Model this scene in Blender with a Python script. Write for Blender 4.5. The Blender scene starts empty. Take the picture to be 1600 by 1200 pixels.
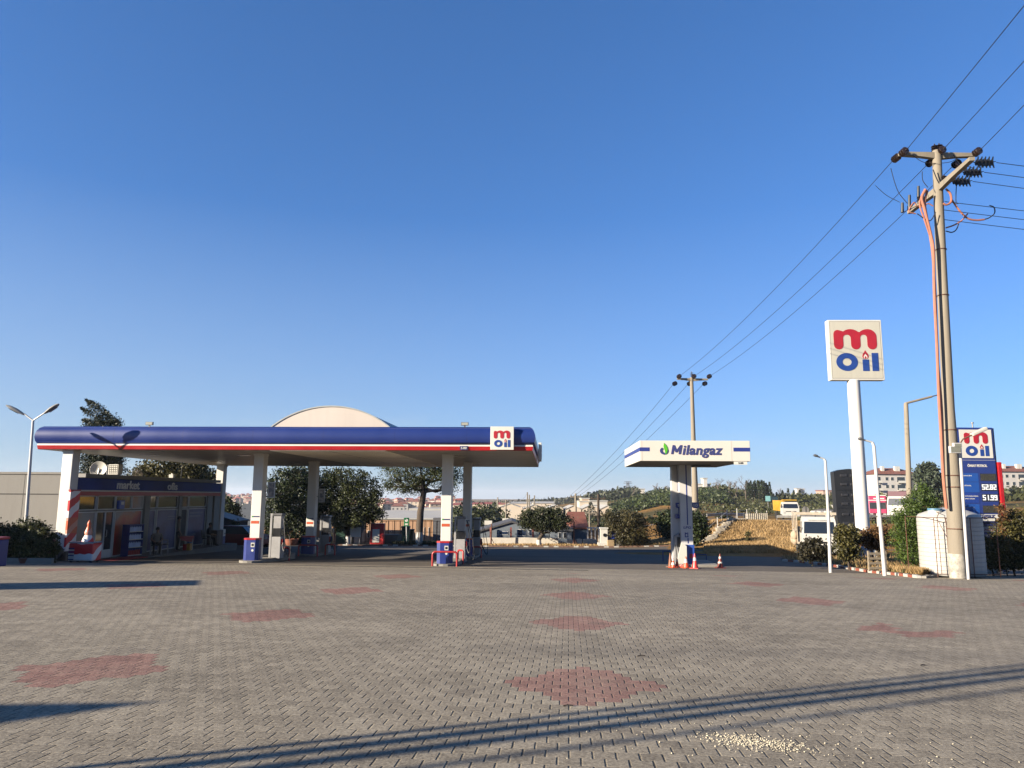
SKY_AIR, SKY_DUST, SKY_OZ, SKY_S = 1.0, .3, 4.0, .12
SKY_CURVE = ((.84, .95), (1.06, .83), (1.64, .84))
SUN_S, EXPO = 5.0, 1.72
import bpy, bmesh, math, random
from mathutils import Vector, Matrix
R = math.radians
rng = random.Random(7)
sc = bpy.context.scene
COL = sc.collection

# ---------------------------------------------------------------- camera model
PITCH, ROLL, FPX, HC = 0.1506, -0.0063, 1157.0, 1.6
_cp, _sp = math.cos(PITCH), math.sin(PITCH)
_cr, _sr = math.cos(ROLL), math.sin(ROLL)
FW = Vector((0, _cp, _sp))
_V = Vector((0, -_sp, _cp)); _X = Vector((1, 0, 0))
RT = _X * _cr - _V * _sr
UP = _X * _sr + _V * _cr
CAM = Vector((0, 0, HC))
def ray(px, py):
    return FW + RT * ((px - 800) / FPX) + UP * ((600 - py) / FPX)
def at(px, py, Y):
    d = ray(px, py); return CAM + d * (Y / d.y)

# ---------------------------------------------------------------- ground shape
PROF = [(-80, 2.86), (24, -0.87), (32, -1.36), (40, -1.67), (48, -1.95)]
def prof(y):
    for (a, za), (b, zb) in zip(PROF, PROF[1:]):
        if y <= b: return za + (zb - za) * (y - a) / (b - a)
    return PROF[-1][1]
UU = [-2.2, -.7, -.4, -.2, 0, .13, .2, .27, .35, .42, .55, .7, 2.2]
TZ = [60, 66, 75, 100, 130, 200, 300, 450, 700, 1200, 1800, 3000, 7000]
TT = {
 60: [-2.3, -2.3, -2.32, -2.35, -2.38, -2.38, -2.3, -1.75, -1.5, -1.5, -1.2, -1, -1],
 66: [-2.6, -2.6, -2.6, -2.6, -2.5, -2.4, -1.7, -.42, -.45, -.6, -.8, -.6, -.6],
 75: [-3.2, -3.2, -3.2, -3.2, -2.9, -2.6, -2.0, -.75, -.8, -.9, -.8, -.6, -.6],
 100: [-4.8, -4.8, -4.8, -4.8, -4.4, -3.2, -2.3, -1.5, -1.5, -1.5, -1.2, -1, -1],
 130: [-6.2, -6.2, -6.2, -6.2, -5.6, -4.0, -2.4, -1.5, -1.6, -1.5, -.9, 0, 0],
 200: [-8, -8, -8, -8, -7.5, -4.5, -1.5, -.5, -2, -1.5, 0, 2, 2],
 300: [-11, -11, -11, -11, -10, -4, 2.5, 3.2, -.5, -1, 1, 5, 5],
 450: [-13, -13, -13, -13, -11, 0, 5.5, 6, 1, 1, 3, 6, 6],
 700: [-15, -15, -15, -14, -9, 0, 6, 6, 2, 2, 3, 6, 6],
 1200: [-14, -14, -12, -14, -8, -2, 2, 4, 2, 2, 3, 4, 4],
 1800: [-4, -3, -2, -12, -8, -4, 0, 0, 0, 0, 0, 0, 0],
 3000: [-12, -12, -12, -12, -10, -6, -4, -4, -4, -4, -4, -4, -4],
 7000: [-40] * 13}
def lerpk(xs, vs, x):
    if x <= xs[0]: return vs[0]
    for i in range(len(xs) - 1):
        if x <= xs[i + 1]:
            t = (x - xs[i]) / (xs[i + 1] - xs[i]); return vs[i] * (1 - t) + vs[i + 1] * t
    return vs[-1]
def H(x, y):
    if y <= 48: return prof(y) - .009 * max(-60, min(60, x))
    u = x / y
    v48 = prof(48) - .009 * max(-60, min(60, u * 48))
    if y <= 60:
        t = (y - 48) / 12.0
        return v48 * (1 - t) + lerpk(UU, TT[60], u) * t
    for a, b in zip(TZ, TZ[1:]):
        if y <= b:
            t = (y - a) / (b - a)
            return lerpk(UU, TT[a], u) * (1 - t) + lerpk(UU, TT[b], u) * t
    return -40
def gnd(px, py, dz=0):
    d = ray(px, py); t = 1.0; prev = CAM.copy()
    while t < 4000:
        p = CAM + d * t
        if p.z < H(p.x, p.y) + dz:
            lo, hi = t / 1.02 - .02, t
            for _ in range(30):
                m = (lo + hi) / 2; q = CAM + d * m
                if q.z < H(q.x, q.y) + dz: hi = m
                else: lo = m
            return CAM + d * hi
        t = t * 1.02 + .02
    return CAM + d * 50
def gp(px, Y, py=800):
    """ground point straight under pixel column px at depth Y"""
    p = at(px, py, Y); p = Vector((p.x, Y, H(p.x, Y)))
    return p

# ---------------------------------------------------------------- mesh builder
class MB:
    def __init__(s): s.v = []; s.f = []; s.m = []; s.cur = 0
    def mat(s, i): s.cur = i; return s
    def add(s, vs, fs):
        n = len(s.v); s.v += [tuple(v) for v in vs]
        s.f += [tuple(i + n for i in f) for f in fs]; s.m += [s.cur] * len(fs); return s
    def box(s, a, b, M=None):
        x0, y0, z0 = a; x1, y1, z1 = b
        vs = [Vector(p) for p in ((x0,y0,z0),(x1,y0,z0),(x1,y1,z0),(x0,y1,z0),(x0,y0,z1),(x1,y0,z1),(x1,y1,z1),(x0,y1,z1))]
        if M is not None: vs = [M @ v for v in vs]
        return s.add(vs, [(0,3,2,1),(4,5,6,7),(0,1,5,4),(1,2,6,5),(2,3,7,6),(3,0,4,7)])
    def bbox(s, a, b, bev=.03, M=None):
        """box with chamfered edges"""
        bm = bmesh.new(); bmesh.ops.create_cube(bm, size=1)
        c = [(a[i]+b[i])/2 for i in range(3)]; d = [b[i]-a[i] for i in range(3)]
        for v in bm.verts: v.co = Vector((c[0]+v.co.x*d[0], c[1]+v.co.y*d[1], c[2]+v.co.z*d[2]))
        bmesh.ops.bevel(bm, geom=bm.edges[:], offset=bev, segments=2, affect='EDGES', profile=.5)
        bm.verts.index_update()
        vs = [v.co.copy() for v in bm.verts]; fs = [[v.index for v in f.verts] for f in bm.faces]; bm.free()
        if M is not None: vs = [M @ v for v in vs]
        return s.add(vs, fs)
    def cyl(s, p0, p1, r0, r1=None, n=12, caps=True):
        if r1 is None: r1 = r0
        p0 = Vector(p0); p1 = Vector(p1); d = (p1 - p0)
        if d.length < 1e-6: return s
        q = d.to_track_quat('Z', 'Y'); vs = []
        for p, r in ((p0, r0), (p1, r1)):
            for i in range(n):
                a = 2*math.pi*i/n; vs.append(p + q @ Vector((r*math.cos(a), r*math.sin(a), 0)))
        fs = [(i, (i+1)%n, n+(i+1)%n, n+i) for i in range(n)]
        if caps: fs += [tuple(range(n-1, -1, -1)), tuple(range(n, 2*n))]
        return s.add(vs, fs)
    def tube(s, pts, r, n=6, caps=True):
        pts = [Vector(p) for p in pts]; vs = []; k = len(pts)
        rr = r if isinstance(r, (list, tuple)) else [r]*k
        ref = None
        for i, p in enumerate(pts):
            d = (pts[min(i+1, k-1)] - pts[max(i-1, 0)]).normalized()
            if ref is None: ref = d.orthogonal().normalized()
            ref = (ref - d * ref.dot(d))
            ref = ref.normalized() if ref.length > 1e-6 else d.orthogonal().normalized()
            o = d.cross(ref)
            for j in range(n):
                a = 2*math.pi*j/n; vs.append(p + (ref*math.cos(a) + o*math.sin(a))*rr[i])
        fs = [(i*n+j, i*n+(j+1)%n, (i+1)*n+(j+1)%n, (i+1)*n+j) for i in range(k-1) for j in range(n)]
        if caps: fs += [tuple(range(n-1, -1, -1)), tuple((k-1)*n+j for j in range(n))]
        return s.add(vs, fs)
    def lathe(s, prof_, c=(0,0,0), n=16, M=None):
        vs = []
        for r, z in prof_:
            for i in range(n):
                a = 2*math.pi*i/n; vs.append(Vector((c[0]+r*math.cos(a), c[1]+r*math.sin(a), c[2]+z)))
        if M is not None: vs = [M @ v for v in vs]
        k = len(prof_)
        fs = [(i*n+j, i*n+(j+1)%n, (i+1)*n+(j+1)%n, (i+1)*n+j) for i in range(k-1) for j in range(n)]
        fs += [tuple(range(n-1, -1, -1)), tuple((k-1)*n+j for j in range(n))]
        return s.add(vs, fs)
    def ball(s, c, r, n=10, k=6):
        c = Vector(c); rx, ry, rz = r if isinstance(r, (tuple, list)) else (r, r, r)
        vs = [c + Vector((0, 0, -rz))]; fs = []
        for i in range(1, k):
            t = -math.pi/2 + math.pi*i/k
            for j in range(n):
                a = 2*math.pi*j/n; vs.append(c + Vector((rx*math.cos(t)*math.cos(a), ry*math.cos(t)*math.sin(a), rz*math.sin(t))))
        vs.append(c + Vector((0, 0, rz)))
        for j in range(n): fs.append((0, 1+(j+1)%n, 1+j))
        for i in range(k-2):
            for j in range(n):
                a = 1+i*n; fs.append((a+j, a+(j+1)%n, a+n+(j+1)%n, a+n+j))
        a = 1+(k-2)*n
        for j in range(n): fs.append((a+j, a+(j+1)%n, len(vs)-1))
        return s.add(vs, fs)
    def prism(s, poly, o, U, V, N, d):
        """poly 2d (ccw seen from +N) laid at o+U*x+V*y, thickness d along N"""
        o, U, V, N = Vector(o), Vector(U), Vector(V), Vector(N); n = len(poly)
        bot = [o + U*x + V*y for x, y in poly]; top = [p + N*d for p in bot]
        return s.add(bot + top, [tuple(range(n-1, -1, -1)), tuple(range(n, 2*n))] + [(i, (i+1)%n, n+(i+1)%n, n+i) for i in range(n)])
    def ring(s, outer, inner, o, U, V, N, d):
        o, U, V, N = Vector(o), Vector(U), Vector(V), Vector(N); n = len(outer)
        P = [o + U*x + V*y for x, y in outer] + [o + U*x + V*y for x, y in inner]
        Q = [p + N*d for p in P]; fs = []
        for i in range(n):
            j = (i+1) % n
            fs += [(2*n+i, 2*n+j, 3*n+j, 3*n+i), (i, j, 2*n+j, 2*n+i), (n+i, 3*n+i, 3*n+j, n+j)]
        return s.add(P + Q, fs)
    def quad(s, *p): return s.add([Vector(q) for q in p], [tuple(range(len(p)))])
    def leaf(s, c, sz, r, asp=.55):
        a = Vector((r.gauss(0,1), r.gauss(0,1), r.gauss(0,1))).normalized()
        b = a.orthogonal().normalized(); b = Matrix.Rotation(r.uniform(0, 6.28), 3, a) @ b; e = a.cross(b)
        b = b*sz*.5; e = e*sz*.5*asp
        return s.add([c-b, c+e, c+b, c-e], [(0,1,2,3)])
    def build(s, name, mats, parent=None, smooth=False, loc=None, bev=0):
        me = bpy.data.meshes.new(name); me.from_pydata(s.v, [], s.f)
        if not isinstance(mats, (list, tuple)): mats = [mats]
        for m in mats: me.materials.append(m)
        me.polygons.foreach_set('material_index', [min(i, len(mats)-1) for i in s.m])
        if smooth:
            me.polygons.foreach_set('use_smooth', [True]*len(me.polygons))
        me.update()
        if smooth: me.set_sharp_from_angle(angle=R(40))
        o = bpy.data.objects.new(name, me); COL.objects.link(o)
        if parent is not None: o.parent = parent
        if loc is not None: o.location = loc
        return o

def tag(o, label=None, cat=None, group=None, kind=None):
    if label: o['label'] = label
    if cat: o['category'] = cat
    if group: o['group'] = group
    if kind: o['kind'] = kind
    return o
def thing(name, label, cat, loc=(0,0,0), rz=0, group=None):
    o = bpy.data.objects.new(name, None); COL.objects.link(o)
    o.empty_display_size = .2
    o.location = loc; o.rotation_euler = (0, 0, rz)
    return tag(o, label, cat, group)
def solo(mb, name, mats, label, cat, loc=(0,0,0), rz=0, group=None, kind=None, smooth=False):
    o = mb.build(name, mats, None, smooth); o.location = loc; o.rotation_euler = (0,0,rz)
    return tag(o, label, cat, group, kind)
def copy_thing(root, loc, rz=None, label=None, scale=None):
    r = root.copy(); COL.objects.link(r); r.location = loc
    if rz is not None: r.rotation_euler = (0, 0, rz)
    if scale is not None: r.scale = (scale,)*3 if isinstance(scale, (int, float)) else scale
    if label: r['label'] = label
    for ch in list(root.children):
        c = ch.copy(); COL.objects.link(c); c.parent = r
        for g in list(ch.children):
            e = g.copy(); COL.objects.link(e); e.parent = c
    return r

# ---------------------------------------------------------------- text
_tc = {}
def textmesh(txt, bold=0.0, shear=0.0, space=1.0):
    k = (txt, bold, shear, space)
    if k not in _tc:
        cu = bpy.data.curves.new('t', 'FONT'); cu.body = txt; cu.size = 1; cu.offset = bold; cu.shear = shear
        cu.space_character = space; cu.resolution_u = 4; cu.extrude = 0.01
        ob = bpy.data.objects.new('t', cu); COL.objects.link(ob)
        dg = bpy.context.evaluated_depsgraph_get(); me = bpy.data.meshes.new_from_object(ob.evaluated_get(dg))
        vs = [v.co.copy() for v in me.vertices]; fs = [tuple(p.vertices) for p in me.polygons]
        bpy.data.objects.remove(ob); bpy.data.meshes.remove(me); bpy.data.curves.remove(cu)
        x0 = min(v.x for v in vs); x1 = max(v.x for v in vs); y0 = min(v.y for v in vs); y1 = max(v.y for v in vs)
        _tc[k] = ([Vector((v.x-x0, v.y-y0, v.z)) for v in vs], fs, x1-x0, y1-y0)
    return _tc[k]
def put_text(mb, txt, o, U, V, N, w=None, h=None, bold=0.0, shear=0.0, space=1.0, thick=.01):
    """lower-left corner at o; fits width w and/or height h"""
    vs, fs, W, Hh = textmesh(txt, bold, shear, space)
    sx = (w/W) if w else h/Hh; sy = (h/Hh) if h else sx
    o, U, V, N = Vector(o), Vector(U), Vector(V), Vector(N)
    mb.add([o + U*v.x*sx + V*v.y*sy + N*(thick if v.z > 0 else -.001) for v in vs], fs)
    return W*sx, Hh*sy

# ---------------------------------------------------------------- materials
def nd(nt, t, **kw):
    n = nt.nodes.new(t)
    for k, v in kw.items(): setattr(n, k, v)
    return n
def ramp(nt, fac, stops):
    r = nd(nt, 'ShaderNodeValToRGB'); cr = r.color_ramp
    while len(cr.elements) < len(stops): cr.elements.new(.5)
    for e, (p, c) in zip(cr.elements, stops): e.position = p; e.color = (*c, 1)
    nt.links.new(fac, r.inputs[0]); return r.outputs[0]
def mathn(nt, op, a, b=None, c=None, clamp=False):
    n = nd(nt, 'ShaderNodeMath', operation=op); n.use_clamp = clamp
    for i, x in enumerate((a, b, c)):
        if x is None: continue
        if isinstance(x, (int, float)): n.inputs[i].default_value = x
        else: nt.links.new(x, n.inputs[i])
    return n.outputs[0]
def mixc(nt, fac, a, b, mode='MIX'):
    n = nd(nt, 'ShaderNodeMix', data_type='RGBA', blend_type=mode)
    for s_, x in ((0, fac), (6, a), (7, b)):
        if isinstance(x, (int, float)): n.inputs[s_].default_value = x
        elif isinstance(x, tuple): n.inputs[s_].default_value = (*x[:3], 1)
        else: nt.links.new(x, n.inputs[s_])
    return n.outputs[2]
def noise(nt, vec, scale, detail=4, rough=.55):
    n = nd(nt, 'ShaderNodeTexNoise'); n.inputs['Scale'].default_value = scale
    n.inputs['Detail'].default_value = detail; n.inputs['Roughness'].default_value = rough
    if vec is not None: nt.links.new(vec, n.inputs['Vector'])
    return n.outputs['Fac']
def bumpn(nt, h, strength, dist, bsdf):
    b = nd(nt, 'ShaderNodeBump'); b.inputs['Strength'].default_value = strength; b.inputs['Distance'].default_value = dist
    nt.links.new(h, b.inputs['Height']); nt.links.new(b.outputs[0], bsdf.inputs['Normal'])
def base_mat(name, rough=.6, metal=0, spec=.5):
    m = bpy.data.materials.new(name); m.use_nodes = True; nt = m.node_tree
    b = nt.nodes['Principled BSDF']; b.inputs['Roughness'].default_value = rough
    b.inputs['Metallic'].default_value = metal; b.inputs['Specular IOR Level'].default_value = spec
    return m, nt, b
_mc = {}
def mk(name, rgb, rough=.6, var=.12, scale=3.0, bump=0, metal=0, spec=.5, dirt=0, streak=False, emit=0):
    if name in _mc: return _mc[name]
    rgb = tuple(c*.52 for c in rgb)
    m, nt, b = base_mat(name, rough, metal, spec)
    geo = nd(nt, 'ShaderNodeNewGeometry'); vec = geo.outputs['Position']
    if streak:
        mp = nd(nt, 'ShaderNodeMapping'); mp.inputs['Scale'].default_value = (1, 1, .12)
        nt.links.new(vec, mp.inputs[0]); v2 = mp.outputs[0]
    else: v2 = vec
    f = noise(nt, v2, scale, 5)
    lo = tuple(c*(1-var) for c in rgb); hi = tuple(min(1, c*(1+var)) for c in rgb)
    c = ramp(nt, f, [(.3, lo), (.7, hi)])
    if dirt:
        g = noise(nt, v2, scale*3.1, 6, .7)
        dm = mathn(nt, 'MULTIPLY', mathn(nt, 'SUBTRACT', g, .5, clamp=True), dirt*4, clamp=True)
        c = mixc(nt, dm, c, (rgb[0]*.45, rgb[1]*.4, rgb[2]*.33))
    nt.links.new(c, b.inputs['Base Color'])
    rr = mathn(nt, 'MULTIPLY_ADD', f, .25, rough-.12, clamp=True); nt.links.new(rr, b.inputs['Roughness'])
    if bump: bumpn(nt, noise(nt, vec, scale*8, 4), bump, .02, b)
    if emit:
        b.inputs['Emission Color'].default_value = (*rgb, 1); b.inputs['Emission Strength'].default_value = emit
    _mc[name] = m; return m
def foliage(name, dark, light, trans=.15):
    if name in _mc: return _mc[name]
    dark = tuple(c*.52 for c in dark); light = tuple(c*.52 for c in light)
    m, nt, b = base_mat(name, .55, 0, .3)
    geo = nd(nt, 'ShaderNodeNewGeometry')
    f = noise(nt, geo.outputs['Position'], .9, 3)
    k = mathn(nt, 'MULTIPLY_ADD', geo.outputs['Random Per Island'], .6, mathn(nt, 'MULTIPLY_ADD', f, 1.0, -.3), clamp=True)
    c = ramp(nt, k, [(.1, dark), (.9, light)])
    nt.links.new(c, b.inputs['Base Color'])
    tr = nd(nt, 'ShaderNodeBsdfTranslucent'); nt.links.new(c, tr.inputs[0])
    mx = nd(nt, 'ShaderNodeMixShader'); mx.inputs[0].default_value = trans
    nt.links.new(b.outputs[0], mx.inputs[1]); nt.links.new(tr.outputs[0], mx.inputs[2])
    nt.links.new(mx.outputs[0], nt.nodes['Material Output'].inputs[0])
    _mc[name] = m; return m

WHITE = mk('white_paint', (.92, .90, .84), .45, .05, 1.2, dirt=.12, streak=True)
CREAM = mk('cream_paint', (.72, .68, .58), .55, .06, 1.5, dirt=.1)
BLUE = mk('blue_cladding', (.016, .040, .22), .33, .12, .5, spec=.5, dirt=.10, streak=True)
BLUEP = mk('blue_paint', (.015, .038, .24), .4, .12, 2)
BLUE2 = mk('bright_blue_panel', (.02, .09, .5), .35, .08, 2)
LOGOB = mk('logo_blue', (.02, .07, .33), .4, .06, 2)
NAVY = mk('navy_letters', (.035, .045, .16), .4, .06, 2)
RED = mk('red_paint', (.52, .012, .018), .35, .08, 1.5)
LOGOR = mk('logo_red', (.5, .015, .03), .4, .06, 1.5)
RAILR = mk('rail_red', (.5, .03, .03), .4, .15, 5, dirt=.2)
SIGNW = mk('sign_white', (.84, .82, .73), .4, .04, 1.0, dirt=.06, streak=True)
SIGNC = mk('aged_sign_face', (.70, .67, .55), .4, .06, 1.5, dirt=.08, streak=True)
CONC = mk('concrete', (.32, .30, .26), .85, .15, 2.5, bump=.3, dirt=.25)
POLEC = mk('pole_concrete', (.33, .285, .215), .85, .14, 2.2, bump=.35, dirt=.3, streak=True)
WALLC = mk('grey_render', (.33, .315, .28), .9, .08, .8, bump=.2, dirt=.2, streak=True)
DARK = mk('dark_rubber', (.015, .015, .017), .5, .2, 4)
BLACKP = mk('black_plastic', (.012, .013, .016), .35, .2, 3)
GREYM = mk('grey_metal', (.25, .25, .25), .4, .12, 4, metal=.6)
GALV = mk('galvanised_steel', (.42, .42, .41), .45, .12, 3, metal=.5)
LAMPW = mk('lamp_pole_white', (.72, .71, .69), .4, .06, 2, dirt=.1, streak=True)
ORANGE = mk('cone_orange', (.75, .09, .02), .45, .12, 5)
ORANGED = mk('cone_faded', (.30, .11, .05), .6, .2, 5, dirt=.3)
BARK = mk('bark', (.09, .065, .045), .9, .3, 6, bump=.6)
LIME = mk('lime_washed_trunk', (.72, .70, .65), .8, .12, 5)
RUST = mk('rusty_iron', (.16, .06, .035), .8, .3, 8)
def glassm(name, rgb=(.02, .025, .03), rough=.06):
    if name in _mc: return _mc[name]
    m, nt, b = base_mat(name, rough, 0, .8)
    b.inputs['Base Color'].default_value = (*rgb, 1)
    geo = nd(nt, 'ShaderNodeNewGeometry')
    bumpn(nt, noise(nt, geo.outputs['Position'], .8, 2), .05, .1, b)
    _mc[name] = m; return m
GLASS = glassm('dark_glass')
# ================================================================ world, sun, camera
SUN_EL, SUN_AZ = R(18), R(64.5)
sd = Vector((math.sin(SUN_AZ)*math.cos(SUN_EL), math.cos(SUN_AZ)*math.cos(SUN_EL), -math.sin(SUN_EL)))
w = bpy.data.worlds.new("World"); sc.world = w; w.use_nodes = True
nt = w.node_tree; bg = nt.nodes['Background']
sky = nd(nt, 'ShaderNodeTexSky'); sky.sky_type = 'NISHITA'; sky.sun_disc = False
sky.sun_elevation = SUN_EL; sky.sun_rotation = math.atan2(-sd.x, -sd.y)
sky.altitude = 100; sky.air_density = SKY_AIR; sky.dust_density = SKY_DUST; sky.ozone_density = SKY_OZ
# grade the sky a little: channel-wise power curve keeps the horizon from washing out
sp = nd(nt, 'ShaderNodeSeparateColor'); nt.links.new(sky.outputs[0], sp.inputs[0])
cb = nd(nt, 'ShaderNodeCombineColor')
for i, (k_, g_) in enumerate(SKY_CURVE):
    v = mathn(nt, 'POWER', mathn(nt, 'MULTIPLY', sp.outputs[i], .1), g_)
    nt.links.new(mathn(nt, 'MULTIPLY', v, k_*2**(-EXPO)/SKY_S), cb.inputs[i])
# faint thin cloud near the horizon
tc = nd(nt, 'ShaderNodeTexCoord'); mpw = nd(nt, 'ShaderNodeMapping'); mpw.inputs['Scale'].default_value = (1.0, 1.0, 5.5); nt.links.new(tc.outputs['Generated'], mpw.inputs[0])
cn = noise(nt, mpw.outputs[0], 5.5, 7, .62); sz = nd(nt, 'ShaderNodeSeparateXYZ'); nt.links.new(tc.outputs['Generated'], sz.inputs[0])
msk = mathn(nt, 'MULTIPLY_ADD', mathn(nt, 'ABSOLUTE', mathn(nt, 'SUBTRACT', sz.outputs[2], .05)), -9.0, 1.0, clamp=True)
cf = mathn(nt, 'MULTIPLY', mathn(nt, 'MULTIPLY', mathn(nt, 'MULTIPLY_ADD', cn, 4.5, -2.45, clamp=True), msk), .22)
# paler air low in the sky, more so on the sunward side
low = mathn(nt, 'MULTIPLY_ADD', sz.outputs[2], -1/.36, 1.0, clamp=True)
pf = mathn(nt, 'MULTIPLY', low, mathn(nt, 'MULTIPLY_ADD', sz.outputs[0], -.42, .42), clamp=True)
base_sky = mixc(nt, pf, cb.outputs[0], tuple(c*2**(-EXPO)/SKY_S for c in (.47, .60, .72)))
nt.links.new(mixc(nt, cf, base_sky, tuple(c*2**(-EXPO)/SKY_S for c in (.66, .72, .80))), bg.inputs[0]); bg.inputs[1].default_value = SKY_S
L = bpy.data.lights.new('sun', 'SUN'); L.energy = SUN_S; L.angle = R(.5); L.color = (1, .87, .70)
lo = bpy.data.objects.new('sun', L); COL.objects.link(lo)
lo.rotation_euler = (-sd).to_track_quat('Z', 'Y').to_euler(); lo.location = (-30, -10, 30)
cam = bpy.data.cameras.new('camera'); co = bpy.data.objects.new('camera', cam); COL.objects.link(co)
M3 = Matrix((RT, UP, -FW)).transposed()
co.matrix_world = Matrix.Translation(CAM) @ M3.to_4x4()
cam.sensor_width = 36; cam.lens = FPX*36/1600; cam.clip_start = .05; cam.clip_end = 12000
sc.camera = co
sc.view_settings.view_transform = 'Standard'; sc.view_settings.look = 'None'
sc.view_settings.exposure = EXPO; sc.view_settings.gamma = 1
sc.cycles.max_bounces = 6; sc.cycles.diffuse_bounces = 3; sc.cycles.glossy_bounces = 3
sc.cycles.transparent_max_bounces = 6; sc.cycles.caustics_reflective = False; sc.cycles.caustics_refractive = False

# ================================================================ terrain
ys = [-60, -30, -10, 0, 8, 16, 24, 28, 32, 36, 40, 43, 48, 52, 56, 60, 63, 66, 70, 75, 82, 90, 100, 115, 130, 150, 175, 200, 235, 270, 300, 350, 400, 450, 550, 700, 900, 1200, 1500, 1800, 2300, 3000, 5000, 7000]
us = sorted(set([round(-2.2 + .05*i, 3) for i in range(0, 89)] + UU))
tm = MB()
for y in ys:
    yy = max(y, 48)
    for u in us:
        x = u*yy; z = H(x, y)
        if y > 62: z += (rng.random()-.5)*min(.25, (y-60)*.004)
        tm.v.append((x, y, z))
nu = len(us)
for i in range(len(ys)-1):
    for j in range(nu-1):
        tm.f.append((i*nu+j, i*nu+j+1, (i+1)*nu+j+1, (i+1)*nu+j)); tm.m.append(0)
m, nt, b = base_mat('dry_terrain', .95, 0, .1)
geo = nd(nt, 'ShaderNodeNewGeometry'); P = geo.outputs['Position']
n1 = noise(nt, P, .03, 5, .6); n2 = noise(nt, P, .6, 5, .65); n3 = noise(nt, P, .011, 3)
dry = ramp(nt, n2, [(.3, (0.114, 0.060, 0.018)), (.5, (0.202, 0.110, 0.032)), (.72, (0.282, 0.167, 0.055))])
scrub = ramp(nt, n2, [(.35, (.03, .034, .011)), (.7, (.10, .072, .03))])
sep = nd(nt, 'ShaderNodeSeparateXYZ'); nt.links.new(P, sep.inputs[0])
far = mathn(nt, 'MULTIPLY_ADD', sep.outputs['Y'], .02, -1.75, clamp=True)
k = mathn(nt, 'MULTIPLY', far, mathn(nt, 'MULTIPLY_ADD', n1, 5, -1.8, clamp=True), clamp=True)
nt.links.new(mixc(nt, k, dry, scrub), b.inputs['Base Color'])
bumpn(nt, noise(nt, P, 3.5, 6, .7), .9, .25, b)
tag(tm.build('terrain', m, None, True), kind='structure')

def sheet(name, mat, rows, dz, nx=10, kind='structure'):
    """rows: (y, xl, xr) -- a sheet that follows the ground dz above it"""
    mb = MB(); n = nx+1
    for y, xl, xr in rows:
        for j in range(n):
            x = xl + (xr-xl)*j/nx; mb.v.append((x, y, H(x, y)+dz))
    for i in range(len(rows)-1):
        for j in range(nx):
            mb.f.append((i*n+j, i*n+j+1, (i+1)*n+j+1, (i+1)*n+j)); mb.m.append(0)
    return tag(mb.build(name, mat, None), kind=kind)
# paved forecourt: interlocking blocks, red diamonds on a lattice -- all pattern inside the material
m, nt, b = base_mat('paving_blocks', .85, 0, .25)
geo = nd(nt, 'ShaderNodeNewGeometry'); P = geo.outputs['Position']
sep = nd(nt, 'ShaderNodeSeparateXYZ'); nt.links.new(P, sep.inputs[0])
PS2 = .0759; ca, sa = math.cos(PS2), math.sin(PS2)
dx = mathn(nt, 'SUBTRACT', sep.outputs[0], .755); dy = mathn(nt, 'SUBTRACT', sep.outputs[1], 7.93)
A = mathn(nt, 'SUBTRACT', mathn(nt, 'MULTIPLY', dx, ca), mathn(nt, 'MULTIPLY', dy, sa))
B = mathn(nt, 'ADD', mathn(nt, 'MULTIPLY', dx, sa), mathn(nt, 'MULTIPLY', dy, ca))
BW, BH = .165, .170
zig = mathn(nt, 'PINGPONG', mathn(nt, 'ADD', A, 500), BW*.5)
Bw = mathn(nt, 'ADD', B, mathn(nt, 'MULTIPLY', zig, .20))
rowf = mathn(nt, 'DIVIDE', mathn(nt, 'ADD', Bw, 430), BH)
row = mathn(nt, 'FLOOR', rowf); fr = mathn(nt, 'FRACT', rowf)
off = mathn(nt, 'MULTIPLY', mathn(nt, 'MODULO', row, 2), .5)
colf = mathn(nt, 'ADD', mathn(nt, 'DIVIDE', mathn(nt, 'ADD', A, 370), BW), off)
colc = mathn(nt, 'FLOOR', colf); fc = mathn(nt, 'FRACT', colf)
jx = mathn(nt, 'MULTIPLY', mathn(nt, 'PINGPONG', fc, .5), BW)       # metres to side joint
jy = mathn(nt, 'MULTIPLY', mathn(nt, 'PINGPONG', fr, .5), BH)
def sstep(v, a, b_):
    n = nd(nt, 'ShaderNodeMapRange', interpolation_type='SMOOTHSTEP'); nt.links.new(v, n.inputs[0])
    n.inputs[1].default_value = a; n.inputs[2].default_value = b_; return n.outputs[0]
wob = mathn(nt, 'MULTIPLY_ADD', noise(nt, P, 60, 2), .012, -.006)
jx = mathn(nt, 'ADD', jx, wob); jy = mathn(nt, 'ADD', jy, wob)
hx = sstep(jx, .001, .011); hy = sstep(jy, .0, .008)
hgt = mathn(nt, 'MULTIPLY', hx, mathn(nt, 'MULTIPLY_ADD', hy, .5, .5))
# block centre in lattice coordinates
Ac = mathn(nt, 'SUBTRACT', mathn(nt, 'MULTIPLY', mathn(nt, 'SUBTRACT', mathn(nt, 'ADD', colc, .5), off), BW), 370)
Bc = mathn(nt, 'SUBTRACT', mathn(nt, 'MULTIPLY', mathn(nt, 'ADD', row, .5), BH), 430)
LA, LB = 5.245, 4.805
am = mathn(nt, 'PINGPONG', mathn(nt, 'ADD', Ac, LA*50), LA/2); bm_ = mathn(nt, 'PINGPONG', mathn(nt, 'ADD', Bc, LB*50), LB/2)
dia = mathn(nt, 'ADD', mathn(nt, 'DIVIDE', am, .82), mathn(nt, 'DIVIDE', bm_, 1.06))
cmb = nd(nt, 'ShaderNodeCombineXYZ'); nt.links.new(colc, cmb.inputs[0]); nt.links.new(row, cmb.inputs[1])
wn = nd(nt, 'ShaderNodeTexWhiteNoise', noise_dimensions='2D'); nt.links.new(cmb.outputs[0], wn.inputs['Vector'])
rnd = wn.outputs['Value']
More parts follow.
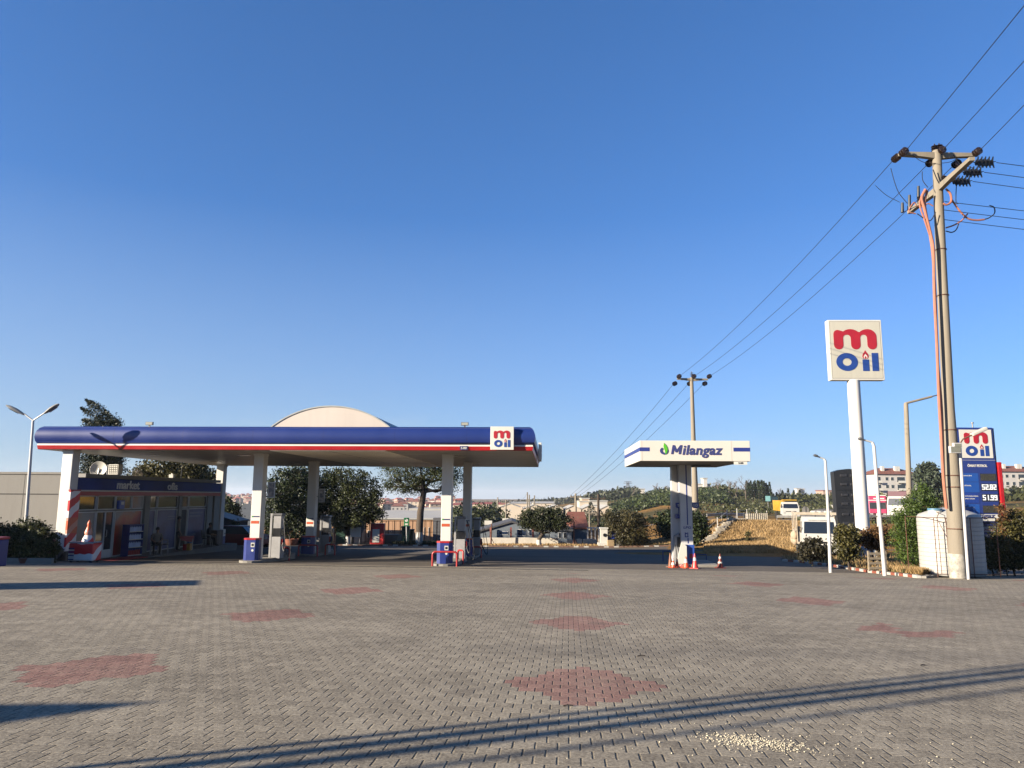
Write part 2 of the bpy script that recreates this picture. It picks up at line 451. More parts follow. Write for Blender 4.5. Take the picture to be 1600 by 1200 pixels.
# the third diamond of the right-hand column was relaid and is broken
isd = mathn(nt, 'LESS_THAN', dia, 1.0)
inx = mathn(nt, 'COMPARE', Ac, LA, 2.0); iny = mathn(nt, 'COMPARE', Bc, LB, 2.0)
brk = mathn(nt, 'MULTIPLY', mathn(nt, 'MULTIPLY', inx, iny), mathn(nt, 'GREATER_THAN', noise(nt, P, 1.1, 2), .47))
isd = mathn(nt, 'MULTIPLY', isd, mathn(nt, 'SUBTRACT', 1, brk))
near = mathn(nt, 'LESS_THAN', sep.outputs[1], 26.5); isd = mathn(nt, 'MULTIPLY', isd, near)
n_big = noise(nt, P, .22, 5, .6); n_mid = noise(nt, P, 1.3, 5, .65); n_fine = noise(nt, P, 38, 6, .8)
mp = nd(nt, 'ShaderNodeMapping'); mp.inputs['Scale'].default_value = (.10, .5, 1); mp.inputs['Rotation'].default_value = (0, 0, .25)
nt.links.new(P, mp.inputs[0]); n_str = noise(nt, mp.outputs[0], 1.2, 5, .6)
tone = mathn(nt, 'ADD', mathn(nt, 'MULTIPLY', rnd, .16), mathn(nt, 'ADD', mathn(nt, 'MULTIPLY', n_big, .35), mathn(nt, 'MULTIPLY', n_mid, .3)))
tone = mathn(nt, 'ADD', tone, mathn(nt, 'MULTIPLY', n_str, .35))
tone = mathn(nt, 'ADD', tone, mathn(nt, 'MULTIPLY_ADD', n_fine, 1.9, -.95))
grey = ramp(nt, tone, [(.30, (0.075, 0.065, 0.050)), (.60, (0.163, 0.144, 0.113)), (.9, (0.264, 0.238, 0.189))])
redc0 = ramp(nt, tone, [(.30, (0.084, 0.040, 0.035)), (.60, (0.163, 0.075, 0.063)), (.9, (0.238, 0.132, 0.110))])
fade = mathn(nt, 'MULTIPLY_ADD', n_mid, 1.2, -.25, clamp=True)
redc = mixc(nt, mathn(nt, 'MULTIPLY_ADD', fade, .40, .12), redc0, grey)
c = mixc(nt, isd, grey, redc)
# sandy joints along the courses, open dark joints between neighbours
c = mixc(nt, mathn(nt, 'MULTIPLY', mathn(nt, 'SUBTRACT', 1, hy), .35), c, (.30, .26, .20))
c = mixc(nt, mathn(nt, 'MULTIPLY', mathn(nt, 'SUBTRACT', 1, hx), mathn(nt, 'MULTIPLY_ADD', noise(nt, P, 7, 3, .6), 2.4, -.5, clamp=True)), c, (.03, .027, .022))
# tyre-darkened lanes and a few oil drips
mp2 = nd(nt, 'ShaderNodeMapping'); mp2.inputs['Scale'].default_value = (.045, .55, 1); mp2.inputs['Rotation'].default_value = (0, 0, -.12)
nt.links.new(P, mp2.inputs[0]); trk = mathn(nt, 'MULTIPLY_ADD', noise(nt, mp2.outputs[0], 1.0, 4, .6), 3.2, -1.75, clamp=True)
c = mixc(nt, mathn(nt, 'MULTIPLY', trk, .38), c, (.055, .052, .05))
dust = mathn(nt, 'MULTIPLY_ADD', noise(nt, P, .35, 6, .7), 3.5, -1.9, clamp=True)
c = mixc(nt, mathn(nt, 'MULTIPLY', dust, .35), c, (.25, .225, .175))
spot = mathn(nt, 'MULTIPLY', mathn(nt, 'GREATER_THAN', noise(nt, P, .9, 2, .5), .69), .35)
c = mixc(nt, spot, c, (.07, .06, .05))
c = mixc(nt, 1.0, c, (1.18, 1.155, 1.09), 'MULTIPLY')
nt.links.new(c, b.inputs['Base Color'])
bh = mathn(nt, 'ADD', mathn(nt, 'MULTIPLY', hgt, 1.0), mathn(nt, 'MULTIPLY', n_fine, .25))
bh = mathn(nt, 'ADD', bh, mathn(nt, 'MULTIPLY', rnd, .25))
bumpn(nt, bh, .65, .012, b)
PAVE = m
sheet('forecourt_paving', m, [(y, -45, 45) for y in (-40, -10, 0, 8, 16, 24, 28, 31.5)], .012, 12)
m, nt, b = base_mat('asphalt', .9, 0, .2)
geo = nd(nt, 'ShaderNodeNewGeometry'); P = geo.outputs['Position']
mp = nd(nt, 'ShaderNodeMapping'); mp.inputs['Scale'].default_value = (.06, .5, 1); nt.links.new(P, mp.inputs[0])
t = mathn(nt, 'ADD', mathn(nt, 'MULTIPLY', noise(nt, mp.outputs[0], 1.5, 5), .6), mathn(nt, 'MULTIPLY', noise(nt, P, 2.5, 6, .7), .4))
nt.links.new(ramp(nt, t, [(.3, (0.057, 0.049, 0.040)), (.7, (0.110, 0.095, 0.079))]), b.inputs['Base Color'])
bumpn(nt, noise(nt, P, 60, 3), .4, .01, b)
ASPH = m
rows = [(31.5, -45, 45), (32, -45, 45), (36, -45, 45), (40, -45, 45), (43, -45, 44), (48, -45, 40), (52, -45, 27), (56, -45, 15.5), (60, -45, 14.3)]
sheet('asphalt_road', m, rows, .010, 30)
# drain channel across the forecourt
dm = MB()
for i in range(40):
    x0 = -19+i*.55; x1 = x0+.53
    y0 = 30.35 - .051*(x0+19); dm.box((x0, y0, H(x0, y0)+.0), (x1, y0+.16, H(x0, y0)+.019))
tag(dm.build('drain_channel', mk('drain_steel', (.05, .045, .04), .6)), kind='structure')

# raised verge on the right (dry grass) with painted kerb
KP = [gnd(*p) for p in ((1440, 904), (1398, 899), (1330, 890), (1296, 884.5), (1262, 880.5), (1226, 877))]
KP = [(p.x, p.y) for p in KP]
RP = gnd(1600, 886); RP = (RP.x, RP.y); V0 = KP[0]
sl = (RP[0]-V0[0])/(RP[1]-V0[1])
yN = KP[-1][1]
kys = [p[1] for p in KP]; kxs = [p[0] for p in KP]
def vxl(y):
    return lerpk(kys, kxs, y) if y <= yN else KP[-1][0] + (y-yN)*.30
def vxr(y): return min(60, V0[0] + (y-V0[1])*sl)
rows = []
y = V0[1]+.02
while y < 47.9:
    rows.append((y, vxl(y), vxr(y))); y += 1.2
m, nt, b = base_mat('verge_soil', .95, 0, .1)
geo = nd(nt, 'ShaderNodeNewGeometry'); P = geo.outputs['Position']
n2 = noise(nt, P, 1.4, 6, .7); n3 = noise(nt, P, .35, 3)
c = ramp(nt, n2, [(.3, (.045, .032, .016)), (.5, (.12, .085, .04)), (.7, (.2, .14, .065))])
c = mixc(nt, mathn(nt, 'MULTIPLY_ADD', n3, 4, -2.0, clamp=True), c, (.055, .062, .02))
nt.links.new(c, b.inputs['Base Color']); bumpn(nt, noise(nt, P, 9, 6, .7), 1.0, .08, b)
VERGE = m
sheet('verge_ground', m, rows, .12, 16)
km = MB()
pts = []
for (x0, y0), (x1, y1) in zip(KP, KP[1:]):
    n = max(1, round(math.hypot(x1-x0, y1-y0)/.5))
    pts += [(x0+(x1-x0)*i/n, y0+(y1-y0)*i/n) for i in range(n)]
pts.append(KP[-1])
ex = [(V0[0]+(RP[0]-V0[0])*i/30, V0[1]+(RP[1]-V0[1])*i/30) for i in range(0, 45)]
for k_, seq in enumerate((pts, ex)):
    for i, ((x0, y0), (x1, y1)) in enumerate(zip(seq, seq[1:])):
        d = Vector((x1-x0, y1-y0, 0)); ln = d.length; d.normalize(); nrm = Vector((-d.y, d.x, 0))
        if nrm.dot(Vector((-1, -1, 0)) if k_ == 0 else Vector((1, -1, 0))) < 0: nrm = -nrm
        z = min(H(x0, y0), H(x1, y1)); jit = rng.uniform(-.008, .008)
        a = Vector((x0, y0, z-.1))+d*.012; e = Vector((x1, y1, z-.1))-d*.012
        km.mat((1 if i % 2 else 0) if k_ == 0 else 2)
        q = [a, e, e+nrm*.15, a+nrm*.15]; h = .225+jit
        km.add(q+[p+Vector((0,0,h)) for p in q], [(0,3,2,1),(4,5,6,7),(0,1,5,4),(1,2,6,5),(2,3,7,6),(3,0,4,7)])
KW = mk('kerb_white', (.62, .60, .54), .8, .15, 6, dirt=.4); KR = mk('kerb_red', (.33, .09, .05), .8, .2, 6, dirt=.4)
tag(km.build('kerb', [KW, KR, CONC]), kind='structure')
# far kerb of the yard
km = MB()
KR2 = mk('far_kerb_brown', (.24, .14, .10), .85, .2, 3)
for i in range(110):
    x0 = -29+i*.4; y0 = 60.2
    km.mat((0 if i % 2 else 1) if (i*7919 % 13) < 8 else 1); km.box((x0, y0, H(x0, y0)-.1), (x0+.385, y0+.16, H(x0, y0)+.10))
tag(km.build('far_kerb', [KW, KR2, CONC]), kind='structure')
# strip of weeds and soil behind the far kerb
sheet('roadside_strip', VERGE, [(60.36, -29, 14.8), (61.3, -29, 14.8), (62.4, -29, 14.6), (64, -29, 14.0)], .10, 20)
# highway behind
hr = [(103, 24, 60), (108, 12, 70), (112, 12, 80), (118, 14, 90)]
sheet('highway_road', ASPH, hr, .03, 16)
# ================================================================ logo
def arc(cx, cy, rx, ry, a0, a1, n=8):
    return [(cx+rx*math.cos(R(a0+(a1-a0)*i/n)), cy+ry*math.sin(R(a0+(a1-a0)*i/n))) for i in range(n+1)]
def logo_m():
    # unit: width 1, height .49, origin lower-left, ccw
    p = []
    p += arc(.11, .11, .11, .11, 180, 360, 8)                    # foot of first leg
    p += [(.22, .28)] + arc(.31, .28, .09, .075, 180, 0, 8)[1:]     # first inner arch
    p += [(.40, .11)] + arc(.51, .11, .11, .11, 180, 360, 8)[1:]
    p += [(.62, .28)] + arc(.70, .28, .08, .075, 180, 0, 8)[1:]
    p += [(.78, .11)] + arc(.89, .11, .11, .11, 180, 360, 8)[1:]
    p += arc(.80, .30, .20, .19, 0, 90, 8)
    p += arc(.80, .30, .24, .19, 90, 142, 5)[1:]
    p += arc(.40, .30, .23, .19, 42, 90, 5)
    p += arc(.40, .30, .24, .19, 90, 135, 5)[1:]
    p += arc(.10, .37, .10, .10, 70, 180, 6)
    return p
def logo(parent, o, U, V, N, w, th=.012, dark=False):
    """m oil emblem, w = width of the m; o = centre of emblem"""
    U, V, N = Vector(U), Vector(V), Vector(N); o = Vector(o)
    s_ = w; lb = o - U*s_*.5
    mb = MB(); mb.prism([(x*s_, y*s_) for x, y in logo_m()], lb + V*s_*.02, U, V, N, th)
    mb.build('logo_letter', LOGOR, parent)
    mb = MB(); cx, cy = .28*s_, -.28*s_
    mb.ring([(x, y) for x, y in arc(cx, cy, .25*s_, .215*s_, 0, 360, 28)[:-1]], [(x, y) for x, y in arc(cx, cy, .105*s_, .09*s_, 0, 360, 28)[:-1]], lb, U, V, N, th)
    mb.build('logo_letter', LOGOB, parent)
    mb = MB(); mb.prism([(.64*s_, -.495*s_), (.79*s_, -.495*s_), (.79*s_, -.22*s_), (.64*s_, -.22*s_)], lb, U, V, N, th)
    mb.build('logo_letter', LOGOB, parent)
    mb = MB(); mb.prism([(.86*s_, -.495*s_), (1.01*s_, -.495*s_), (1.01*s_, -.065*s_), (.86*s_, -.065*s_)], lb, U, V, N, th)
    mb.build('logo_letter', LOGOB, parent)
    def flame(k): return [((.715+x*k)*s_, (-.20+y*k)*s_) for x, y in ((-.05, 0), (.05, 0), (.073, .05), (.06, .11), (.03, .15), (0, .20), (-.03, .15), (-.06, .11), (-.073, .05))]
    mb = MB(); mb.mat(0).prism(flame(1), lb, U, V, N, th)
    mb.mat(1).prism(flame(.6), lb, U, V, N, th+.002); mb.mat(0).prism(flame(.32), lb, U, V, N, th+.004)
    mb.build('logo_flame', [LOGOR, SIGNW], parent)

# ================================================================ fuel canopy
PSI = .0511
FX, FY, CW, CD = -19.56, 30.71, 20.39, 16.5
ZB, ZT = 3.40, 4.36
can = thing('fuel_canopy', 'long fuel station canopy with blue fascia over red and white stripes, on white columns', 'canopy', (FX, FY, H(FX, FY)), -PSI)
Z0 = H(FX, FY)
def cz(z): return z - Z0
def W2C(p):
    """world -> canopy local"""
    return can_inv @ Vector(p)
can_inv = (Matrix.Translation((FX, FY, Z0)) @ Matrix.Rotation(-PSI, 4, 'Z')).inverted()
def sweep(mb, prof_, w, d, x0=0, y0=0):
    """closed rectangle sweep; prof_ (out, z)"""
    cs = ((-1, -1, x0, y0), (1, -1, x0+w, y0), (1, 1, x0+w, y0+d), (-1, 1, x0, y0+d)); n = len(prof_)
    vs = [(cx+sx*o, cy+sy*o, z) for sx, sy, cx, cy in cs for o, z in prof_]
    fs = [(i*n+j, ((i+1)%4)*n+j, ((i+1)%4)*n+j+1, i*n+j+1) for i in range(4) for j in range(n-1)]
    mb.add(vs, fs)
mb = MB(); sweep(mb, [(.02, cz(3.635)), (.07, cz(3.66)), (.12, cz(3.76)), (.145, cz(3.90)), (.14, cz(4.03)), (.10, cz(4.17)), (.03, cz(4.29)), (-.07, cz(4.36)), (-.5, cz(4.36))], CW, CD)
fas = mb.build('fascia', BLUE, can, True)
for i in range(1, 7):
    x = CW*i/7+.3; mb = MB(); pf = [(.12, 3.76), (.145, 3.90), (.14, 4.03), (.10, 4.17), (.03, 4.29)]
    vs = [(x+s_, -(o+.003), cz(z)) for o, z in pf for s_ in (-.006, .006)]; mb.add(vs, [(2*j, 2*j+1, 2*j+3, 2*j+2) for j in range(4)]); mb.build('cladding_seam', mk('seam', (.012, .025, .14), .5), fas)
mb = MB(); sweep(mb, [(.0, cz(3.40)), (.03, cz(3.415)), (.055, cz(3.57))], CW, CD); mb.build('red_stripe', RED, can)
mb = MB(); sweep(mb, [(.055, cz(3.57)), (.04, cz(3.635)), (.02, cz(3.637))], CW, CD); mb.build('white_stripe', SIGNW, can)
mb = MB(); mb.box((-.02, -.02, cz(4.24)), (CW+.02, CD+.02, cz(4.30)))
mb.build('roof', mk('roof_sheet', (.35, .35, .34), .6), can)
# linear soffit
m, nt, b = base_mat('soffit_boards', .38, 0, .5)
geo = nd(nt, 'ShaderNodeNewGeometry'); P = geo.outputs['Position']
wv = nd(nt, 'ShaderNodeTexWave'); wv.wave_type = 'BANDS'; wv.bands_direction = 'Y'; wv.inputs['Scale'].default_value = 2.2; wv.inputs['Distortion'].default_value = .3
nt.links.new(P, wv.inputs[0])
nt.links.new(ramp(nt, noise(nt, P, .9, 5), [(.3, (.23, .205, .17)), (.7, (.33, .30, .255))]), b.inputs['Base Color'])
bumpn(nt, wv.outputs['Fac'], .25, .01, b)
SOF = m
mb = MB()
# soffit with the central vaulted bay open above it
bx0, bx1 = 9.75, 14.45
mb.box((0, 0, cz(3.405)), (bx0, CD, cz(3.47))); mb.box((bx1, 0, cz(3.405)), (CW, CD, cz(3.47)))
mb.box((bx0, 0, cz(3.405)), (bx1, .25, cz(3.47))); mb.box((bx0, CD-.25, cz(3.405)), (bx1, CD, cz(3.47)))
sof = mb.build('soffit', SOF, can)
CSOF = mk('lit_bay_panel', (1.7, 1.55, 1.25), .4, .06, .7, dirt=.05)  # very pale colour stands in for bright light on the bay underside
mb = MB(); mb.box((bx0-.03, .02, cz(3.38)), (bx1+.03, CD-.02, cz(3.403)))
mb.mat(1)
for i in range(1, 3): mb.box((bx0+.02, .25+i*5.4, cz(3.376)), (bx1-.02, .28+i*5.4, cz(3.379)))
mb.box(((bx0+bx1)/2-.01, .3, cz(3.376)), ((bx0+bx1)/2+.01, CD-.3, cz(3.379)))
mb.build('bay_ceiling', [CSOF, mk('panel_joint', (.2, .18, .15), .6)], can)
mb = MB()
for i, (x, y) in enumerate(((2.5, 4), (2.5, 11), (7, 4), (7, 11), (17, 4), (17, 11))):
    mb.box((x-.3, y-.3, cz(3.392)), (x+.3, y+.3, cz(3.404)))
    mb.build('canopy_light', mk('lamp_lens', (.5, .5, .48), .2), can); mb = MB()
# barrel vault over the central bay
vx0, vx1, vy0, vy1 = bx0-.35, bx1+.15, .6, CD-1.5
def vault(mb, y0, y1, dz=0, mi=0):
    c = (vx0+vx1)/2; hw = (vx1-vx0)/2; sag = .97; Rr = (hw*hw+sag*sag)/(2*sag); n = 20; pts = []
    a = math.asin(hw/Rr)
    for i in range(n+1):
        t = -a+2*a*i/n; pts.append((c+(Rr+dz)*math.sin(t), cz(4.28)-(Rr-sag)+(Rr+dz)*math.cos(t)))
    return pts
pts = vault(None, 0, 0)
mb = MB(); mb.prism([(x, z) for x, z in reversed(pts)], (0, vy0+.12, 0), (1,0,0), (0,0,1), (0,-1,0), .12)
mb.build('vault_gable', mk('vault_cream', (.72, .64, .56), .6, .05, .6, dirt=.15, streak=True), can)
mb = MB(); mb.prism([(x, z) for x, z in reversed(pts)], (0, vy1, 0), (1,0,0), (0,0,1), (0,-1,0), .12)
mb.build('vault_gable', mk('vault_cream', (.72, .64, .56), .6, .05, .6, dirt=.15, streak=True), can)
po = vault(None, 0, 0, .05); mb = MB(); n = len(po)
vs = [(x, vy0-.03, z) for x, z in pts] + [(x, vy1+.1, z) for x, z in pts] + [(x, vy0-.03, z) for x, z in po] + [(x, vy1+.1, z) for x, z in po]
fs = []
for i in range(n-1):
    fs += [(2*n+i, 2*n+i+1, 3*n+i+1, 3*n+i), (i, n+i, n+i+1, i+1), (i, i+1, 2*n+i+1, 2*n+i), (n+i, 3*n+i, 3*n+i+1, n+i+1)]
mb.add(vs, fs); mb.build('vault_roof', mk('vault_sheet', (.45, .47, .45), .5), can, True)
# columns
def column(wx, wy, band=True, label=None):
    g = H(wx, wy); p = W2C((wx, wy, g)); x, y = p.x, p.y; zb = cz(g)-.05
    mb = MB(); mb.bbox((x-.22, y-.25, zb), (x+.22, y+.25, cz(3.404)), .02)
    c = mb.build('column', WHITE, can, False)
    mb = MB(); mb.box((x-.24, y-.27, cz(3.30)), (x+.24, y+.27, cz(3.40))); mb.build('capital', WHITE, c)
    if band:
        mb = MB(); zt = cz(g)
        mb.box((x-.17, y-.257, zt+1.93), (x-.10, y-.25, zt+1.99)); mb.build('badge', mk('badge_green', (.06, .35, .04), .4), c)
        mb = MB(); mb.box((x-.095, y-.257, zt+1.935), (x+.17, y-.25, zt+1.985)); mb.build('badge', NAVY, c)
        mb = MB(); mb.box((x-.19, y-.258, zt+1.66), (x+.16, y-.25, zt+1.78)); mb.build('sticker', mk('sticker_orange', (.7, .13, .05), .4), c)
    return c
A2 = Vector((math.cos(PSI), -math.sin(PSI), 0)); B2 = Vector((math.sin(PSI), math.cos(PSI), 0))
def colpos(px, Z): p = at(px, 770, Z); return p.x, Z
CPOS = {}
for k, px, Z, bd in (('a', 106.5, 31.15, False), ('b', 405, 32.9, True), ('c', 699, 32.7, True), ('d', 344.5, 46.0, False), ('e', 489, 40.3, True), ('f', 730.5, 40.4, True)):
    x, y = colpos(px, Z); CPOS[k] = (x, y); column(x, y, bd)
# front emblem panel (px 767..803, 667..703)
def C2(px, py):
    """canopy local point on the front plane"""
    n = B2; d = ray(px, py); o = Vector((FX, FY, 0)); t = (o - CAM).dot(n)/d.dot(n); return W2C(CAM + d*t)
a = C2(767, 703.5); e = C2(803.5, 667.5)
mb = MB(); mb.bbox((a.x, -.30, a.z), (e.x, -.145, e.z), .012); ep = mb.build('emblem_panel', SIGNW, can)
logo(ep, ((a.x+e.x)/2-.01, -.301, (a.z+e.z)/2-.03), (1,0,0), (0,0,1), (0,-1,0), (e.x-a.x)*.70)
mb = MB(); y0 = 8.5; mb.bbox((CW+.15, y0, a.z), (CW+.30, y0+1.1, e.z), .012); ep2 = mb.build('emblem_panel', SIGNW, can)
logo(ep2, (CW+.301, y0+.55, (a.z+e.z)/2), (0,1,0), (0,0,1), (1,0,0), .72)
a = C2(719, 703.2); e = C2(731, 697)
mb = MB(); mb.box((a.x, -.085, a.z), (e.x, -.05, e.z)); pl = mb.build('clearance_plate', NAVY, can)
mb = MB(); put_text(mb, '5.00', (a.x+.04, -.086, a.z+.035), (1,0,0), (0,0,1), (0,-1,0), w=(e.x-a.x)-.08, h=.09, bold=.02); mb.build('clearance_text', SIGNW, pl)
def canopy_flood(px):
    a = C2(px, 666); mb = MB(); M = Matrix.Translation((a.x, .05, cz(4.36)))
    mb.box((-.15, -.03, .06), (.15, .06, .19), M); fl = mb.build('floodlight', GREYM, can)
    mb = MB(); mb.box((-.13, -.037, .075), (.13, -.028, .175), M); mb.build('lens', mk('flood_lens', (.5, .5, .42), .2), fl)
    mb = MB(); mb.box((-.03, .0, -.02), (.03, .04, .065), M); mb.build('bracket', GREYM, fl)
canopy_flood(232); canopy_flood(726)

# ================================================================ pump islands, dispensers, bins, rails
def island(wx, wy, ln, label):
    mb = MB(); z = H(wx, wy)
    q = []
    for s_ in (0, 1):
        for i in range(9):
            t = math.pi*i/8 + (math.pi if s_ == 0 else 0); q.append((.5*math.cos(t), (-.45 if s_ == 0 else ln) + .45*math.sin(t)))
    mb.prism(q, (0, 0, -.35), (1,0,0), (0,1,0), (0,0,1), .48)
    solo(mb, 'pump_island', CONC, label, 'kerb', (wx, wy, z), -PSI)
island(CPOS['b'][0], CPOS['b'][1], 3.6, 'raised concrete island under the column nearest the market, with a blue bin at its front')
island(CPOS['c'][0], CPOS['c'][1], 3.6, 'raised concrete island inside the red rail at the right end of the canopy')
island(CPOS['e'][0], CPOS['e'][1], 3.0, 'raised concrete island of the rear pump near the red yellow bin')
island(CPOS['f'][0], CPOS['f'][1], 3.0, 'raised concrete island of the rear pump at the right end of the canopy')
def service_bin(wx, wy, label, dark=False):
    z = H(wx, wy)+.13; t = thing('service_cabinet', label, 'bin', (wx, wy, z), -PSI, 'blue cabinets wrapped round the canopy columns')
    P_ = [(-.33, -.52), (-.18, -.62), (.2, -.62), (.33, -.52), (.33, -.27), (-.33, -.27)]
    mb = MB(); mb.prism(P_, (0,0,0), (1,0,0), (0,1,0), (0,0,1), .86); mb.build('body', BLUEP, t)
    mb = MB(); mb.prism([(x*1.04, y*1.02-.0) for x, y in P_], (0,0,.86), (1,0,0), (0,1,0), (0,0,1), .07); mb.build('lid', RED, t)
    mb = MB(); mb.mat(0).box((-.02+.03, -.627, .56), (.17, -.62, .74)); mb.mat(1).box((.04, -.632, .60), (.14, -.626, .70)); mb.build('window_label', [SIGNW, BLACKP], t)
    mb = MB(); mb.lathe([(.05, 0), (.05, .006)], n=14, M=Matrix.Translation((.09, -.62, .42)) @ Matrix.Rotation(R(90), 4, 'X')); mb.build('badge', SIGNW, t)
service_bin(*CPOS['b'], 'blue cabinet with red lid at the foot of the left front pump column')
service_bin(*CPOS['c'], 'sunlit blue cabinet with red lid behind the red rail at the right front column')
service_bin(*CPOS['e'], 'shaded blue cabinet at the foot of the left rear pump column')
service_bin(*CPOS['f'], 'shaded blue cabinet at the foot of the right rear pump column')
def dispenser(wx, wy, label, side=1):
    z = H(wx, wy)+.13; t = thing('fuel_dispenser', label, 'fuel pump', (wx, wy, z), -PSI, 'fuel dispensers under the canopy'); t.scale = (.92, .52, 1)
    mb = MB(); mb.bbox((-.22, 0, 0), (.22, .95, .95), .02); mb.build('cabinet', mk('pump_white', (.46, .46, .46), .45, .08, 2, dirt=.4), t)
    mb = MB(); mb.bbox((-.20, .03, .95), (.20, .92, 1.32), .015); d_ = mb.build('display', BLACKP, t)
    mb = MB()
    for s_ in (-1, 1): mb.box((s_*.201-.004, .25, 1.02), (s_*.201+.004, .7, 1.24))
    mb.build('screen', mk('lcd', (.12, .14, .10), .2), d_)
    mb = MB(); mb.bbox((-.19, .06, 1.32), (.19, .88, 1.88), .02); mb.build('upper_housing', mk('pump_white', (.46, .46, .46), .45, .08, 2, dirt=.4), t)
    mb = MB(); mb.bbox((-.24, -.02, 1.88), (.24, .97, 1.98), .02); mb.build('top', GREYM, t)
    mb = MB(); mb.bbox((-.34, .0, 0), (-.235, .12, 1.98), .015); mb.build('side_fin', mk('pump_white', (.46, .46, .46), .45, .08, 2, dirt=.4), t)
    for k in (0, 1):
        mb = MB(); y = .12+.5*k; x = .25
        mb.bbox((x-.03, y-.05, .55), (x+.06, y+.10, .86), .02); h_ = mb.build('nozzle_holster', [RAILR, BLUEP][k], t)
        mb = MB(); mb.tube([(x+.05, y+.03, .85), (x+.06, y, .72), (x+.09, y-.07, .60)], .022, 6); mb.build('nozzle', BLACKP, h_)
        mb = MB(); pts = []
        for i in range(15):
            s_ = i/14.0; pts.append((x+.04+.32*math.sin(math.pi*s_)**1.0*(.6+.6*k), y-.05-.25*math.sin(math.pi*s_), 1.75*(1-s_)+.62*s_-(.70+.35*k)*math.sin(math.pi*s_)*(.4+s_)))
        pts = [(a_, b__, max(-.08, c_)) for a_, b__, c_ in pts]
        mb.tube(pts, .018, 6); mb.build('hose', DARK, t, True)
    return t
def isl_pt(k, along, side=.0):
    x, y = CPOS[k]; return (x + B2.x*along + A2.x*side, y + B2.y*along + A2.y*side)
dispenser(*isl_pt('b', 1.0, .50), 'white fuel pump beside the left front column, red nozzle holster towards the lane')
dispenser(*isl_pt('e', 1.0, .46), 'white fuel pump beside the left rear column, nearest the yellow bin')
dispenser(*isl_pt('c', 2.2, .36), 'sunlit white fuel pump behind the right front column and red rail')
dispenser(*isl_pt('f', .9, .42), 'white fuel pump half hidden behind the right rear column')
def frame_board(k, px0, py0, px1, py1, Z, label):
    a = at(px0, py1, Z); e = at(px1, py0, Z); g = H(a.x, Z)
    t = thing('poster_frame', label, 'poster', (a.x, Z, a.z), -PSI)
    w_, h_ = e.x-a.x, e.z-a.z
    mb = MB(); mb.box((0, 0, 0), (w_, .05, h_)); mb.mat(0); mb.build('frame', GALV, t)
    mb = MB(); mb.box((.045, -.006, .05), (w_-.045, .0, h_-.05))
    m, nt, b = base_mat('poster_print', .25)
    geo = nd(nt, 'ShaderNodeNewGeometry'); nt.links.new(ramp(nt, noise(nt, geo.outputs['Position'], 5, 4), [(.4, (.05, .05, .06)), (.6, (.16, .14, .13)), (.75, (.3, .28, .27))]), b.inputs['Base Color'])
    mb.build('poster', m, t)
    mb = MB(); mb.box((-.12, .01, h_*.4), (0, .04, h_*.45)); mb.build('bracket', GREYM, t)
frame_board('b', 417.5, 753, 430.5, 778, CPOS['b'][1], 'framed dark poster on the right side of the left front column')
frame_board('e', 497.5, 763.5, 508, 785, CPOS['e'][1], 'framed dark poster on the right side of the left rear column')
def rail(px0, px1, pyb, h, label, mat=RAILR, deep=0, grp='red tubular crash rails round the pumps', Y=35):
    a = at(px0, pyb, Y); e = at(px1, pyb, Y); a.z = e.z = 0; c = (a+e)/2; w_ = (e-a).length; c.z = H(c.x, c.y)
    t = MB(); r_ = .12; pts = [(-w_/2, 0, -.1)]
    pts += [(-w_/2, 0, h-r_)] + [(-w_/2+r_-r_*math.cos(R(q)), 0, h-r_+r_*math.sin(R(q))) for q in (20, 45, 70)] + [(-w_/2+r_, 0, h)]
    pts += [(-x, y, z) for x, y, z in reversed(pts)]
    t.tube(pts, .042, 10)
    o = solo(t, 'crash_rail', mat, label, 'rail', c, -PSI if not deep else deep, grp, smooth=True); return o
rail(675.5, 714, 881.5, .60, 'sunlit red tubular rail in front of the right front column', Y=31.75)
rail(712, 727, 874.5, .60, 'short red rail at the right front pump, angled away', deep=-.9, Y=34.2)
rail(432, 452, 873, .58, 'red rail right of the left front pump in the shade', Y=34.6)
rail(466, 496, 866.5, .58, 'red rail in front of the left rear column', Y=39.3)
rail(508, 523, 865.5, .58, 'narrow red rail right of the left rear pump below the yellow bin', Y=41.0)
rail(737, 752, 866.5, .58, 'dark red rail right of the right rear pump', Y=40.6)
# ================================================================ market building
MX, MY = -18.46, 32.3          # front-left foot of the glazed front; runs along B2
MZ = -1.28
mk_t = thing('market_building', 'low shop and office with glazed front, blue sign band lettered market and ofis, red stripe', 'building', (MX, MY, MZ), -PSI)
# local: front plane x=0 faces +x ; y = along the front
def mz(z): return z - MZ
mb = MB(); mb.box((-1.1, 0, -.6), (-.14, 13.1, mz(2.30))); mb.box((-3.0, 4, -.6), (-1.1, 13.1, mz(2.295))); mb.box((-5.0, 9, -.6), (-3.0, 13.1, mz(2.29))); mb.build('wall', mk('shop_wall', (.30, .28, .24), .85, .1, 1.5), mk_t)
mb = MB(); mb.box((-.80, -.1, mz(2.30)), (.10, 13.2, mz(2.46))); mb.box((-1.15, 1.5, mz(2.30)), (-.80, 13.2, mz(2.458))); mb.box((-3.05, 3.95, mz(2.30)), (-1.15, 13.2, mz(2.455))); mb.box((-5.05, 8.95, mz(2.30)), (-3.05, 13.2, mz(2.45))); mb.build('parapet', mk('parapet_grey', (.36, .35, .32), .7, .1, 1, dirt=.2), mk_t)
mb = MB(); mb.bbox((-.12, -.9, mz(1.76)), (.16, 13.15, mz(2.27)), .01)
mb.build('sign_band', mk('band_navy', (.022, .055, .30), .55, .35, .5, spec=.2), mk_t)
mb = MB(); mb.box((-.12, -.9, mz(1.70)), (.17, 13.15, mz(1.757))); mb.build('white_stripe', SIGNW, mk_t)
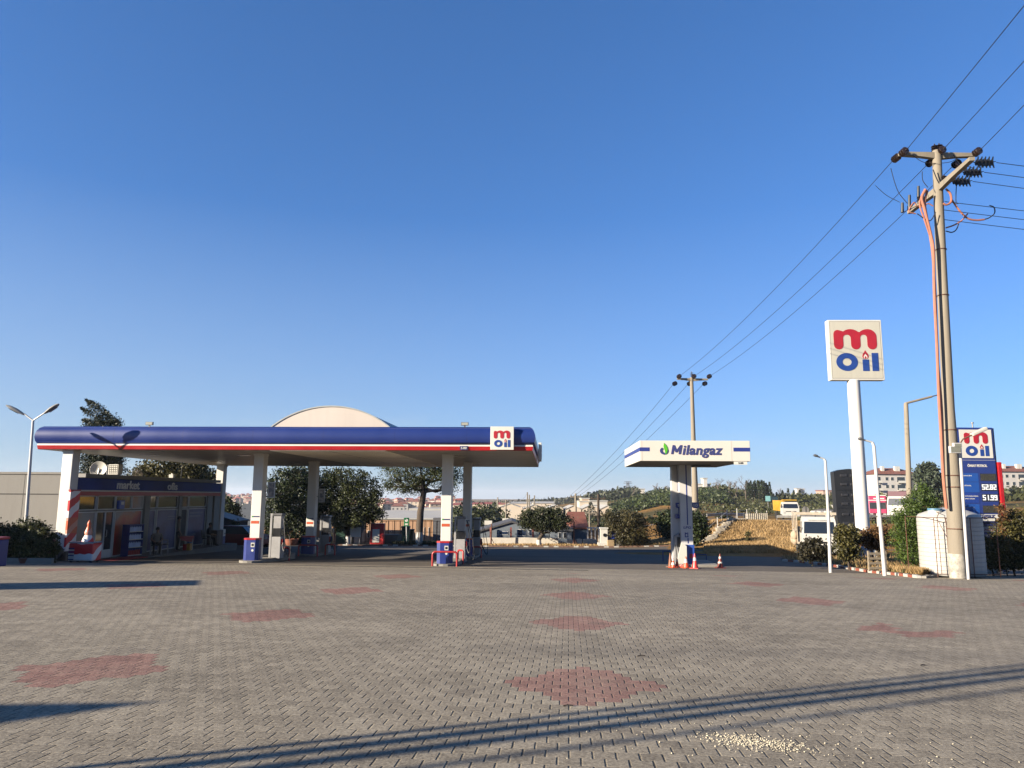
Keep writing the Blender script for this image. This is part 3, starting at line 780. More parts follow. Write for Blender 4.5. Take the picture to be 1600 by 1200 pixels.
mb = MB(); mb.box((-.12, -.9, mz(1.52)), (.15, 13.15, mz(1.697))); mb.build('red_stripe', RED, mk_t)
def sfront(px):
    """position along the front for a pixel column"""
    u = (at(px, 790, 1).x); Y = (-MX + PSI*MY)/(PSI*1.0 - u) if False else None
    # plane x = MX + tan(PSI)*(y-MY)
    t = math.tan(PSI); Y = (MX - t*MY)/(u - t); return (Y-MY)/math.cos(PSI)
def zfront(px, py):
    s = sfront(px); y = MY + s*math.cos(PSI); return at(px, py, y).z - MZ
LETG = mk('letter_grey', (1.1, 1.12, 1.2), .5, .03, 3, spec=.2)
for txt, p0, p1, zc in (('market', 174.5, 210, 2.02), ('ofis', 254.5, 270, 2.02)):
    s0, s1 = sfront(p0), sfront(p1); vs, fs, W_, H_ = textmesh(txt, .015)
    for i in (0,):
        mb = MB(); put_text(mb, txt, (.165, s0, mz(zc)-.20), (0,1,0), (0,0,1), (1,0,0), w=s1-s0, h=.40 if txt == 'market' else .38, bold=.015, thick=.03)
        mb.build('sign_lettering', LETG, mk_t)
FR = mk('window_frame', (.85, .85, .82), .45, .06, 3)
def win(p0, p1, z0, z1, pane, name='window', inset=.06, extra=None, s=None):
    s0, s1 = s if s else (sfront(p0), sfront(p1)); fw = .045
    mb = MB()
    mb.box((-.10, s0, z0), (-.02, s0+fw, z1)); mb.box((-.10, s1-fw, z0), (-.02, s1, z1))
    mb.box((-.10, s0+fw, z0), (-.02, s1-fw, z0+fw)); mb.box((-.10, s0+fw, z1-fw), (-.02, s1-fw, z1))
    f = mb.build(name, FR, mk_t)
    mb = MB(); mb.box((-.135, s0+fw, z0+fw), (-.065, s1-fw, z1-fw)); mb.build('pane', pane, f)
    return f, s0, s1
ZL0, ZL1, ZU0, ZU1 = .02, 2.10, 2.16, mz(1.52)
m, nt, b = base_mat('orange_poster', .35)
geo = nd(nt, 'ShaderNodeNewGeometry'); P = geo.outputs['Position']
sp = nd(nt, 'ShaderNodeSeparateXYZ'); nt.links.new(P, sp.inputs[0])
q = mathn(nt, 'ADD', mathn(nt, 'MULTIPLY', sp.outputs[2], .6), mathn(nt, 'MULTIPLY', noise(nt, P, .9, 3), 1.3))
q2 = mathn(nt, 'SUBTRACT', q, mathn(nt, 'MULTIPLY', mathn(nt, 'SUBTRACT', sp.outputs[1], 34.6), .33))
nt.links.new(ramp(nt, q2, [(.05, (.16, .008, .008)), (.30, (.32, .03, .01)), (.55, (.36, .10, .03)), (.75, (.20, .18, .165))]), b.inputs['Base Color'])
OPOST = m
m, nt, b = base_mat('grey_poster', .35)
geo = nd(nt, 'ShaderNodeNewGeometry'); P = geo.outputs['Position']
nt.links.new(ramp(nt, noise(nt, P, .8, 3), [(.42, (.20, .19, .175)), (.62, (.30, .15, .07))]), b.inputs['Base Color']); GPOST = m
m, nt, b = base_mat('blue_poster', .35)
geo = nd(nt, 'ShaderNodeNewGeometry'); P = geo.outputs['Position']
nt.links.new(ramp(nt, noise(nt, P, 1.2, 3), [(.4, (.012, .018, .09)), (.62, (.03, .05, .15)), (.8, (.08, .10, .18))]), b.inputs['Base Color']); BPOST = m
m, nt, b = base_mat('reflecting_glass', .08, 0, .8)
geo = nd(nt, 'ShaderNodeNewGeometry'); P = geo.outputs['Position']
nt.links.new(ramp(nt, noise(nt, P, 1.6, 3), [(.4, (.02, .022, .025)), (.6, (.07, .055, .03)), (.75, (.20, .12, .03))]), b.inputs['Base Color']); RGL = m
win(121, 152, ZL0, ZL1, GPOST)
win(121, 151, ZU0, ZU1, GLASS); win(153, 181, ZU0, ZU1, GLASS); win(181.5, 206, ZU0, ZU1, RGL); win(207, 224.5, ZU0, ZU1, GPOST)
f, s0, s1 = win(153, 180.5, ZL0, ZL1, GLASS, 'sliding_door')
mb = MB(); mb.box((-.06, (s0+s1)/2-.03, .05), (-.015, (s0+s1)/2+.03, 2.06)); mb.box((-.06, s0+.05, .05), (-.03, s1-.05, .38)); mb.build('door_stile', FR, f)
mb = MB(); mb.tube([(0, (s0+s1)/2+.08, .95), (.05, (s0+s1)/2+.08, .97), (.05, (s0+s1)/2+.08, 1.25), (0, (s0+s1)/2+.08, 1.27)], .014); mb.build('handle', GALV, f)
f, s0, s1 = win(182, 224, ZL0, ZL1, OPOST)
# pilasters
PIL = mk('pilaster_paint', (.36, .35, .31), .7, .08, 2, dirt=.1)
for a, e in ((226, 233.5), (279, 283.5), (323.5, 331), (334, 346.5)):
    mb = MB(); s0, s1 = sfront(a), sfront(e); mb.box((-.13, s0, -.6), (.04, s1, mz(1.52))); mb.build('pilaster', PIL, mk_t)
f, s0, s1 = win(234, 245, ZL0, ZL1, BPOST, 'glass_door')
mb = MB(); mb.tube([(0, s0+.1, .95), (.05, s0+.1, .97), (.05, s0+.1, 1.2), (0, s0+.1, 1.22)], .014); mb.build('handle', GALV, f)
win(234, 246, ZU0, ZU1, GLASS); win(247, 278.5, ZU0, ZU1, GLASS)
f, s0, s1 = win(247, 278.5, ZL0, ZL1, BPOST)
mb = MB()
for zz in (1.68, 1.55): mb.box((-.064, s0+(s1-s0)*.55, zz), (-.058, s1-.1, zz+.06))
mb.build('vinyl_text', mk('vinyl', (.20, .24, .34), .5), f)
f, s0, s1 = win(284, 294.5, ZL0, ZL1, mk('dark_opening', (.008, .008, .009), .6), 'open_door')
win(284, 295, ZU0, ZU1, GLASS); win(295.5, 323, ZU0, ZU1, GLASS)
f, s0, s1 = win(295.5, 323, ZL0, ZL1, BPOST)
mb = MB()
for zz, k in ((1.80, .9), (1.62, .75), (.6, .5)): mb.box((-.064, s0+.25, zz), (-.058, s0+.25+(s1-s0-.4)*k, zz+.10))
mb.build('vinyl_text', mk('vinyl', (.20, .24, .34), .5), f)
mb = MB(); s0 = sfront(183); mb.bbox((-.02, s0, 2.18), (.12, s0+.42, 2.58), .02); bx = mb.build('blue_box_sign', BLUE2, mk_t)
mb = MB(); mb.box((.12, s0+.12, 2.38), (.127, s0+.34, 2.52)); mb.build('print', SIGNW, bx)
mb = MB(); s0, s1 = sfront(128), sfront(346); mb.box((-.14, -.4, -.6), (1.3, 13.3, .0)); mb.build('step', mk('step_concrete', (.22, .21, .19), .85, .12, 3, bump=.2), mk_t)
# rooftop clutter
def roof_pt(px, dxl): 
    s = sfront(px); return Vector((MX, MY, 0)) + A2*dxl + B2*s + Vector((0, 0, 2.46))
p = roof_pt(178, -.9)
t = thing('satellite_dish', 'round pale satellite dish on the shop roof in front of the cypress', 'dish', p)
mb = MB(); M = Matrix.Translation((0, 0, .28)) @ Matrix.Rotation(R(78), 4, 'X') @ Matrix.Rotation(R(10), 4, 'Y')
mb.lathe([(.02, -.10), (.2, -.075), (.33, -.02), (.37, .0), (.36, .01), (.2, -.06), (.02, -.085)], n=20, M=M); mb.build('reflector', SIGNW, t, True)
mb = MB(); mb.tube([(0, 0, 0), (0, .05, .3)], .025); mb.tube([(0, 0, .05), (0, -.35, .15), (.0, -.4, .3)], .012); mb.build('mount', GREYM, t)
for i, (px, dxl, lb) in enumerate(((191.5, -.5, 'sunlit air conditioner unit next to the satellite dish on the shop roof'), (201, -.9, 'darker air conditioner unit right of the sunlit one on the shop roof'))):
    p = roof_pt(px, dxl); t = thing('air_conditioner', lb, 'air conditioner', p, R(-8+8*i), 'air conditioner units on the shop roof')
    mb = MB(); mb.bbox((-.26, -.15, .04), (.26, .17, .52), .02); mb.build('casing', SIGNW if i == 0 else GREYM, t)
    mb = MB()
    for k in range(5): mb.box((-.22, -.156, .1+k*.085), (.22, -.15, .13+k*.085))
    for k in range(5): mb.box((-.2+k*.1, -.158, .08), (-.185+k*.1, -.152, .5))
    mb.build('grille', BLACKP, t)
    mb = MB(); mb.box((-.22, -.1, 0), (-.18, .1, .04)); mb.box((.18, -.1, 0), (.22, .1, .04)); mb.build('foot', GREYM, t)
p = roof_pt(274, -.3); mb = MB(); mb.bbox((-.12, -.12, 0), (.12, .12, .2), .02); mb.cyl((0, 0, .2), (0, 0, .26), .05); solo(mb, 'roof_vent', SIGNW, 'small white vent box on the shop roof above the ofis sign', 'vent', p)
p = roof_pt(296, -.6); mb = MB(); mb.tube([(0,0,0), (.02, 0, 1.3), (.08, 0, 2.6)], .015, 5); mb.tube([(.08, -.3, 2.3), (.08, .3, 2.3)], .01, 4); solo(mb, 'antenna_mast', GREYM, 'thin antenna mast on the shop roof near the ofis sign', 'antenna', p)

# striped red and white wrap on the left front column
cx_, cy_ = CPOS['a']; g = H(cx_, cy_)
p = Vector((cx_, cy_, 0)) + A2*.27
m, nt, b = base_mat('swirl_print', .4)
geo = nd(nt, 'ShaderNodeNewGeometry'); P = geo.outputs['Position']
sp = nd(nt, 'ShaderNodeSeparateXYZ'); nt.links.new(P, sp.inputs[0])
q = mathn(nt, 'ADD', sp.outputs[2], mathn(nt, 'MULTIPLY', sp.outputs[1], -.7)); q = mathn(nt, 'ADD', q, mathn(nt, 'MULTIPLY', noise(nt, P, 1.2, 2), .5))
st = mathn(nt, 'GREATER_THAN', mathn(nt, 'FRACT', mathn(nt, 'MULTIPLY', q, 1.35)), .45)
c = mixc(nt, st, (.60, .56, .54), (.50, .015, .02))
orr = mathn(nt, 'COMPARE', sp.outputs[2], .30, .32); c = mixc(nt, mathn(nt, 'MULTIPLY', orr, .75), c, (.45, .10, .02))
nt.links.new(c, b.inputs['Base Color']); SWIRL = m
t = thing('ice_cream_banner', 'tall red and white swirled banner on the left end column', 'banner', (p.x, p.y, g), -PSI)
mb = MB(); mb.box((-.02, -.34, .35), (.06, .30, 2.85)); mb.build('board', SWIRL, t)
mb = MB(); mb.box((-.03, -.36, 2.85), (.07, .32, 2.91)); mb.box((-.03, -.36, .30), (.07, .32, .35)); mb.build('edge', RAILR, t)
mb = MB(); mb.bbox((-.42, -.42, -.3), (.42, .42, .42), .03)
solo(mb, 'column_plinth', mk('dark_plinth', (.16, .145, .12), .9, .15, 3), 'concrete plinth under the left end canopy column', 'plinth', (cx_, cy_, g), -PSI)
# ice-cream freezer with cone top sign
p = gnd(131, 879); p = Vector((p.x, p.y, H(p.x, p.y)))
t = thing('ice_cream_freezer', 'red white chest freezer with swirled print and a cone shaped sign on top', 'freezer', p, -PSI)
mb = MB(); mb.bbox((-.50, -.28, .08), (.50, .32, .76), .05); mb.build('chest', SWIRL, t)
mb = MB(); mb.bbox((-.51, -.29, .76), (.51, .33, .81), .02); mb.build('lid', mk('freezer_lid', (.4, .42, .45), .2), t)
mb = MB(); mb.lathe([(.22, 0), (.20, .10), (.12, .25), (.15, .35), (.11, .45), (.06, .62), (.08, .68), (.04, .78), (.01, .84)], c=(.05, .05, .81), n=16); mb.build('cone_sign', SWIRL, t, True)
mb = MB()
for k in range(7): mb.mat(k % 2).box((-.48, -.288, .12+k*.07), (-.25, -.282, .165+k*.07))
mb.build('striped_sticker', [BLUEP, SIGNW], t)
mb = MB()
for x in (-.4, .4):
    for y in (-.2, .24): mb.cyl((x, y, 0), (x, y, .09), .05)
mb.build('caster', DARK, t)
mb = MB(); mb.box((-1.4, -.45, -.02), (1.5, .5, .012))
p2 = gnd(182, 875); solo(mb, 'entrance_mat', mk('red_mat', (.40, .015, .015), .95, .2, 6), 'red doormat in front of the sliding shop door', 'doormat', (p2.x, p2.y, H(p2.x, p2.y)+.03), R(80))
# bottle rack
def shop_pt(px, out, dz=0):
    s = sfront(px); v = Vector((MX, MY, 0)) + A2*out + B2*s; return Vector((v.x, v.y, MZ+dz))
p = shop_pt(197, .45)
t = thing('bottle_rack', 'dark blue display shelf with rows of bottled water in front of the orange window', 'shelf', p, R(90)-PSI-R(14))
mb = MB(); mb.box((-.42, .18, 0), (.42, .22, 1.42)); mb.box((-.44, -.2, 0), (-.42, .22, 1.42)); mb.box((.42, -.2, 0), (.44, .22, 1.42)); mb.box((-.44, -.2, 1.42), (.44, .22, 1.46)); mb.build('frame', BLUEP, t)
for k in range(4):
    mb = MB(); z = .06+k*.36; mb.box((-.42, -.2, z-.03), (.42, .18, z)); sh = mb.build('shelf', SIGNW, t)
    mb = MB()
    for i in range(8):
        x = -.36+i*.103; mb.mat(0 if k else 2).lathe([(.036, 0), (.036, .17), (.014, .22), (.014, .235)], c=(x, -.10, z), n=8); mb.mat(1).cyl((x, -.10, z+.235), (x, -.10, z+.255), .017, n=8)
    mb.build('bottle', [mk('water_bottle', (.75, .9, 1.2), .15), BLUE2, RAILR], sh)

# ---------------------------------------------------------------- people
SKIN = mk('skin', (.34, .19, .125), .5, .05, 6)
def person(loc, rz, label, joints, zones, hair=(.02, .016, .013)):
    """joints: name -> (pos, radius, parent)"""
    bm = bmesh.new(); sk = bm.verts.layers.skin.verify(); V_ = {}
    for k, (p_, r_, pa) in joints.items():
        v = bm.verts.new(p_); v[sk].radius = (r_, r_) if not isinstance(r_, tuple) else r_; V_[k] = v
        if pa: bm.edges.new((V_[pa], v))
    V_['pelvis'][sk].use_root = True
    me = bpy.data.meshes.new('person'); bm.to_mesh(me); bm.free()
    o = bpy.data.objects.new('person', me); COL.objects.link(o)
    o.modifiers.new('s', 'SKIN').use_smooth_shade = True; md = o.modifiers.new('d', 'SUBSURF'); md.levels = 2; md.render_levels = 2
    dg = bpy.context.evaluated_depsgraph_get(); m2 = bpy.data.meshes.new_from_object(o.evaluated_get(dg))
    o.modifiers.clear(); o.data = m2; bpy.data.meshes.remove(me); m2.name = 'person'
    for mt in zones['mats']: m2.materials.append(mt)
    for p_ in m2.polygons: p_.material_index = zones['fn'](p_.center); p_.use_smooth = True
    o.location = loc; o.rotation_euler = (0, 0, rz); tag(o, label, 'person')
    hc = joints['head'][0]
    mb = MB(); mb.ball((hc[0], hc[1]-.012, hc[2]+.035), (.088, .102, .095), 14, 8)
    mb.build('hair', mk('hair', hair, .6), o, True)
    mb = MB()
    for s_ in (-1, 1):
        mb.mat(0).ball((hc[0]+s_*.033, hc[1]+.088, hc[2]+.012), .012, 6, 4); mb.mat(1).ball((hc[0]+s_*.086, hc[1]+.0, hc[2]-.005), (.012, .022, .032), 6, 4)
    mb.mat(1).ball((hc[0], hc[1]+.104, hc[2]-.018), (.014, .02, .022), 6, 4); mb.mat(2).ball((hc[0], hc[1]+.088, hc[2]-.052), (.026, .012, .007), 6, 4)
    mb.build('face', [BLACKP, SKIN, mk('lips', (.25, .08, .07), .5)], o, True)
    return o
def hand_j(J, wrist, d, tag_):
    """palm and five short fingers beyond the wrist along d"""
    w_ = Vector(J[wrist][0]); d = Vector(d).normalized(); s_ = d.orthogonal().normalized(); e = d.cross(s_)
    J['palm'+tag_] = (tuple(w_+d*.06), (.034, .018), wrist)
    for i in range(4):
        off = s_*(-.027+.018*i)
        J['f%d' % i+tag_] = (tuple(w_+d*.105+off), .009, 'palm'+tag_); J['g%d' % i+tag_] = (tuple(w_+d*(.15-.006*abs(i-1.5))+off+e*.018), .008, 'f%d' % i+tag_)
    J['t'+tag_] = (tuple(w_+d*.055+s_*.045+e*.01), .010, 'palm'+tag_)
def standing():
    J = {'pelvis': ((0, 0, .95), (.15, .11), None), 'waist': ((0, 0, 1.10), (.135, .10), 'pelvis'), 'chest': ((0, .01, 1.32), (.16, .115), 'waist'), 'neck0': ((0, 0, 1.47), .06, 'chest'), 'neck': ((0, .01, 1.53), .05, 'neck0'), 'head': ((0, .02, 1.64), (.078, .095), 'neck'), 'crown': ((0, .015, 1.71), .055, 'head')}
    for s_, n in ((-1, 'L'), (1, 'R')):
        J['sh'+n] = ((s_*.19, 0, 1.41), .062, 'chest'); J['el'+n] = ((s_*.25, -.02, 1.14), .045, 'sh'+n); J['wr'+n] = ((s_*.24, .10, .90), .030, 'el'+n); hand_j(J, 'wr'+n, (0, .3, -1), n)
        J['hip'+n] = ((s_*.10, 0, .86), .088, 'pelvis'); J['kn'+n] = ((s_*.11, .03, .49), .058, 'hip'+n); J['an'+n] = ((s_*.11, -.01, .09), .040, 'kn'+n); J['to'+n] = ((s_*.12, .15, .04), .035, 'an'+n)
    return J
def seated(lean=0):
    J = {'pelvis': ((0, 0, .50), (.16, .13), None), 'waist': ((0, .01+lean*.3, .66), (.145, .11), 'pelvis'), 'chest': ((0, .02+lean*.7, .88), (.165, .12), 'waist'), 'neck0': ((0, .03+lean, 1.02), .06, 'chest'), 'neck': ((0, .05+lean*1.1, 1.08), .05, 'neck0'), 'head': ((0, .08+lean*1.2, 1.19), (.078, .095), 'neck'), 'crown': ((0, .08+lean*1.2, 1.26), .055, 'head')}
    for s_, n in ((-1, 'L'), (1, 'R')):
        J['sh'+n] = ((s_*.19, .02+lean*.9, .97), .062, 'chest'); J['el'+n] = ((s_*.24, .08+lean, .72), .045, 'sh'+n); J['wr'+n] = ((s_*.14, .30+lean, .64), .030, 'el'+n); hand_j(J, 'wr'+n, (-s_*.3, 1, -.1), n)
        J['hip'+n] = ((s_*.10, .06, .50), .09, 'pelvis'); J['kn'+n] = ((s_*.14, .44, .50), .062, 'hip'+n); J['an'+n] = ((s_*.13, .48, .10), .042, 'kn'+n); J['to'+n] = ((s_*.14, .62, .04), .035, 'an'+n)
    return J
SHIRT = mk('beige_shirt', (.30, .25, .20), .9, .12, 8); TROU = mk('dark_trousers', (.018, .018, .022), .9, .2, 8); JACK = mk('dark_jacket', (.02, .022, .03), .9, .2, 8); SHOE = mk('shoe', (.02, .02, .02), .6)
def zf_stand(c): return 0 if c.z > 1.49 or (abs(c.x) > .17 and c.z < 1.17 and c.z > .6) else (1 if c.z > .98 else (3 if c.z < .08 else 2))
def zf_seat(c): return 0 if c.z > 1.05 or (c.y > .22 and .58 < c.z < .8) else (1 if c.z > .58 else (3 if c.z < .08 else 2))
p = shop_pt(252, 1.0)
person(p, R(-60), 'standing person with pale shirt and black trousers outside the office door', standing(), {'mats': [SKIN, SHIRT, TROU, SHOE], 'fn': zf_stand})
CHF = mk('chair_frame_light', (.45, .45, .43), .4, .1, 4, metal=.3)
def chair(p, rz, label, seatm=BLACKP, legm=CHF, grp='chairs in front of the shop'):
    t = thing('chair', label, 'chair', p, rz, grp)
    mb = MB(); mb.bbox((-.24, -.22, .42), (.24, .24, .47), .02); mb.build('seat', seatm, t)
    mb = MB(); M = Matrix.Translation((0, -.23, .47)) @ Matrix.Rotation(R(10), 4, 'X'); mb.bbox((-.24, -.02, .0), (.24, .02, .45), .015, M); mb.build('backrest', seatm, t)
    for sx in (-1, 1):
        for sy in (-1, 1):
            mb = MB(); mb.tube([(sx*.21, sy*.19, .43), (sx*.25, sy*.25, 0)], .016, 6); mb.build('leg', legm, t)
        mb = MB(); mb.tube([(sx*.25, -.24, .62), (sx*.26, 0, .65), (sx*.25, .2, .63), (sx*.24, .2, .44)], .016, 6); mb.build('armrest', legm, t)
    return t
p = shop_pt(216, 1.05); chair(p, R(-150), 'black chair with pale legs taken by the seated person near the bottle rack')
person(p + Vector((0, 0, .0)), R(-150), 'seated person in pale top leaning forward beside the bottle rack', seated(.14), {'mats': [SKIN, SHIRT, TROU, SHOE], 'fn': zf_seat})
p = shop_pt(229, 1.0); chair(p, R(-70), 'empty black chair with pale legs between the two people')
p = shop_pt(266, 1.0); t = thing('side_table', 'small table with red cloth and boxes on it by the office window', 'table', p, R(20))
mb = MB(); mb.bbox((-.35, -.35, .66), (.35, .35, .71), .015); mb.build('tabletop', RAILR, t)
for sx in (-1, 1):
    for sy in (-1, 1):
        mb = MB(); mb.tube([(sx*.3, sy*.3, .67), (sx*.33, sy*.33, 0)], .02, 6); mb.build('leg', CHF, t)
mb = MB(); mb.quad((-.36, -.362, .70), (.36, -.362, .70), (.30, -.37, .42), (-.2, -.37, .50)); mb.quad((.362, -.36, .70), (.362, .36, .70), (.37, .2, .45), (.37, -.3, .40)); mb.build('cloth', RAILR, t)
p = shop_pt(261, 1.25); mb = MB(); mb.mat(0).bbox((-.18, -.15, 0), (.0, .15, .32), .02); mb.mat(1).bbox((.02, -.15, 0), (.2, .12, .36), .02); solo(mb, 'bottle_crate', [RAILR, mk('crate_yellow', (.6, .3, .03), .5)], 'red and yellow crates standing under the red table', 'crate', p)
p = shop_pt(275, .9); mb = MB(); mb.lathe([(.16, 0), (.17, .3), (.12, .4), (.05, .44), (.05, .48)], n=14); solo(mb, 'water_canister', mk('blue_jug', (.05, .22, .5), .3), 'blue water canister right of the red table', 'canister', p, smooth=True)
p = shop_pt(303, .9); chair(p, R(-80), 'dark chair taken by the person in dark clothes near the far end of the shop')
person(p, R(-80), 'seated person in dark clothes by the blue office window', seated(.05), {'mats': [SKIN, JACK, TROU, SHOE], 'fn': zf_seat})
p = shop_pt(318, .8); t = thing('low_cabinet', 'dark brown cabinet at the far end of the shop front', 'cabinet', p, -PSI)
mb = MB(); mb.bbox((-.3, -.4, .04), (.3, .4, .85), .02); mb.build('body', mk('dark_wood', (.03, .018, .012), .5, .2, 5), t); mb = MB(); mb.box((.3, -.01, .1), (.31, .01, .8)); mb.box((.30, -.1, .45), (.33, -.08, .55)); mb.build('door_gap', GREYM, t)
p = shop_pt(331, .7); t = thing('water_dispenser', 'small pale water dispenser at the end pilaster of the shop', 'dispenser', p, -PSI)
mb = MB(); mb.bbox((-.17, -.17, 0), (.17, .17, .45), .02); mb.build('base', BLUEP, t); mb = MB(); mb.bbox((-.17, -.17, .45), (.17, .17, .85), .02); mb.build('body', SIGNW, t)
mb = MB(); mb.box((.17, -.05, .6), (.21, -.02, .63)); mb.box((.17, .02, .6), (.21, .05, .63)); mb.build('tap', BLACKP, t)

# ================================================================ left edge
# grey rendered hall behind
a = gp(-150, 41); e = gp(97, 41)
t = thing('rendered_hall', 'flat roofed grey rendered building behind the hedge at the left edge', 'building', (a.x-6, 41, a.z), 0)
zt = at(50, 737.5, 41).z - a.z; zj = at(50, 772, 41).z - a.z; wd = e.x-a.x+6-.05
mb = MB(); mb.box((0, 0, -.8), (wd, 9, zt-.12)); mb.build('wall', WALLC, t)
mb = MB(); mb.box((-.05, -.05, zt-.12), (wd+.05, 9.05, zt)); mb.build('coping', CONC, t)
mb = MB(); mb.box((-.01, -.012, zj-.03), (wd+.01, 0, zj+.03)); mb.build('joint_band', mk('dark_joint', (.06, .055, .05), .8), t)
for x in (3.1, 6.2, 9.3, 12.4): mb = MB(); mb.box((x-.012, -.004, -.2), (x+.012, 0, zt-.12)); mb.build('panel_joint', mk('dark_joint', (.06, .055, .05), .8), t)
# double street lamp
def lamp_double():
    Y = 29.14; b0 = at(38.5, 845, Y); g = H(b0.x, Y); top = at(51.7, 657, Y)
    t = thing('street_lamp', 'white double headed street lamp rising behind the hedge', 'street lamp', (b0.x, Y, g))
    o = Vector((b0.x, Y, g)); base = Vector((0, 0, 0)); k = (top-b0); j = top-o; bb = at(37.5, 868, Y)-o; bb.z = 0
    mb = MB(); mb.cyl(bb, j, .075, .045, 12); mb.build('pole', LAMPW, t, True)
    for (px, py, hx_, hy_, hx2, hy2) in ((37, 646, 37, 648, 10, 633.5), (70, 645, 70, 646, 92, 631.5)):
        s_ = at(px, py, Y)-o; h0 = at(hx_, hy_, Y)-o; h1 = at(hx2, hy2, Y)-o
        mb = MB(); mb.tube([j-Vector((0,0,.05)), j+Vector((0,0,0)), s_], .028, 8); arm = mb.build('arm', LAMPW, t, True)
        mb = MB(); d = (h1-h0); ln = d.length; q = d.to_track_quat('X', 'Z').to_matrix().to_4x4(); M = Matrix.Translation(h0) @ q
        # cobra head
        secs = [(0, .05, .05), (.15, .09, .07), (.5, .14, .09), (.85, .12, .07), (1, .05, .03)]; vs = []; n = 10
        for f_, ry_, rz_ in secs:
            for i in range(n):
                a_ = 2*math.pi*i/n; vs.append(M @ Vector((f_*ln, ry_*math.cos(a_), rz_*math.sin(a_)*(1.0 if math.sin(a_) > 0 else .5))))
        mb.add(vs, [(i*n+j_, i*n+(j_+1)%n, (i+1)*n+(j_+1)%n, (i+1)*n+j_) for i in range(4) for j_ in range(n)] + [tuple(range(n))[::-1], tuple(4*n+j_ for j_ in range(n))])
        hd = mb.build('lamp_head', mk('lamp_head_grey', (.34, .33, .30), .45, .1, 4), t, True)
        mb = MB(); vs = [M @ Vector((x*ln, y, -.055)) for x, y in ((.25, -.09), (.8, -.09), (.8, .09), (.25, .09))]; mb.quad(*vs); mb.build('diffuser', mk('lamp_glass', (.16, .14, .11), .3), hd)
lamp_double()
# air/vacuum machine and tyre inflator left of the column
p = gnd(90, 876); p.z = H(p.x, p.y); t = thing('tyre_air_station', 'white tyre air machine on grey head leaning post beside the left column', 'air machine', p, -PSI)
mb = MB(); mb.prism([(-.24, 0), (.16, 0), (.10, 1.05), (-.06, 1.05)], (0, .12, 0), (1,0,0), (0,0,1), (0,-1,0), .24); mb.build('body', SIGNW, t)
mb = MB(); mb.bbox((-.12, -.14, 1.05), (.16, .14, 1.36), .02); mb.build('head', mk('head_grey', (.2, .24, .24), .5), t)
mb = MB(); mb.bbox((-.15, -.16, 1.36), (.19, .16, 1.42), .01); mb.build('cap', GREYM, t)
mb = MB(); pts = [(-.2+.18*math.cos(i*.5), -.2, .55+.18*math.sin(i*.5)) for i in range(26)]; mb.tube(pts, .016, 5); mb.build('hose', DARK, t)
mb = MB(); mb.box((-.05, -.126, .35), (.07, -.12, .75)); mb.build('sticker', RAILR, t)
p = gnd(76, 879); p.z = H(p.x, p.y); t = thing('fire_extinguisher_cart', 'dark red wheeled extinguisher in the shade of the hedge', 'extinguisher', p, R(20))
mb = MB(); mb.lathe([(.16, .12), (.17, .2), (.17, .85), (.10, .97), (.04, 1.0), (.04, 1.08)], n=14); mb.build('cylinder', mk('dark_red', (.07, .008, .008), .4), t, True)  # red darkened to stand in for the hedge's shade
for s_ in (-1, 1):
    mb = MB(); mb.cyl((s_*.2, .05, .13), (s_*.24, .05, .13), .13, n=16); mb.build('wheel', DARK, t)
mb = MB(); mb.tube([(-.12, .15, .2), (-.12, .22, 1.0), (-.12, .3, 1.2), (.12, .3, 1.2), (.12, .22, 1.0), (.12, .15, .2)], .018); mb.build('handle', GREYM, t)
p = gnd(94, 877); p.z = H(p.x, p.y); mb = MB(); mb.lathe([(.10, -.07), (.30, -.10), (.33, 0), (.30, .10), (.10, .07)], n=20, M=Matrix.Translation((0, -.4, .36)) @ Matrix.Rotation(R(80), 4, 'X'))
solo(mb, 'old_tyre', DARK, 'black tyre propped against the white air machine', 'tyre', p, smooth=True)
p = gnd(-14, 885); p.z = H(p.x, p.y); t = thing('waste_bin', 'blue bin with red rim at the far left edge of the picture', 'bin', p, -PSI)
mb = MB(); mb.bbox((-.38, -.3, 0), (.30, .3, .86), .03); mb.build('body', BLUEP, t); mb = MB(); mb.bbox((-.40, -.32, .86), (.32, .32, .94), .02); mb.build('rim', RAILR, t)
for i, (px, py) in enumerate(((22, 880), (38, 881))):
    p = gnd(px, py); p.z = H(p.x, p.y); mb = MB(); mb.lathe([(.14, 0), (.2, .18), (.22, .2), (.2, .21), (.17, .17), (.02, .16)], n=14)
    for k in range(60):
        mb.mat(1).leaf(Vector((rng.gauss(0, .09), rng.gauss(0, .09), .28+rng.random()*.18)), .07, rng)
    solo(mb, 'flower_pot', [mk('terracotta', (.25, .09, .045), .85, .15, 6), foliage('potleaf', (.03, .05, .015), (.18, .2, .06))], ['clay pot with a plant beside the blue bin', 'clay pot with a plant in front of the hedge, away from the bin'][i], 'flower pot', p)
# planter edge of the hedge
a = at(-60, 884, 27.4); e = at(80, 880, 27.4); mb = MB(); d = Vector((e.x-a.x, e.y-a.y, 0)); ln = d.length; mb.box((0, 0, -.2), (ln, .15, .18)); solo(mb, 'planter_kerb', CONC, 'low concrete edging in front of the hedge', 'edging', (a.x, a.y, H(a.x, a.y)), math.atan2(d.y, d.x))
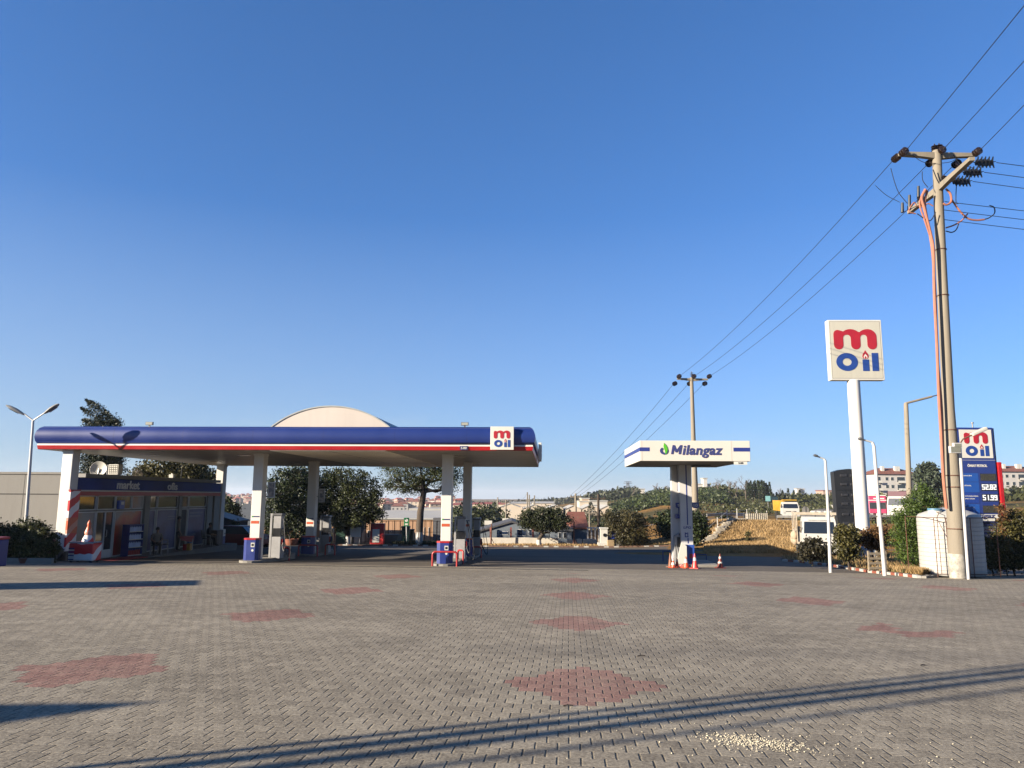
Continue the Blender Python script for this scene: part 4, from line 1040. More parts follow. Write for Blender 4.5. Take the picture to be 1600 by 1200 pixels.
# ================================================================ small LPG canopy
LYf = 31.5
def onplane(px, py, o, n):
    d = ray(px, py); t = (Vector(o)-CAM).dot(n)/d.dot(n); return CAM + d*t
LO = at(1000, 719, LYf); lpo = LO.copy()
LPZ = H(lpo.x, lpo.y)
lt = thing('gas_canopy', 'small square white canopy lettered Milangaz on two tapered pylons', 'canopy', (lpo.x, lpo.y, LPZ), -PSI)
linv = (Matrix.Translation((lpo.x, lpo.y, LPZ)) @ Matrix.Rotation(-PSI, 4, 'Z')).inverted()
def L2(px, py, off=0):
    return linv @ onplane(px, py, lpo + B2*off, B2)
tr_ = L2(1172, 690); br_ = L2(1172, 722); tl_ = L2(1000, 687); bl_ = L2(1000, 719)
LW = (tr_.x+br_.x)/2; zb_ = (bl_.z+br_.z)/2; zt_ = (tl_.z+tr_.z)/2; LD = 6.4
mb = MB(); mb.bbox((0, 0, zb_), (LW, LD, zt_), .012); fb = mb.build('fascia', mk('gas_white', (.86, .81, .71), .4, .03, .6, dirt=.05), lt)
mb = MB(); mb.box((.05, .05, zb_-.012), (LW-.05, LD-.05, zb_-.002)); mb.build('soffit', mk('gas_soffit', (.30, .28, .25), .6, .1, 1), lt)
GB = mk('gas_blue', (.03, .05, .28), .4, .05, 2)
mb = MB()
p0, p1 = L2(997, 699), L2(1015, 705); mb.box((-.006, -.008, p1.z), (p1.x, -.001, p0.z+.0)); z0_, z1_ = p1.z, p0.z
mb.box((-.008, -.006, z0_), (-.001, LD, z1_))
p0, p1 = L2(1146, 703), L2(1172, 708.5); mb.box((p0.x, -.008, z0_), (LW+.006, -.001, z1_)); mb.box((LW+.001, -.006, z0_), (LW+.008, LD, z1_))
mb.build('blue_stripe', GB, lt)
mb = MB()
for px in (1003, 1143): q = L2(px, 700); mb.box((q.x-.004, -.004, zb_+.01), (q.x+.004, -.0005, zt_-.01))
mb.build('panel_joint', mk('joint_beige', (.4, .37, .3), .7), lt)
p0, p1 = L2(1048.5, 715.3), L2(1128.5, 695.5)
mb = MB(); put_text(mb, 'ilangaz', (p0.x+(p1.x-p0.x)*.222, -.002, p0.z), (1,0,0), (0,0,1), (0,-1,0), w=(p1.x-p0.x)*.778, h=(p1.z-p0.z), bold=.022, shear=.2, thick=.02, space=1.06)
hM = (p1.z-p0.z)*.70; wM = (p1.x-p0.x)*.185; zM = p0.z+(p1.z-p0.z)*.295
mb.prism([(x*wM+y*hM*.2, y*hM) for x, y in ((0, 0), (.21, 0), (.21, .58), (.42, .20), (.60, .20), (.79, .58), (.79, 0), (1, 0), (1, 1), (.80, 1), (.51, .46), (.21, 1), (0, 1))], (p0.x, -.001, zM), (1,0,0), (0,0,1), (0,-1,0), .021)
mb.build('lettering', mk('letter_navy', (.05, .06, .22), .4, .05, 3), lt)
# drop emblem
q = L2(1037.5, 702.5); r_ = .175
def drop(k, a0, a1, n=14):
    out = []
    for i in range(n+1):
        a = R(a0+(a1-a0)*i/n); out.append((k*r_*math.cos(a)*1.0, k*r_*math.sin(a)*1.0))
    return out
mb = MB(); o_ = [(x*1.0, y*.9-.05) for x, y in arc(0, 0, r_, r_, 120, 400, 20)]; i_ = [(x, y*.9-.05) for x, y in arc(.03, .01, r_*.58, r_*.58, 120, 400, 20)]
n = len(o_); P_ = [Vector((q.x+x, -.001, q.z+y)) for x, y in o_]+[Vector((q.x+x, -.001, q.z+y)) for x, y in i_]; Q_ = [p_+Vector((0, -.02, 0)) for p_ in P_]
mb.add(P_+Q_, [(2*n+i, 3*n+i, 3*n+i+1, 2*n+i+1) for i in range(n-1)]+[(i, i+1, 2*n+i+1, 2*n+i) for i in range(n-1)]+[(n+i, 3*n+i, 3*n+i+1, n+i+1) for i in range(n-1)])
mb.build('emblem_ring', mk('letter_navy', (.05, .06, .22), .4, .05, 3), lt)
mb = MB(); gpoly = [(-.0, .30), (-.02, .16), (.01, .04), (.04, -.05), (.05, -.18), (.11, -.12), (.15, 0), (.14, .11), (.08, .22)]
mb.prism([(x, y-.02) for x, y in gpoly], (q.x, -.003, q.z), (1,0,0), (0,0,1), (0,-1,0), .024); mb.build('emblem_leaf', mk('emblem_green', (.12, .55, .02), .4, .1, 3), lt)
p0, p1 = L2(1147, 726.5), L2(1167.5, 722.5)
mb = MB(); mb.box((p0.x, .0, zb_-.14), (p1.x, .03, zb_-.012)); pl = mb.build('clearance_plate', SIGNW, lt)
mb = MB(); put_text(mb, '5.00', (p0.x+.18, -.001, zb_-.11), (1,0,0), (0,0,1), (0,-1,0), w=.2, h=.075, bold=.02); mb.build('clearance_text', BLACKP, pl)
mb = MB(); mb.bbox((LW*.62, 3.0, zb_-.10), (LW*.78, 3.8, zb_-.013), .01); mb.build('light_fitting', mk('fit_grey', (.12, .12, .12), .5), lt)
# pylons
PYY = 34.9
def pyl(pxs, Y, dd, grooves, txt, name):
    (a0, ya), (a1, yb), (b0, yc), (b1, yd) = pxs
    A0 = linv @ at(a0, ya, Y); A1 = linv @ at(a1, yb, Y); B0 = linv @ at(b0, yc, Y); B1 = linv @ at(b1, yd, Y)
    z0 = -.1; z1 = zb_-.013; y = A0.y
    mb = MB(); q = [(B0.x, y, z0), (B1.x, y, z0), (A1.x, y, z1), (A0.x, y, z1)]
    q2 = [(x, yy+dd, z) for x, yy, z in q]; mb.add(q+q2, [(0,1,2,3), (5,4,7,6), (1,5,6,2), (4,0,3,7), (3,2,6,7), (0,4,5,1)])
    o = mb.build(name, mk('pylon_white', (.78, .77, .75), .45, .05, 1.5), lt)
    return o, y, A0, A1, B0, B1
o1, y1, A0, A1, B0, B1 = pyl(((1060.5, 722), (1079.5, 722), (1066, 875), (1083.5, 875)), PYY, .5, 1, '', 'pylon')
h_ = zb_; f_ = lambda t_, s_: (B0.x+(A0.x-B0.x)*t_)*(1-s_)+(B1.x+(A1.x-B1.x)*t_)*s_
def zpx(py, px=1070): return (linv @ at(px, py, PYY)).z
mb = MB()
for (ya, yb) in ((722, 820), (840, 849)):
    za, zb2 = zpx(yb), zpx(ya); ta, tb = za/h_, min(1, zb2/h_)
    mb.add([(f_(ta, .52), y1-.006, za), (f_(ta, .62), y1-.006, za), (f_(tb, .62), y1-.006, zb2-.02), (f_(tb, .52), y1-.006, zb2-.02)], [(0,1,2,3)])
mb.build('blue_groove', GB, o1)
t_ = zpx(826)/h_; mb = MB(); put_text(mb, 'LPG', (f_(t_, .2), y1-.003, zpx(826)), (1,0,0), (0,0,1), (0,-1,0), w=(f_(t_, .85)-f_(t_, .2)), h=.11, bold=.03, shear=.1); mb.build('lettering', GB, o1)
mb = MB(); za = zpx(836)
for x0_, x1_, z0_, z1_ in ((.3, .38, -.1, .12), (.38, .62, -.10, -.06), (.52, .6, -.1, .12), (.38, .5, .05, .1)): mb.box((f_(.3, x0_), y1-.006, za+z0_), (f_(.3, x1_), y1-.001, za+z1_))
mb.build('symbol', GB, o1)
zc_ = zpx(851); mb = MB(); mb.box((f_(.1, .30), y1-.10, -.1), (f_(.1, 1.0)+.03, y1-.01, zc_)); cb_ = mb.build('blue_base', mk('base_blue', (.03, .10, .45), .4, .1, 3), o1)
mb = MB(); mb.box((f_(.1, .62), y1-.106, .22), (f_(.1, .9), y1-.10, .42)); mb.build('red_sticker', RAILR, cb_)
o2, y2, C0, C1, D0, D1 = pyl(((1049, 722), (1062, 722), (1051, 875), (1065.5, 875)), PYY+.75, .45, 1, '', 'pylon')
mb = MB(); zz = zpx(767); mb.box((C0.x+(C1.x-C0.x)*.62, y2-.006, zz), (C0.x+(C1.x-C0.x)*.74, y2-.001, zb_-.03)); mb.build('blue_groove', GB, o2)
# gas dispenser in front of the left pylon
mb = MB(); x0_, x1_ = D0.x+.02, D1.x-.05
mb.prism([(x0_, 0), (x1_, 0), (x1_-.05, 1.35), (x0_+.06, 1.2)], (0, y2-.02, 0), (1,0,0), (0,0,1), (0,-1,0), .35); gd = mb.build('gas_dispenser', mk('disp_grey', (.42, .42, .42), .45, .08, 2), lt)
mb = MB(); mb.box((x0_+.15, y2-.40, .70), (x1_-.02, y2-.375, 1.15)); mb.build('screen', BLACKP, gd)
mb = MB(); mb.tube([(x1_-.1, y2-.38, 1.3), (x1_+.02, y2-.5, .9), (x1_-.02, y2-.55, .3), (x1_-.25, y2-.5, .1), (x1_-.3, y2-.42, .8)], .02, 6); mb.build('hose', DARK, gd, True)
mb = MB(); mb.prism([(-.05, 0), (.42, 0), (.42, .80), (.20, .95)], (f_(0, 0)-.25, y1-.14, -.02), (1,0,0), (0,0,1), (0,-1,0), .12); mb.build('white_wedge', SIGNW, lt)
def badge(px0, px1, py0, py1, txt, lab, Y):
    a = linv @ at(px0, py1, Y); e = linv @ at(px1, py0, Y); w_, h2 = e.x-a.x, e.z-a.z
    c = .22*h2; mb = MB(); mb.prism([(a.x+c, a.z), (e.x-c, a.z), (e.x, a.z+c), (e.x, e.z-c), (e.x-c, e.z), (a.x, e.z), (a.x, a.z+c)], (0, a.y, 0), (1,0,0), (0,0,1), (0,-1,0), .06)
    b_ = mb.build('number_badge', GB, lt)
    mb = MB(); tw = w_*.62 if len(txt) > 1 else w_*.32; put_text(mb, txt, (a.x+w_*.5-tw/2, a.y-.061, a.z+h2*.24), (1,0,0), (0,0,1), (0,-1,0), w=tw, h=h2*.52, bold=.02); mb.build('number', SIGNW, b_)
    return a, e
a, e = badge(1055.5, 1064.5, 785.5, 794, '9', '', PYY+.3)
mb = MB(); zz = zpx(803); mb.box(((a.x+e.x)/2-.02, a.y-.03, zz), ((a.x+e.x)/2+.03, a.y+.0, a.z)); mb.box((a.x+.02, a.y-.03, zz-.22), (e.x, a.y+.40, zz-.02)); mb.build('badge_bracket', [GB], lt)
badge(1081.5, 1091.5, 785, 794, '10', '', PYY+.05)
# blue guard rails
def lrail(px0, px1, pyb, h, label):
    a = gnd(px0, pyb); e = gnd(px1, pyb); c = (a+e)/2; w_ = (e-a).length; c.z = H(c.x, c.y)
    t = MB(); t.tube([(-w_/2, 0, -.1), (-w_/2, 0, h), (w_/2, 0, h), (w_/2, 0, -.1)], .035, 8)
    solo(t, 'guard_rail', BLUEP, label, 'rail', c, -PSI, 'blue guard rails at the small canopy')
lrail(1037, 1051, 877, .52, 'blue square guard rail left of the gas pylons')
lrail(1084, 1102.5, 881, .45, 'blue square guard rail right of the gas pylons')
c = gnd(1067, 880); mb = MB(); mb.bbox((-.85, -.1, -.3), (.8, 2.6, .12), .03); solo(mb, 'pump_island', CONC, 'concrete island under the gas pylons behind the traffic cones', 'kerb', (c.x, PYY-.35, H(c.x, PYY-.35)), -PSI)
def cone(px, pyb, h, mats, label, bands=((.62, .80),), rb=.15):
    p = at(px, pyb, 33.7-.35*(pyb-883)); p.z = H(p.x, p.y)+.012; t = thing('traffic_cone', label, 'traffic cone', p, rng.uniform(0, 1), 'traffic cones round the gas pylons')
    mb = MB(); mb.bbox((-rb*1.15, -rb*1.15, 0), (rb*1.15, rb*1.15, .035), .01); mb.build('base', mats[0], t)
    mb = MB(); mb.lathe([(rb*.82*(1-k/8.)+.022*(k/8.), .035+(h-.035)*k/8.) for k in range(9)], n=16); mb.build('body', mats[0], t, True)
    for z0, z1 in bands:
        mb = MB(); r0 = rb*.82*(1-z0)+.022*z0+.004; r1 = rb*.82*(1-z1)+.022*z1+.004
        mb.lathe([(r0, .035+(h-.035)*z0), (r1, .035+(h-.035)*z1)], n=16); mb.build('reflective_band', mats[1], t, True)
PINKR = mk('cone_red', (.75, .05, .04), .4, .1, 5); CW_ = mk('cone_white', (.75, .72, .66), .5, .1, 6, dirt=.2)
cone(1047.5, 882, .62, (ORANGED, ORANGED), 'brown faded tall cone without bands, leftmost of the row', (), .13)
cone(1052, 883.5, .40, (ORANGE, CW_), 'small cone with a wide white middle, second from the left', ((.25, .55), (.75, .95)), .14)
cone(1058, 881.5, .40, (ORANGE, CW_), 'small orange cone between the two white banded ones', ((.6, .75),), .10)
cone(1065, 880, .34, (PINKR, CW_), 'short red cone with two white bands under the white wedge', ((.2, .45), (.6, .85)), .12)
cone(1072, 883.5, .50, (ORANGE, CW_), 'orange cone with one broad white band in front of the blue base', ((.42, .78),), .17)
cone(1086, 884.5, .64, (PINKR, CW_), 'bright red cone with white band, nearest the camera', ((.5, .72),), .17)
cone(1125.5, 882.5, .62, (mk('cone_dark', (.22, .03, .015), .5, .15, 5), CW_), 'dark red cone standing alone right of the pylons', ((.3, .42), (.66, .8)), .17)

# ================================================================ tall emblem sign
SY = 47.0
c = at(1340, 700, SY); bx = at(1347, 830, SY)
SX = (c.x); g = H(SX, SY)+.1
st = thing('pole_sign', 'tall round white pole carrying a square white m oil sign', 'sign', (SX, SY, g), -PSI*.6)
s_inv = (Matrix.Translation((SX, SY, g)) @ Matrix.Rotation(-PSI*.6, 4, 'Z')).inverted()
nS = Vector((math.sin(PSI*.6), math.cos(PSI*.6), 0))
def S2(px, py, off=-.25): return s_inv @ onplane(px, py, Vector((SX, SY, 0))+nS*off, nS)
bl = S2(1297.5, 592.5); tr2 = S2(1376, 500.5); zt = S2(1335, 499.8).z; zb3 = S2(1340, 594).z
xl, xr = S2(1296, 550).x, S2(1380, 550).x
mb = MB(); mb.cyl((0, 0, -.4), (0, 0, zb3+.02), .425, .385, 32); mb.build('pole', WHITE, st, True)
mb = MB(); mb.bbox((-.6, -.5, -.1), (.6, .5, .85), .04); mb.build('base_block', mk('pale_blue', (.42, .48, .55), .7, .1, 3, dirt=.3), st)
mb = MB(); mb.bbox((xl, -.25, zb3), (xr, .25, zt), .03); bx_ = mb.build('sign_box', SIGNW, st)
mb = MB(); mb.box((xl+.12, -.256, zb3+.13), (xr-.12, -.25, zt-.12)); fc_ = mb.build('sign_face', SIGNC, bx_)
mb = MB(); mb.box((xl+.10, -.254, zb3+.11), (xr-.10, -.2505, zt-.10)); mb.build('face_shadow_gap', mk('gap_dark', (.10, .09, .07), .8), bx_)
# emblem letters are children of the sign box
logo(bx_, ((xl+xr)/2-.03, -.257, (zb3+zt)/2-.03), (1,0,0), (0,0,1), (0,-1,0), (xr-xl)*.80, .015)

# ================================================================ price totem
TY = 32.5
a = gp(1530, TY); TX0 = at(1490, 700, TY).x; g = H(a.x, TY)+.1
tx0 = at(1494, 700, TY).x; tx1 = at(1553, 690, TY).x; tw = tx1-tx0; th = at(1530, 668, TY).z - g
tt = thing('price_totem', 'blue price board with m oil panel and white digits behind the concrete pole', 'price sign', (tx0, TY, g), 0)
def T2(px, py): p = at(px, py, TY); return p.x-tx0, p.z-g
mb = MB(); mb.bbox((0, 0, 1.95), (tw, .4, th), .03); bd = mb.build('body', mk('totem_blue', (.025, .05, .24), .35, .06, 1), tt)
mb = MB(); mb.cyl((tw+.03, .2, 0), (tw+.03, .2, th-.02), .12, n=16); mb.build('side_column', mk('totem_blue_dark', (.015, .03, .14), .35), tt, True)
x_, zr = T2(1560, 722); x_, zr2 = T2(1560, 815); mb = MB(); mb.bbox((tw+.06, -.03, zr2-.1), (tw+.24, .30, zr), .03); mb.build('red_edge', RED, tt)
for x in (.15, tw-.15):
    mb = MB(); mb.bbox((x-.08, .1, -.3), (x+.08, .3, 1.96), .01); mb.build('leg', GREYM, tt)
xa, za = T2(1503, 715.5); xb, zb4 = T2(1550, 671.5)
mb = MB(); mb.box((.18, -.02, za), (tw-.10, -.0, zb4)); pn = mb.build('emblem_panel', SIGNW, tt)
logo(pn, ((.18+tw-.10)/2, -.021, (za+zb4)/2-.02), (1,0,0), (0,0,1), (0,-1,0), (tw-.28)*.74)
mb = MB(); x_, z_ = T2(1514, 729.5); mb.box((.02, -.002, z_+.29), (tw-.02, .0, z_+.30)); put_text(mb, 'ÖNAY PETROL', (.43, -.001, z_), (1,0,0), (0,0,1), (0,-1,0), w=.86, h=.13, bold=.03, thick=.008); mb.build('name_text', SIGNW, tt)
DIG = {'0': 'abcdef', '1': 'bc', '2': 'abdeg', '5': 'acdfg', '8': 'abcdefg', '9': 'abcdfg', '!': 'efd'}
def digits(parent, txt, xs, z, h, mat):
    w_ = h*.56; t = h*.17
    for ch, x in zip(txt, xs):
        mb = MB(); y0, y1 = -.012, -.004
        seg = {'a': (0, h-t, w_, h), 'd': (0, 0, w_, t), 'g': (0, h/2-t/2, w_, h/2+t/2), 'f': (0, h/2+.002, t, h-t-.002), 'b': (w_-t, h/2+t/2+.002, w_, h-t-.002), 'e': (0, t+.002, t, h/2-t/2-.002), 'c': (w_-t, t+.002, w_, h/2-t/2-.002)}
        if ch == '.': mb.box((x, y0, z), (x+t, y1, z+t))
        else:
            if ch == '1': mb.box((x+w_-t, y0, z), (x+w_, y1, z+h))
            else:
                for s_ in DIG[ch]:
                    x0, z0, x1, z1 = seg[s_]; mb.box((x+x0, y0, z+z0), (x+x1, y1, z+z1))
        mb.build('digit', mat, parent)
LEDW = mk('digit_white', (.85, .87, .86), .4, .02, 2, emit=.35); LEDO = mk('digit_off', (.07, .065, .045), .5, .3, 12)
rowsz = [T2(1530, y)[1] for y in (749.5, 765, 781.5, 799.5)]
names = [('BENZİN', .40, None), ('DİZEL', .36, None), ('MOTORİN DİZEL', .62, 'EURO DİZEL'), ('MADENİ YAĞ', .42, None)]
BP = mk('row_blue', (.02, .10, .42), .35, .06, 2)
for k, z in enumerate(rowsz):
    mb = MB(); mb.box((.14, -.006, z-.12 if k != 0 else z-.09), (.86 if k < 2 else (.80), -.001, z+.32 if k != 0 else z+.28)); rp = mb.build('row_panel', BP if k != 2 else mk('row_navy', (.02, .06, .32), .35), tt)
    nm, nw, nm2 = names[k]
    mb = MB(); put_text(mb, nm, (.17, -.007, z+.15), (1,0,0), (0,0,1), (0,-1,0), w=nw, h=.055, bold=.02, thick=.004)
    if nm2: put_text(mb, nm2, (.17, -.007, z+.04), (1,0,0), (0,0,1), (0,-1,0), w=nw*.75, h=.055, bold=.02, thick=.004)
    mb.build('row_text', SIGNW if k < 3 else mk('dim_text', (.2, .25, .4), .5), rp)
    hh = .225; x0 = .98
    mb = MB(); mb.box((x0-.04, -.004, z-.06), (x0+.66, -.001, z+hh+.04)); wn_ = mb.build('digit_window', mk('led_window', (.03, .035, .06), .2) if k in (1, 2) else mk('led_window_dull', (.045, .045, .04), .3), tt)
    if k in (1, 2):
        if k == 1: digits(tt, '52.82', (x0, x0+.155, x0+.295, x0+.345, x0+.50), z, hh, LEDW)
        else: digits(tt, '51.99', (x0, x0+.13, x0+.295, x0+.345, x0+.50), z, hh, LEDW)
    else: digits(tt, '8888', (x0, x0+.16, x0+.33, x0+.49), z, hh, LEDO)
x_, z1 = T2(1540, 803.5); x_, z0 = T2(1540, 814)
mb = MB(); mb.box((.02, -.01, z0), (tw-.02, -.0, z1)); p_ = mb.build('white_panel', SIGNW, tt)
mb = MB(); put_text(mb, 'Milangaz', (.12, -.011, z0+.07), (1,0,0), (0,0,1), (0,-1,0), w=tw-.34, h=.25, bold=.03, shear=.2, thick=.005); mb.build('lettering', NAVY, p_)
for ya, yb, tx_, pm, tm_ in ((815, 821, 'MARKET', NAVY, BLACKP), (823, 831, 'LASTİK', mk('grey_panel', (.45, .45, .46), .5), mk('letters_mauve', (.30, .08, .10), .5)), (832, 841, 'YIKAMA', NAVY, mk('grey_panel', (.45, .45, .46), .5))):
    z1 = T2(1540, ya)[1]; z0 = T2(1540, yb)[1]; mb = MB(); mb.box((.08, -.01, max(z0, 0.3)), (tw-.12, .01, z1)); p_ = mb.build('service_panel', pm, tt)
    mb = MB(); put_text(mb, tx_, (tw*.5, -.011, max(z0, .3)+.05), (1,0,0), (0,0,1), (0,-1,0), w=tw*.34, h=.12, bold=.02, thick=.004); mb.build('lettering', tm_, p_)
mb = MB(); mb.box((.05, .12, 1.0), (tw-.05, .28, 1.99)); mb.build('lower_frame', GREYM, tt)
mb = MB(); mb.cyl((tw*.55, .2, th), (tw*.55, .2, th+.2), .03); mb.cyl((tw*.55, .2, th+.2), (tw*.55, .2, th+.25), .06); mb.build('beacon', GREYM, tt)

# ================================================================ concrete utility poles
def crossarm(mb, a, e, w0=.10, w1=.17):
    """tapered concrete arm between points, thicker in the middle"""
    a, e = Vector(a), Vector(e); d = (e-a).normalized(); up = Vector((0,0,1)); s_ = d.cross(up).normalized(); up = s_.cross(d)
    vs = []
    for f, h_ in ((0, .05), (.25, .08), (.5, .15), (.75, .08), (1, .05)):
        c = a+(e-a)*f
        vs += [c+s_*.09+up*.07, c-s_*.09+up*.07, c-s_*.09-up*h_*1.25, c+s_*.09-up*h_*1.25]
    fs = [(i*4+j, i*4+(j+1)%4, (i+1)*4+(j+1)%4, (i+1)*4+j) for i in range(4) for j in range(4)] + [(3,2,1,0), (16,17,18,19)]
    mb.add(vs, fs)
INS = mk('brown_insulator', (.035, .022, .018), .25, .2, 10); WIRE = mk('wire_dark', (.02, .022, .03), .5); PINK = mk('pink_conduit', (.50, .20, .12), .5, .1, 4)
def insul(mb, a, d, n=4, r=.15, pitch=.11):
    a = Vector(a); d = Vector(d).normalized(); M = Matrix.Translation(a) @ d.to_track_quat('Z', 'Y').to_matrix().to_4x4()
    pr = [(.025, 0)]
    for k in range(n): z = .03+k*pitch; pr += [(.03, z), (r, z+.012), (r*.95, z+.03), (.03, z+.05)]
    pr += [(.02, .03+n*pitch+.05)]; mb.lathe(pr, n=10, M=M); return a + d*(.08+n*pitch)
def insp(parent, a, d, n=4, r=.15, pitch=.11):
    mb = MB(); e = insul(mb, a, d, n, r, pitch); mb.build('insulator', INS, parent, True); return e
NY = 26.8
nb = at(1496.5, 892, NY); nbz = H(nb.x, NY)+.1; ntop = at(1463.5, 236, NY)
npole = thing('utility_pole', 'tall weathered concrete power pole with crossarms and pink cables at the right edge', 'utility pole', (nb.x, NY, nbz))
def N2(px, py, dy=0): p = at(px, py, NY+dy); return Vector((p.x-nb.x, dy, p.z-nbz))
top = N2(1463.5, 236); top.y = 0; b0 = Vector((0, 0, -.3))
wpx = NY/FPX
mb = MB()
def axis(py):
    l = {240: (1456.5, 1470.5), 420: (1463, 1479), 640: (1473.5, 1491), 760: (1478.5, 1501), 890: (1484, 1509)}
    ks = sorted(l); a = lerpk(ks, [l[k][0] for k in ks], py); e = lerpk(ks, [l[k][1] for k in ks], py); return (a+e)/2, (e-a)/2
pts, rr = [], []
for py in (893, 830, 760, 700, 640, 560, 480, 420, 330, 236):
    cx, hw = axis(py); p = N2(cx, py); p.y = 0; pts.append(p); rr.append(hw*wpx*.98)
pts[0].z = -.3
mb.tube(pts, rr, 20); shaft = mb.build('shaft', POLEC, npole, True)
mb = MB(); cx, hw = axis(870); mb.lathe([(hw*wpx+.004, -.05), (hw*wpx+.004, .55), (hw*wpx*.98+.002, .75), (hw*wpx*.97, .78)], c=(pts[0].x*.9+pts[1].x*.1, 0, .0), n=20); mb.build('lime_patch', mk('flaking_lime', (.5, .47, .40), .9, .4, 4, dirt=.9), shaft, True)
mb = MB()
for py in (390.5, 462, 672, 743, 761, 826):
    cx, hw = axis(py); c = N2(cx, py); r_ = hw*wpx; mb.tube([(c.x+(r_+.015)*math.cos(q), (r_+.015)*math.sin(q), c.z) for q in [i*math.pi/8 for i in range(17)]], .016, 5)
mb.build('steel_band', RUST, npole)
# upper crossarm, parallel to picture, and diagonal arms going to and from the camera
mb = MB(); crossarm(mb, N2(1405, 241), N2(1523, 243)); mb.build('crossarm', POLEC, npole)
d0 = N2(1519, 246, -1.3); d1 = N2(1421, 333, 1.5)
mid = N2(1466, 292)
E1, E2 = N2(1519, 247, 0), N2(1420, 331, 0)
# brace arm slopes in the picture because it runs towards the camera at the right
def on_height(px, py, zloc):
    """point on pixel ray at given local height"""
    d = ray(px, py); t = (zloc+nbz-CAM.z)/d.z; p = CAM+d*t; return Vector((p.x-nb.x, p.y-NY, zloc))
zarm = N2(1467, 293).z
q0 = on_height(1519, 248, zarm); q1 = on_height(1421, 332, zarm)
mb = MB(); crossarm(mb, q0, q1); mb.build('crossarm', POLEC, npole)
ARM2 = (q0, q1)
mb = MB()
wires_n = {}
for k, px, py in (('l', 1413, 234), ('m', 1471, 232), ('r', 1527, 234)):
    p = N2(px-6, py+8); p.y = -.05
    e = insp(npole, p, (.12, -1, .12), 3); wires_n[k] = e
wires_f = {}
for k, px, py in (('l', 1405, 243), ('m', 1459, 250), ('r', 1500, 252)):
    p = N2(px, py); p.y = .05; e = insp(npole, p, (-.10, 1, -.05), 3); wires_f[k] = e
for px, py in ((1461, 237), (1468, 236)):
    p = N2(px, py); insp(npole, p, (0, 0, 1), 3, .13, .08)
p = q0*.6+q1*.4; insp(npole, p+Vector((0,0,.05)), (0,0,1), 3, .10, .06)
for f in (.80, .98): p = q0*(1-f)+q1*f; insp(npole, p+Vector((0,0,.03)), (0,0,1), 3, .12, .07)
# strain insulator strings to the right
wires_r = []
for k, (px, py) in enumerate(((1523, 251), (1507, 262), (1493, 279))):
    mb = MB(); f = .05+.16*k; p = q0*(1-f)+q1*f; end = p+Vector((1.0, .08, -.04)); M = None
    mb.tube([p, p+Vector((.25, .02, -.01))], .012, 5)
    for j in range(5): c = p+Vector((.30+.13*j, .02, -.01)); mb.cyl(c, c+Vector((.03, 0, 0)), .08+.07*math.sin((j+1)*.52), .05, 10)
    for sy in (-.05, .05): mb.tube([p+Vector((.25, .02+sy, 0)), p+Vector((.95, .02+sy, 0))], .014, 5)
    for j in range(5):
        for sg in (-1, 1): c = p+Vector((.33+.13*j, .02, 0)); mb.cyl(c+Vector((0, 0, sg*.03)), c+Vector((.05, 0, sg*.21)), .035, .02, 6)
    mb.build('strain_insulator', BLACKP, npole); wires_r.append(p+Vector((1.0, .02, -.01)))
# surge arresters on the left end of the brace arm
mb = MB()
for px, py0, py1 in ((1410, 332, 317), (1421, 328, 305), (1435, 308, 291)):
    a = N2(px, py0, .9); e = N2(px, py1, .9); mb.cyl(a, e, .06, .05, 10)
    mb.tube([a, q1*.85+q0*.15], .012, 5)
mb.build('surge_arrester', BLACKP, npole, True)
# cables down the pole
mb = MB()
def spline(P_, k=5):
    if len(P_) < 3: return P_
    Q = [P_[0]*2-P_[1]]+P_+[P_[-1]*2-P_[-2]]; out = []
    for i in range(1, len(Q)-2):
        a, b_, c_, d_ = Q[i-1], Q[i], Q[i+1], Q[i+2]
        for j in range(k):
            t = j/k; out.append((b_*2+(c_-a)*t+(a*2-b_*5+c_*4-d_)*t*t+(b_*3-a-c_*3+d_)*t*t*t)*.5)
    return out+[P_[-1]]
def NP(l, dy=-.25): return spline([N2(x, y, dy) for x, y in l])
mb.tube(NP([(1446, 296), (1440, 310), (1444, 325), (1449, 345), (1455, 370), (1458.5, 392), (1460, 460), (1464, 540), (1467, 620), (1470, 672), (1474, 745), (1479, 795)]), .055, 8)
mb.tube(NP([(1449, 298), (1445, 318), (1450, 350), (1457, 395), (1461.5, 465), (1465, 560), (1471.5, 640), (1475, 745), (1480, 795)], -.2), .045, 8)
mb.tube(NP([(1441, 304), (1437, 320), (1445, 345), (1452, 366)]), .03, 6)
mb.build('pink_cable', PINK, npole, True)
mb = MB(); mb.tube(NP([(1458, 322), (1450, 318), (1443, 323), (1433, 322), (1428, 316), (1420, 330), (1431, 334)], .2), .022, 6); mb.build('pink_loop', PINK, npole, True)
mb = MB(); mb.tube(NP([(1478, 295), (1485, 303), (1486, 315), (1479, 320), (1474, 318)]), .04, 6); mb.build('pink_loop', PINK, npole, True)
mb = MB(); mb.tube(NP([(1487, 312), (1500, 330), (1512, 341), (1525, 344), (1538, 343)], .2), .035, 6); mb.build('pink_loop', PINK, npole, True)
mb = MB(); mb.tube(NP([(1478, 356), (1490, 352), (1502, 345), (1512, 334)], .2), .028, 6); mb.build('pink_loop', PINK, npole, True)
mb = MB(); mb.tube(NP([(1538, 343), (1546, 340), (1554, 333), (1553, 324), (1546, 321)], .2), .022, 6); mb.build('jumper_cable', WIRE, npole, True)
mb = MB(); mb.tube(NP([(1478, 361), (1487, 363), (1494, 359), (1498, 350)], .2), .022, 6); mb.build('jumper_cable', WIRE, npole, True)
mb = MB(); mb.tube(NP([(1496, 270), (1494, 298), (1494, 316), (1497, 318)]), .016, 5); mb.build('jumper_cable', WIRE, npole, True)
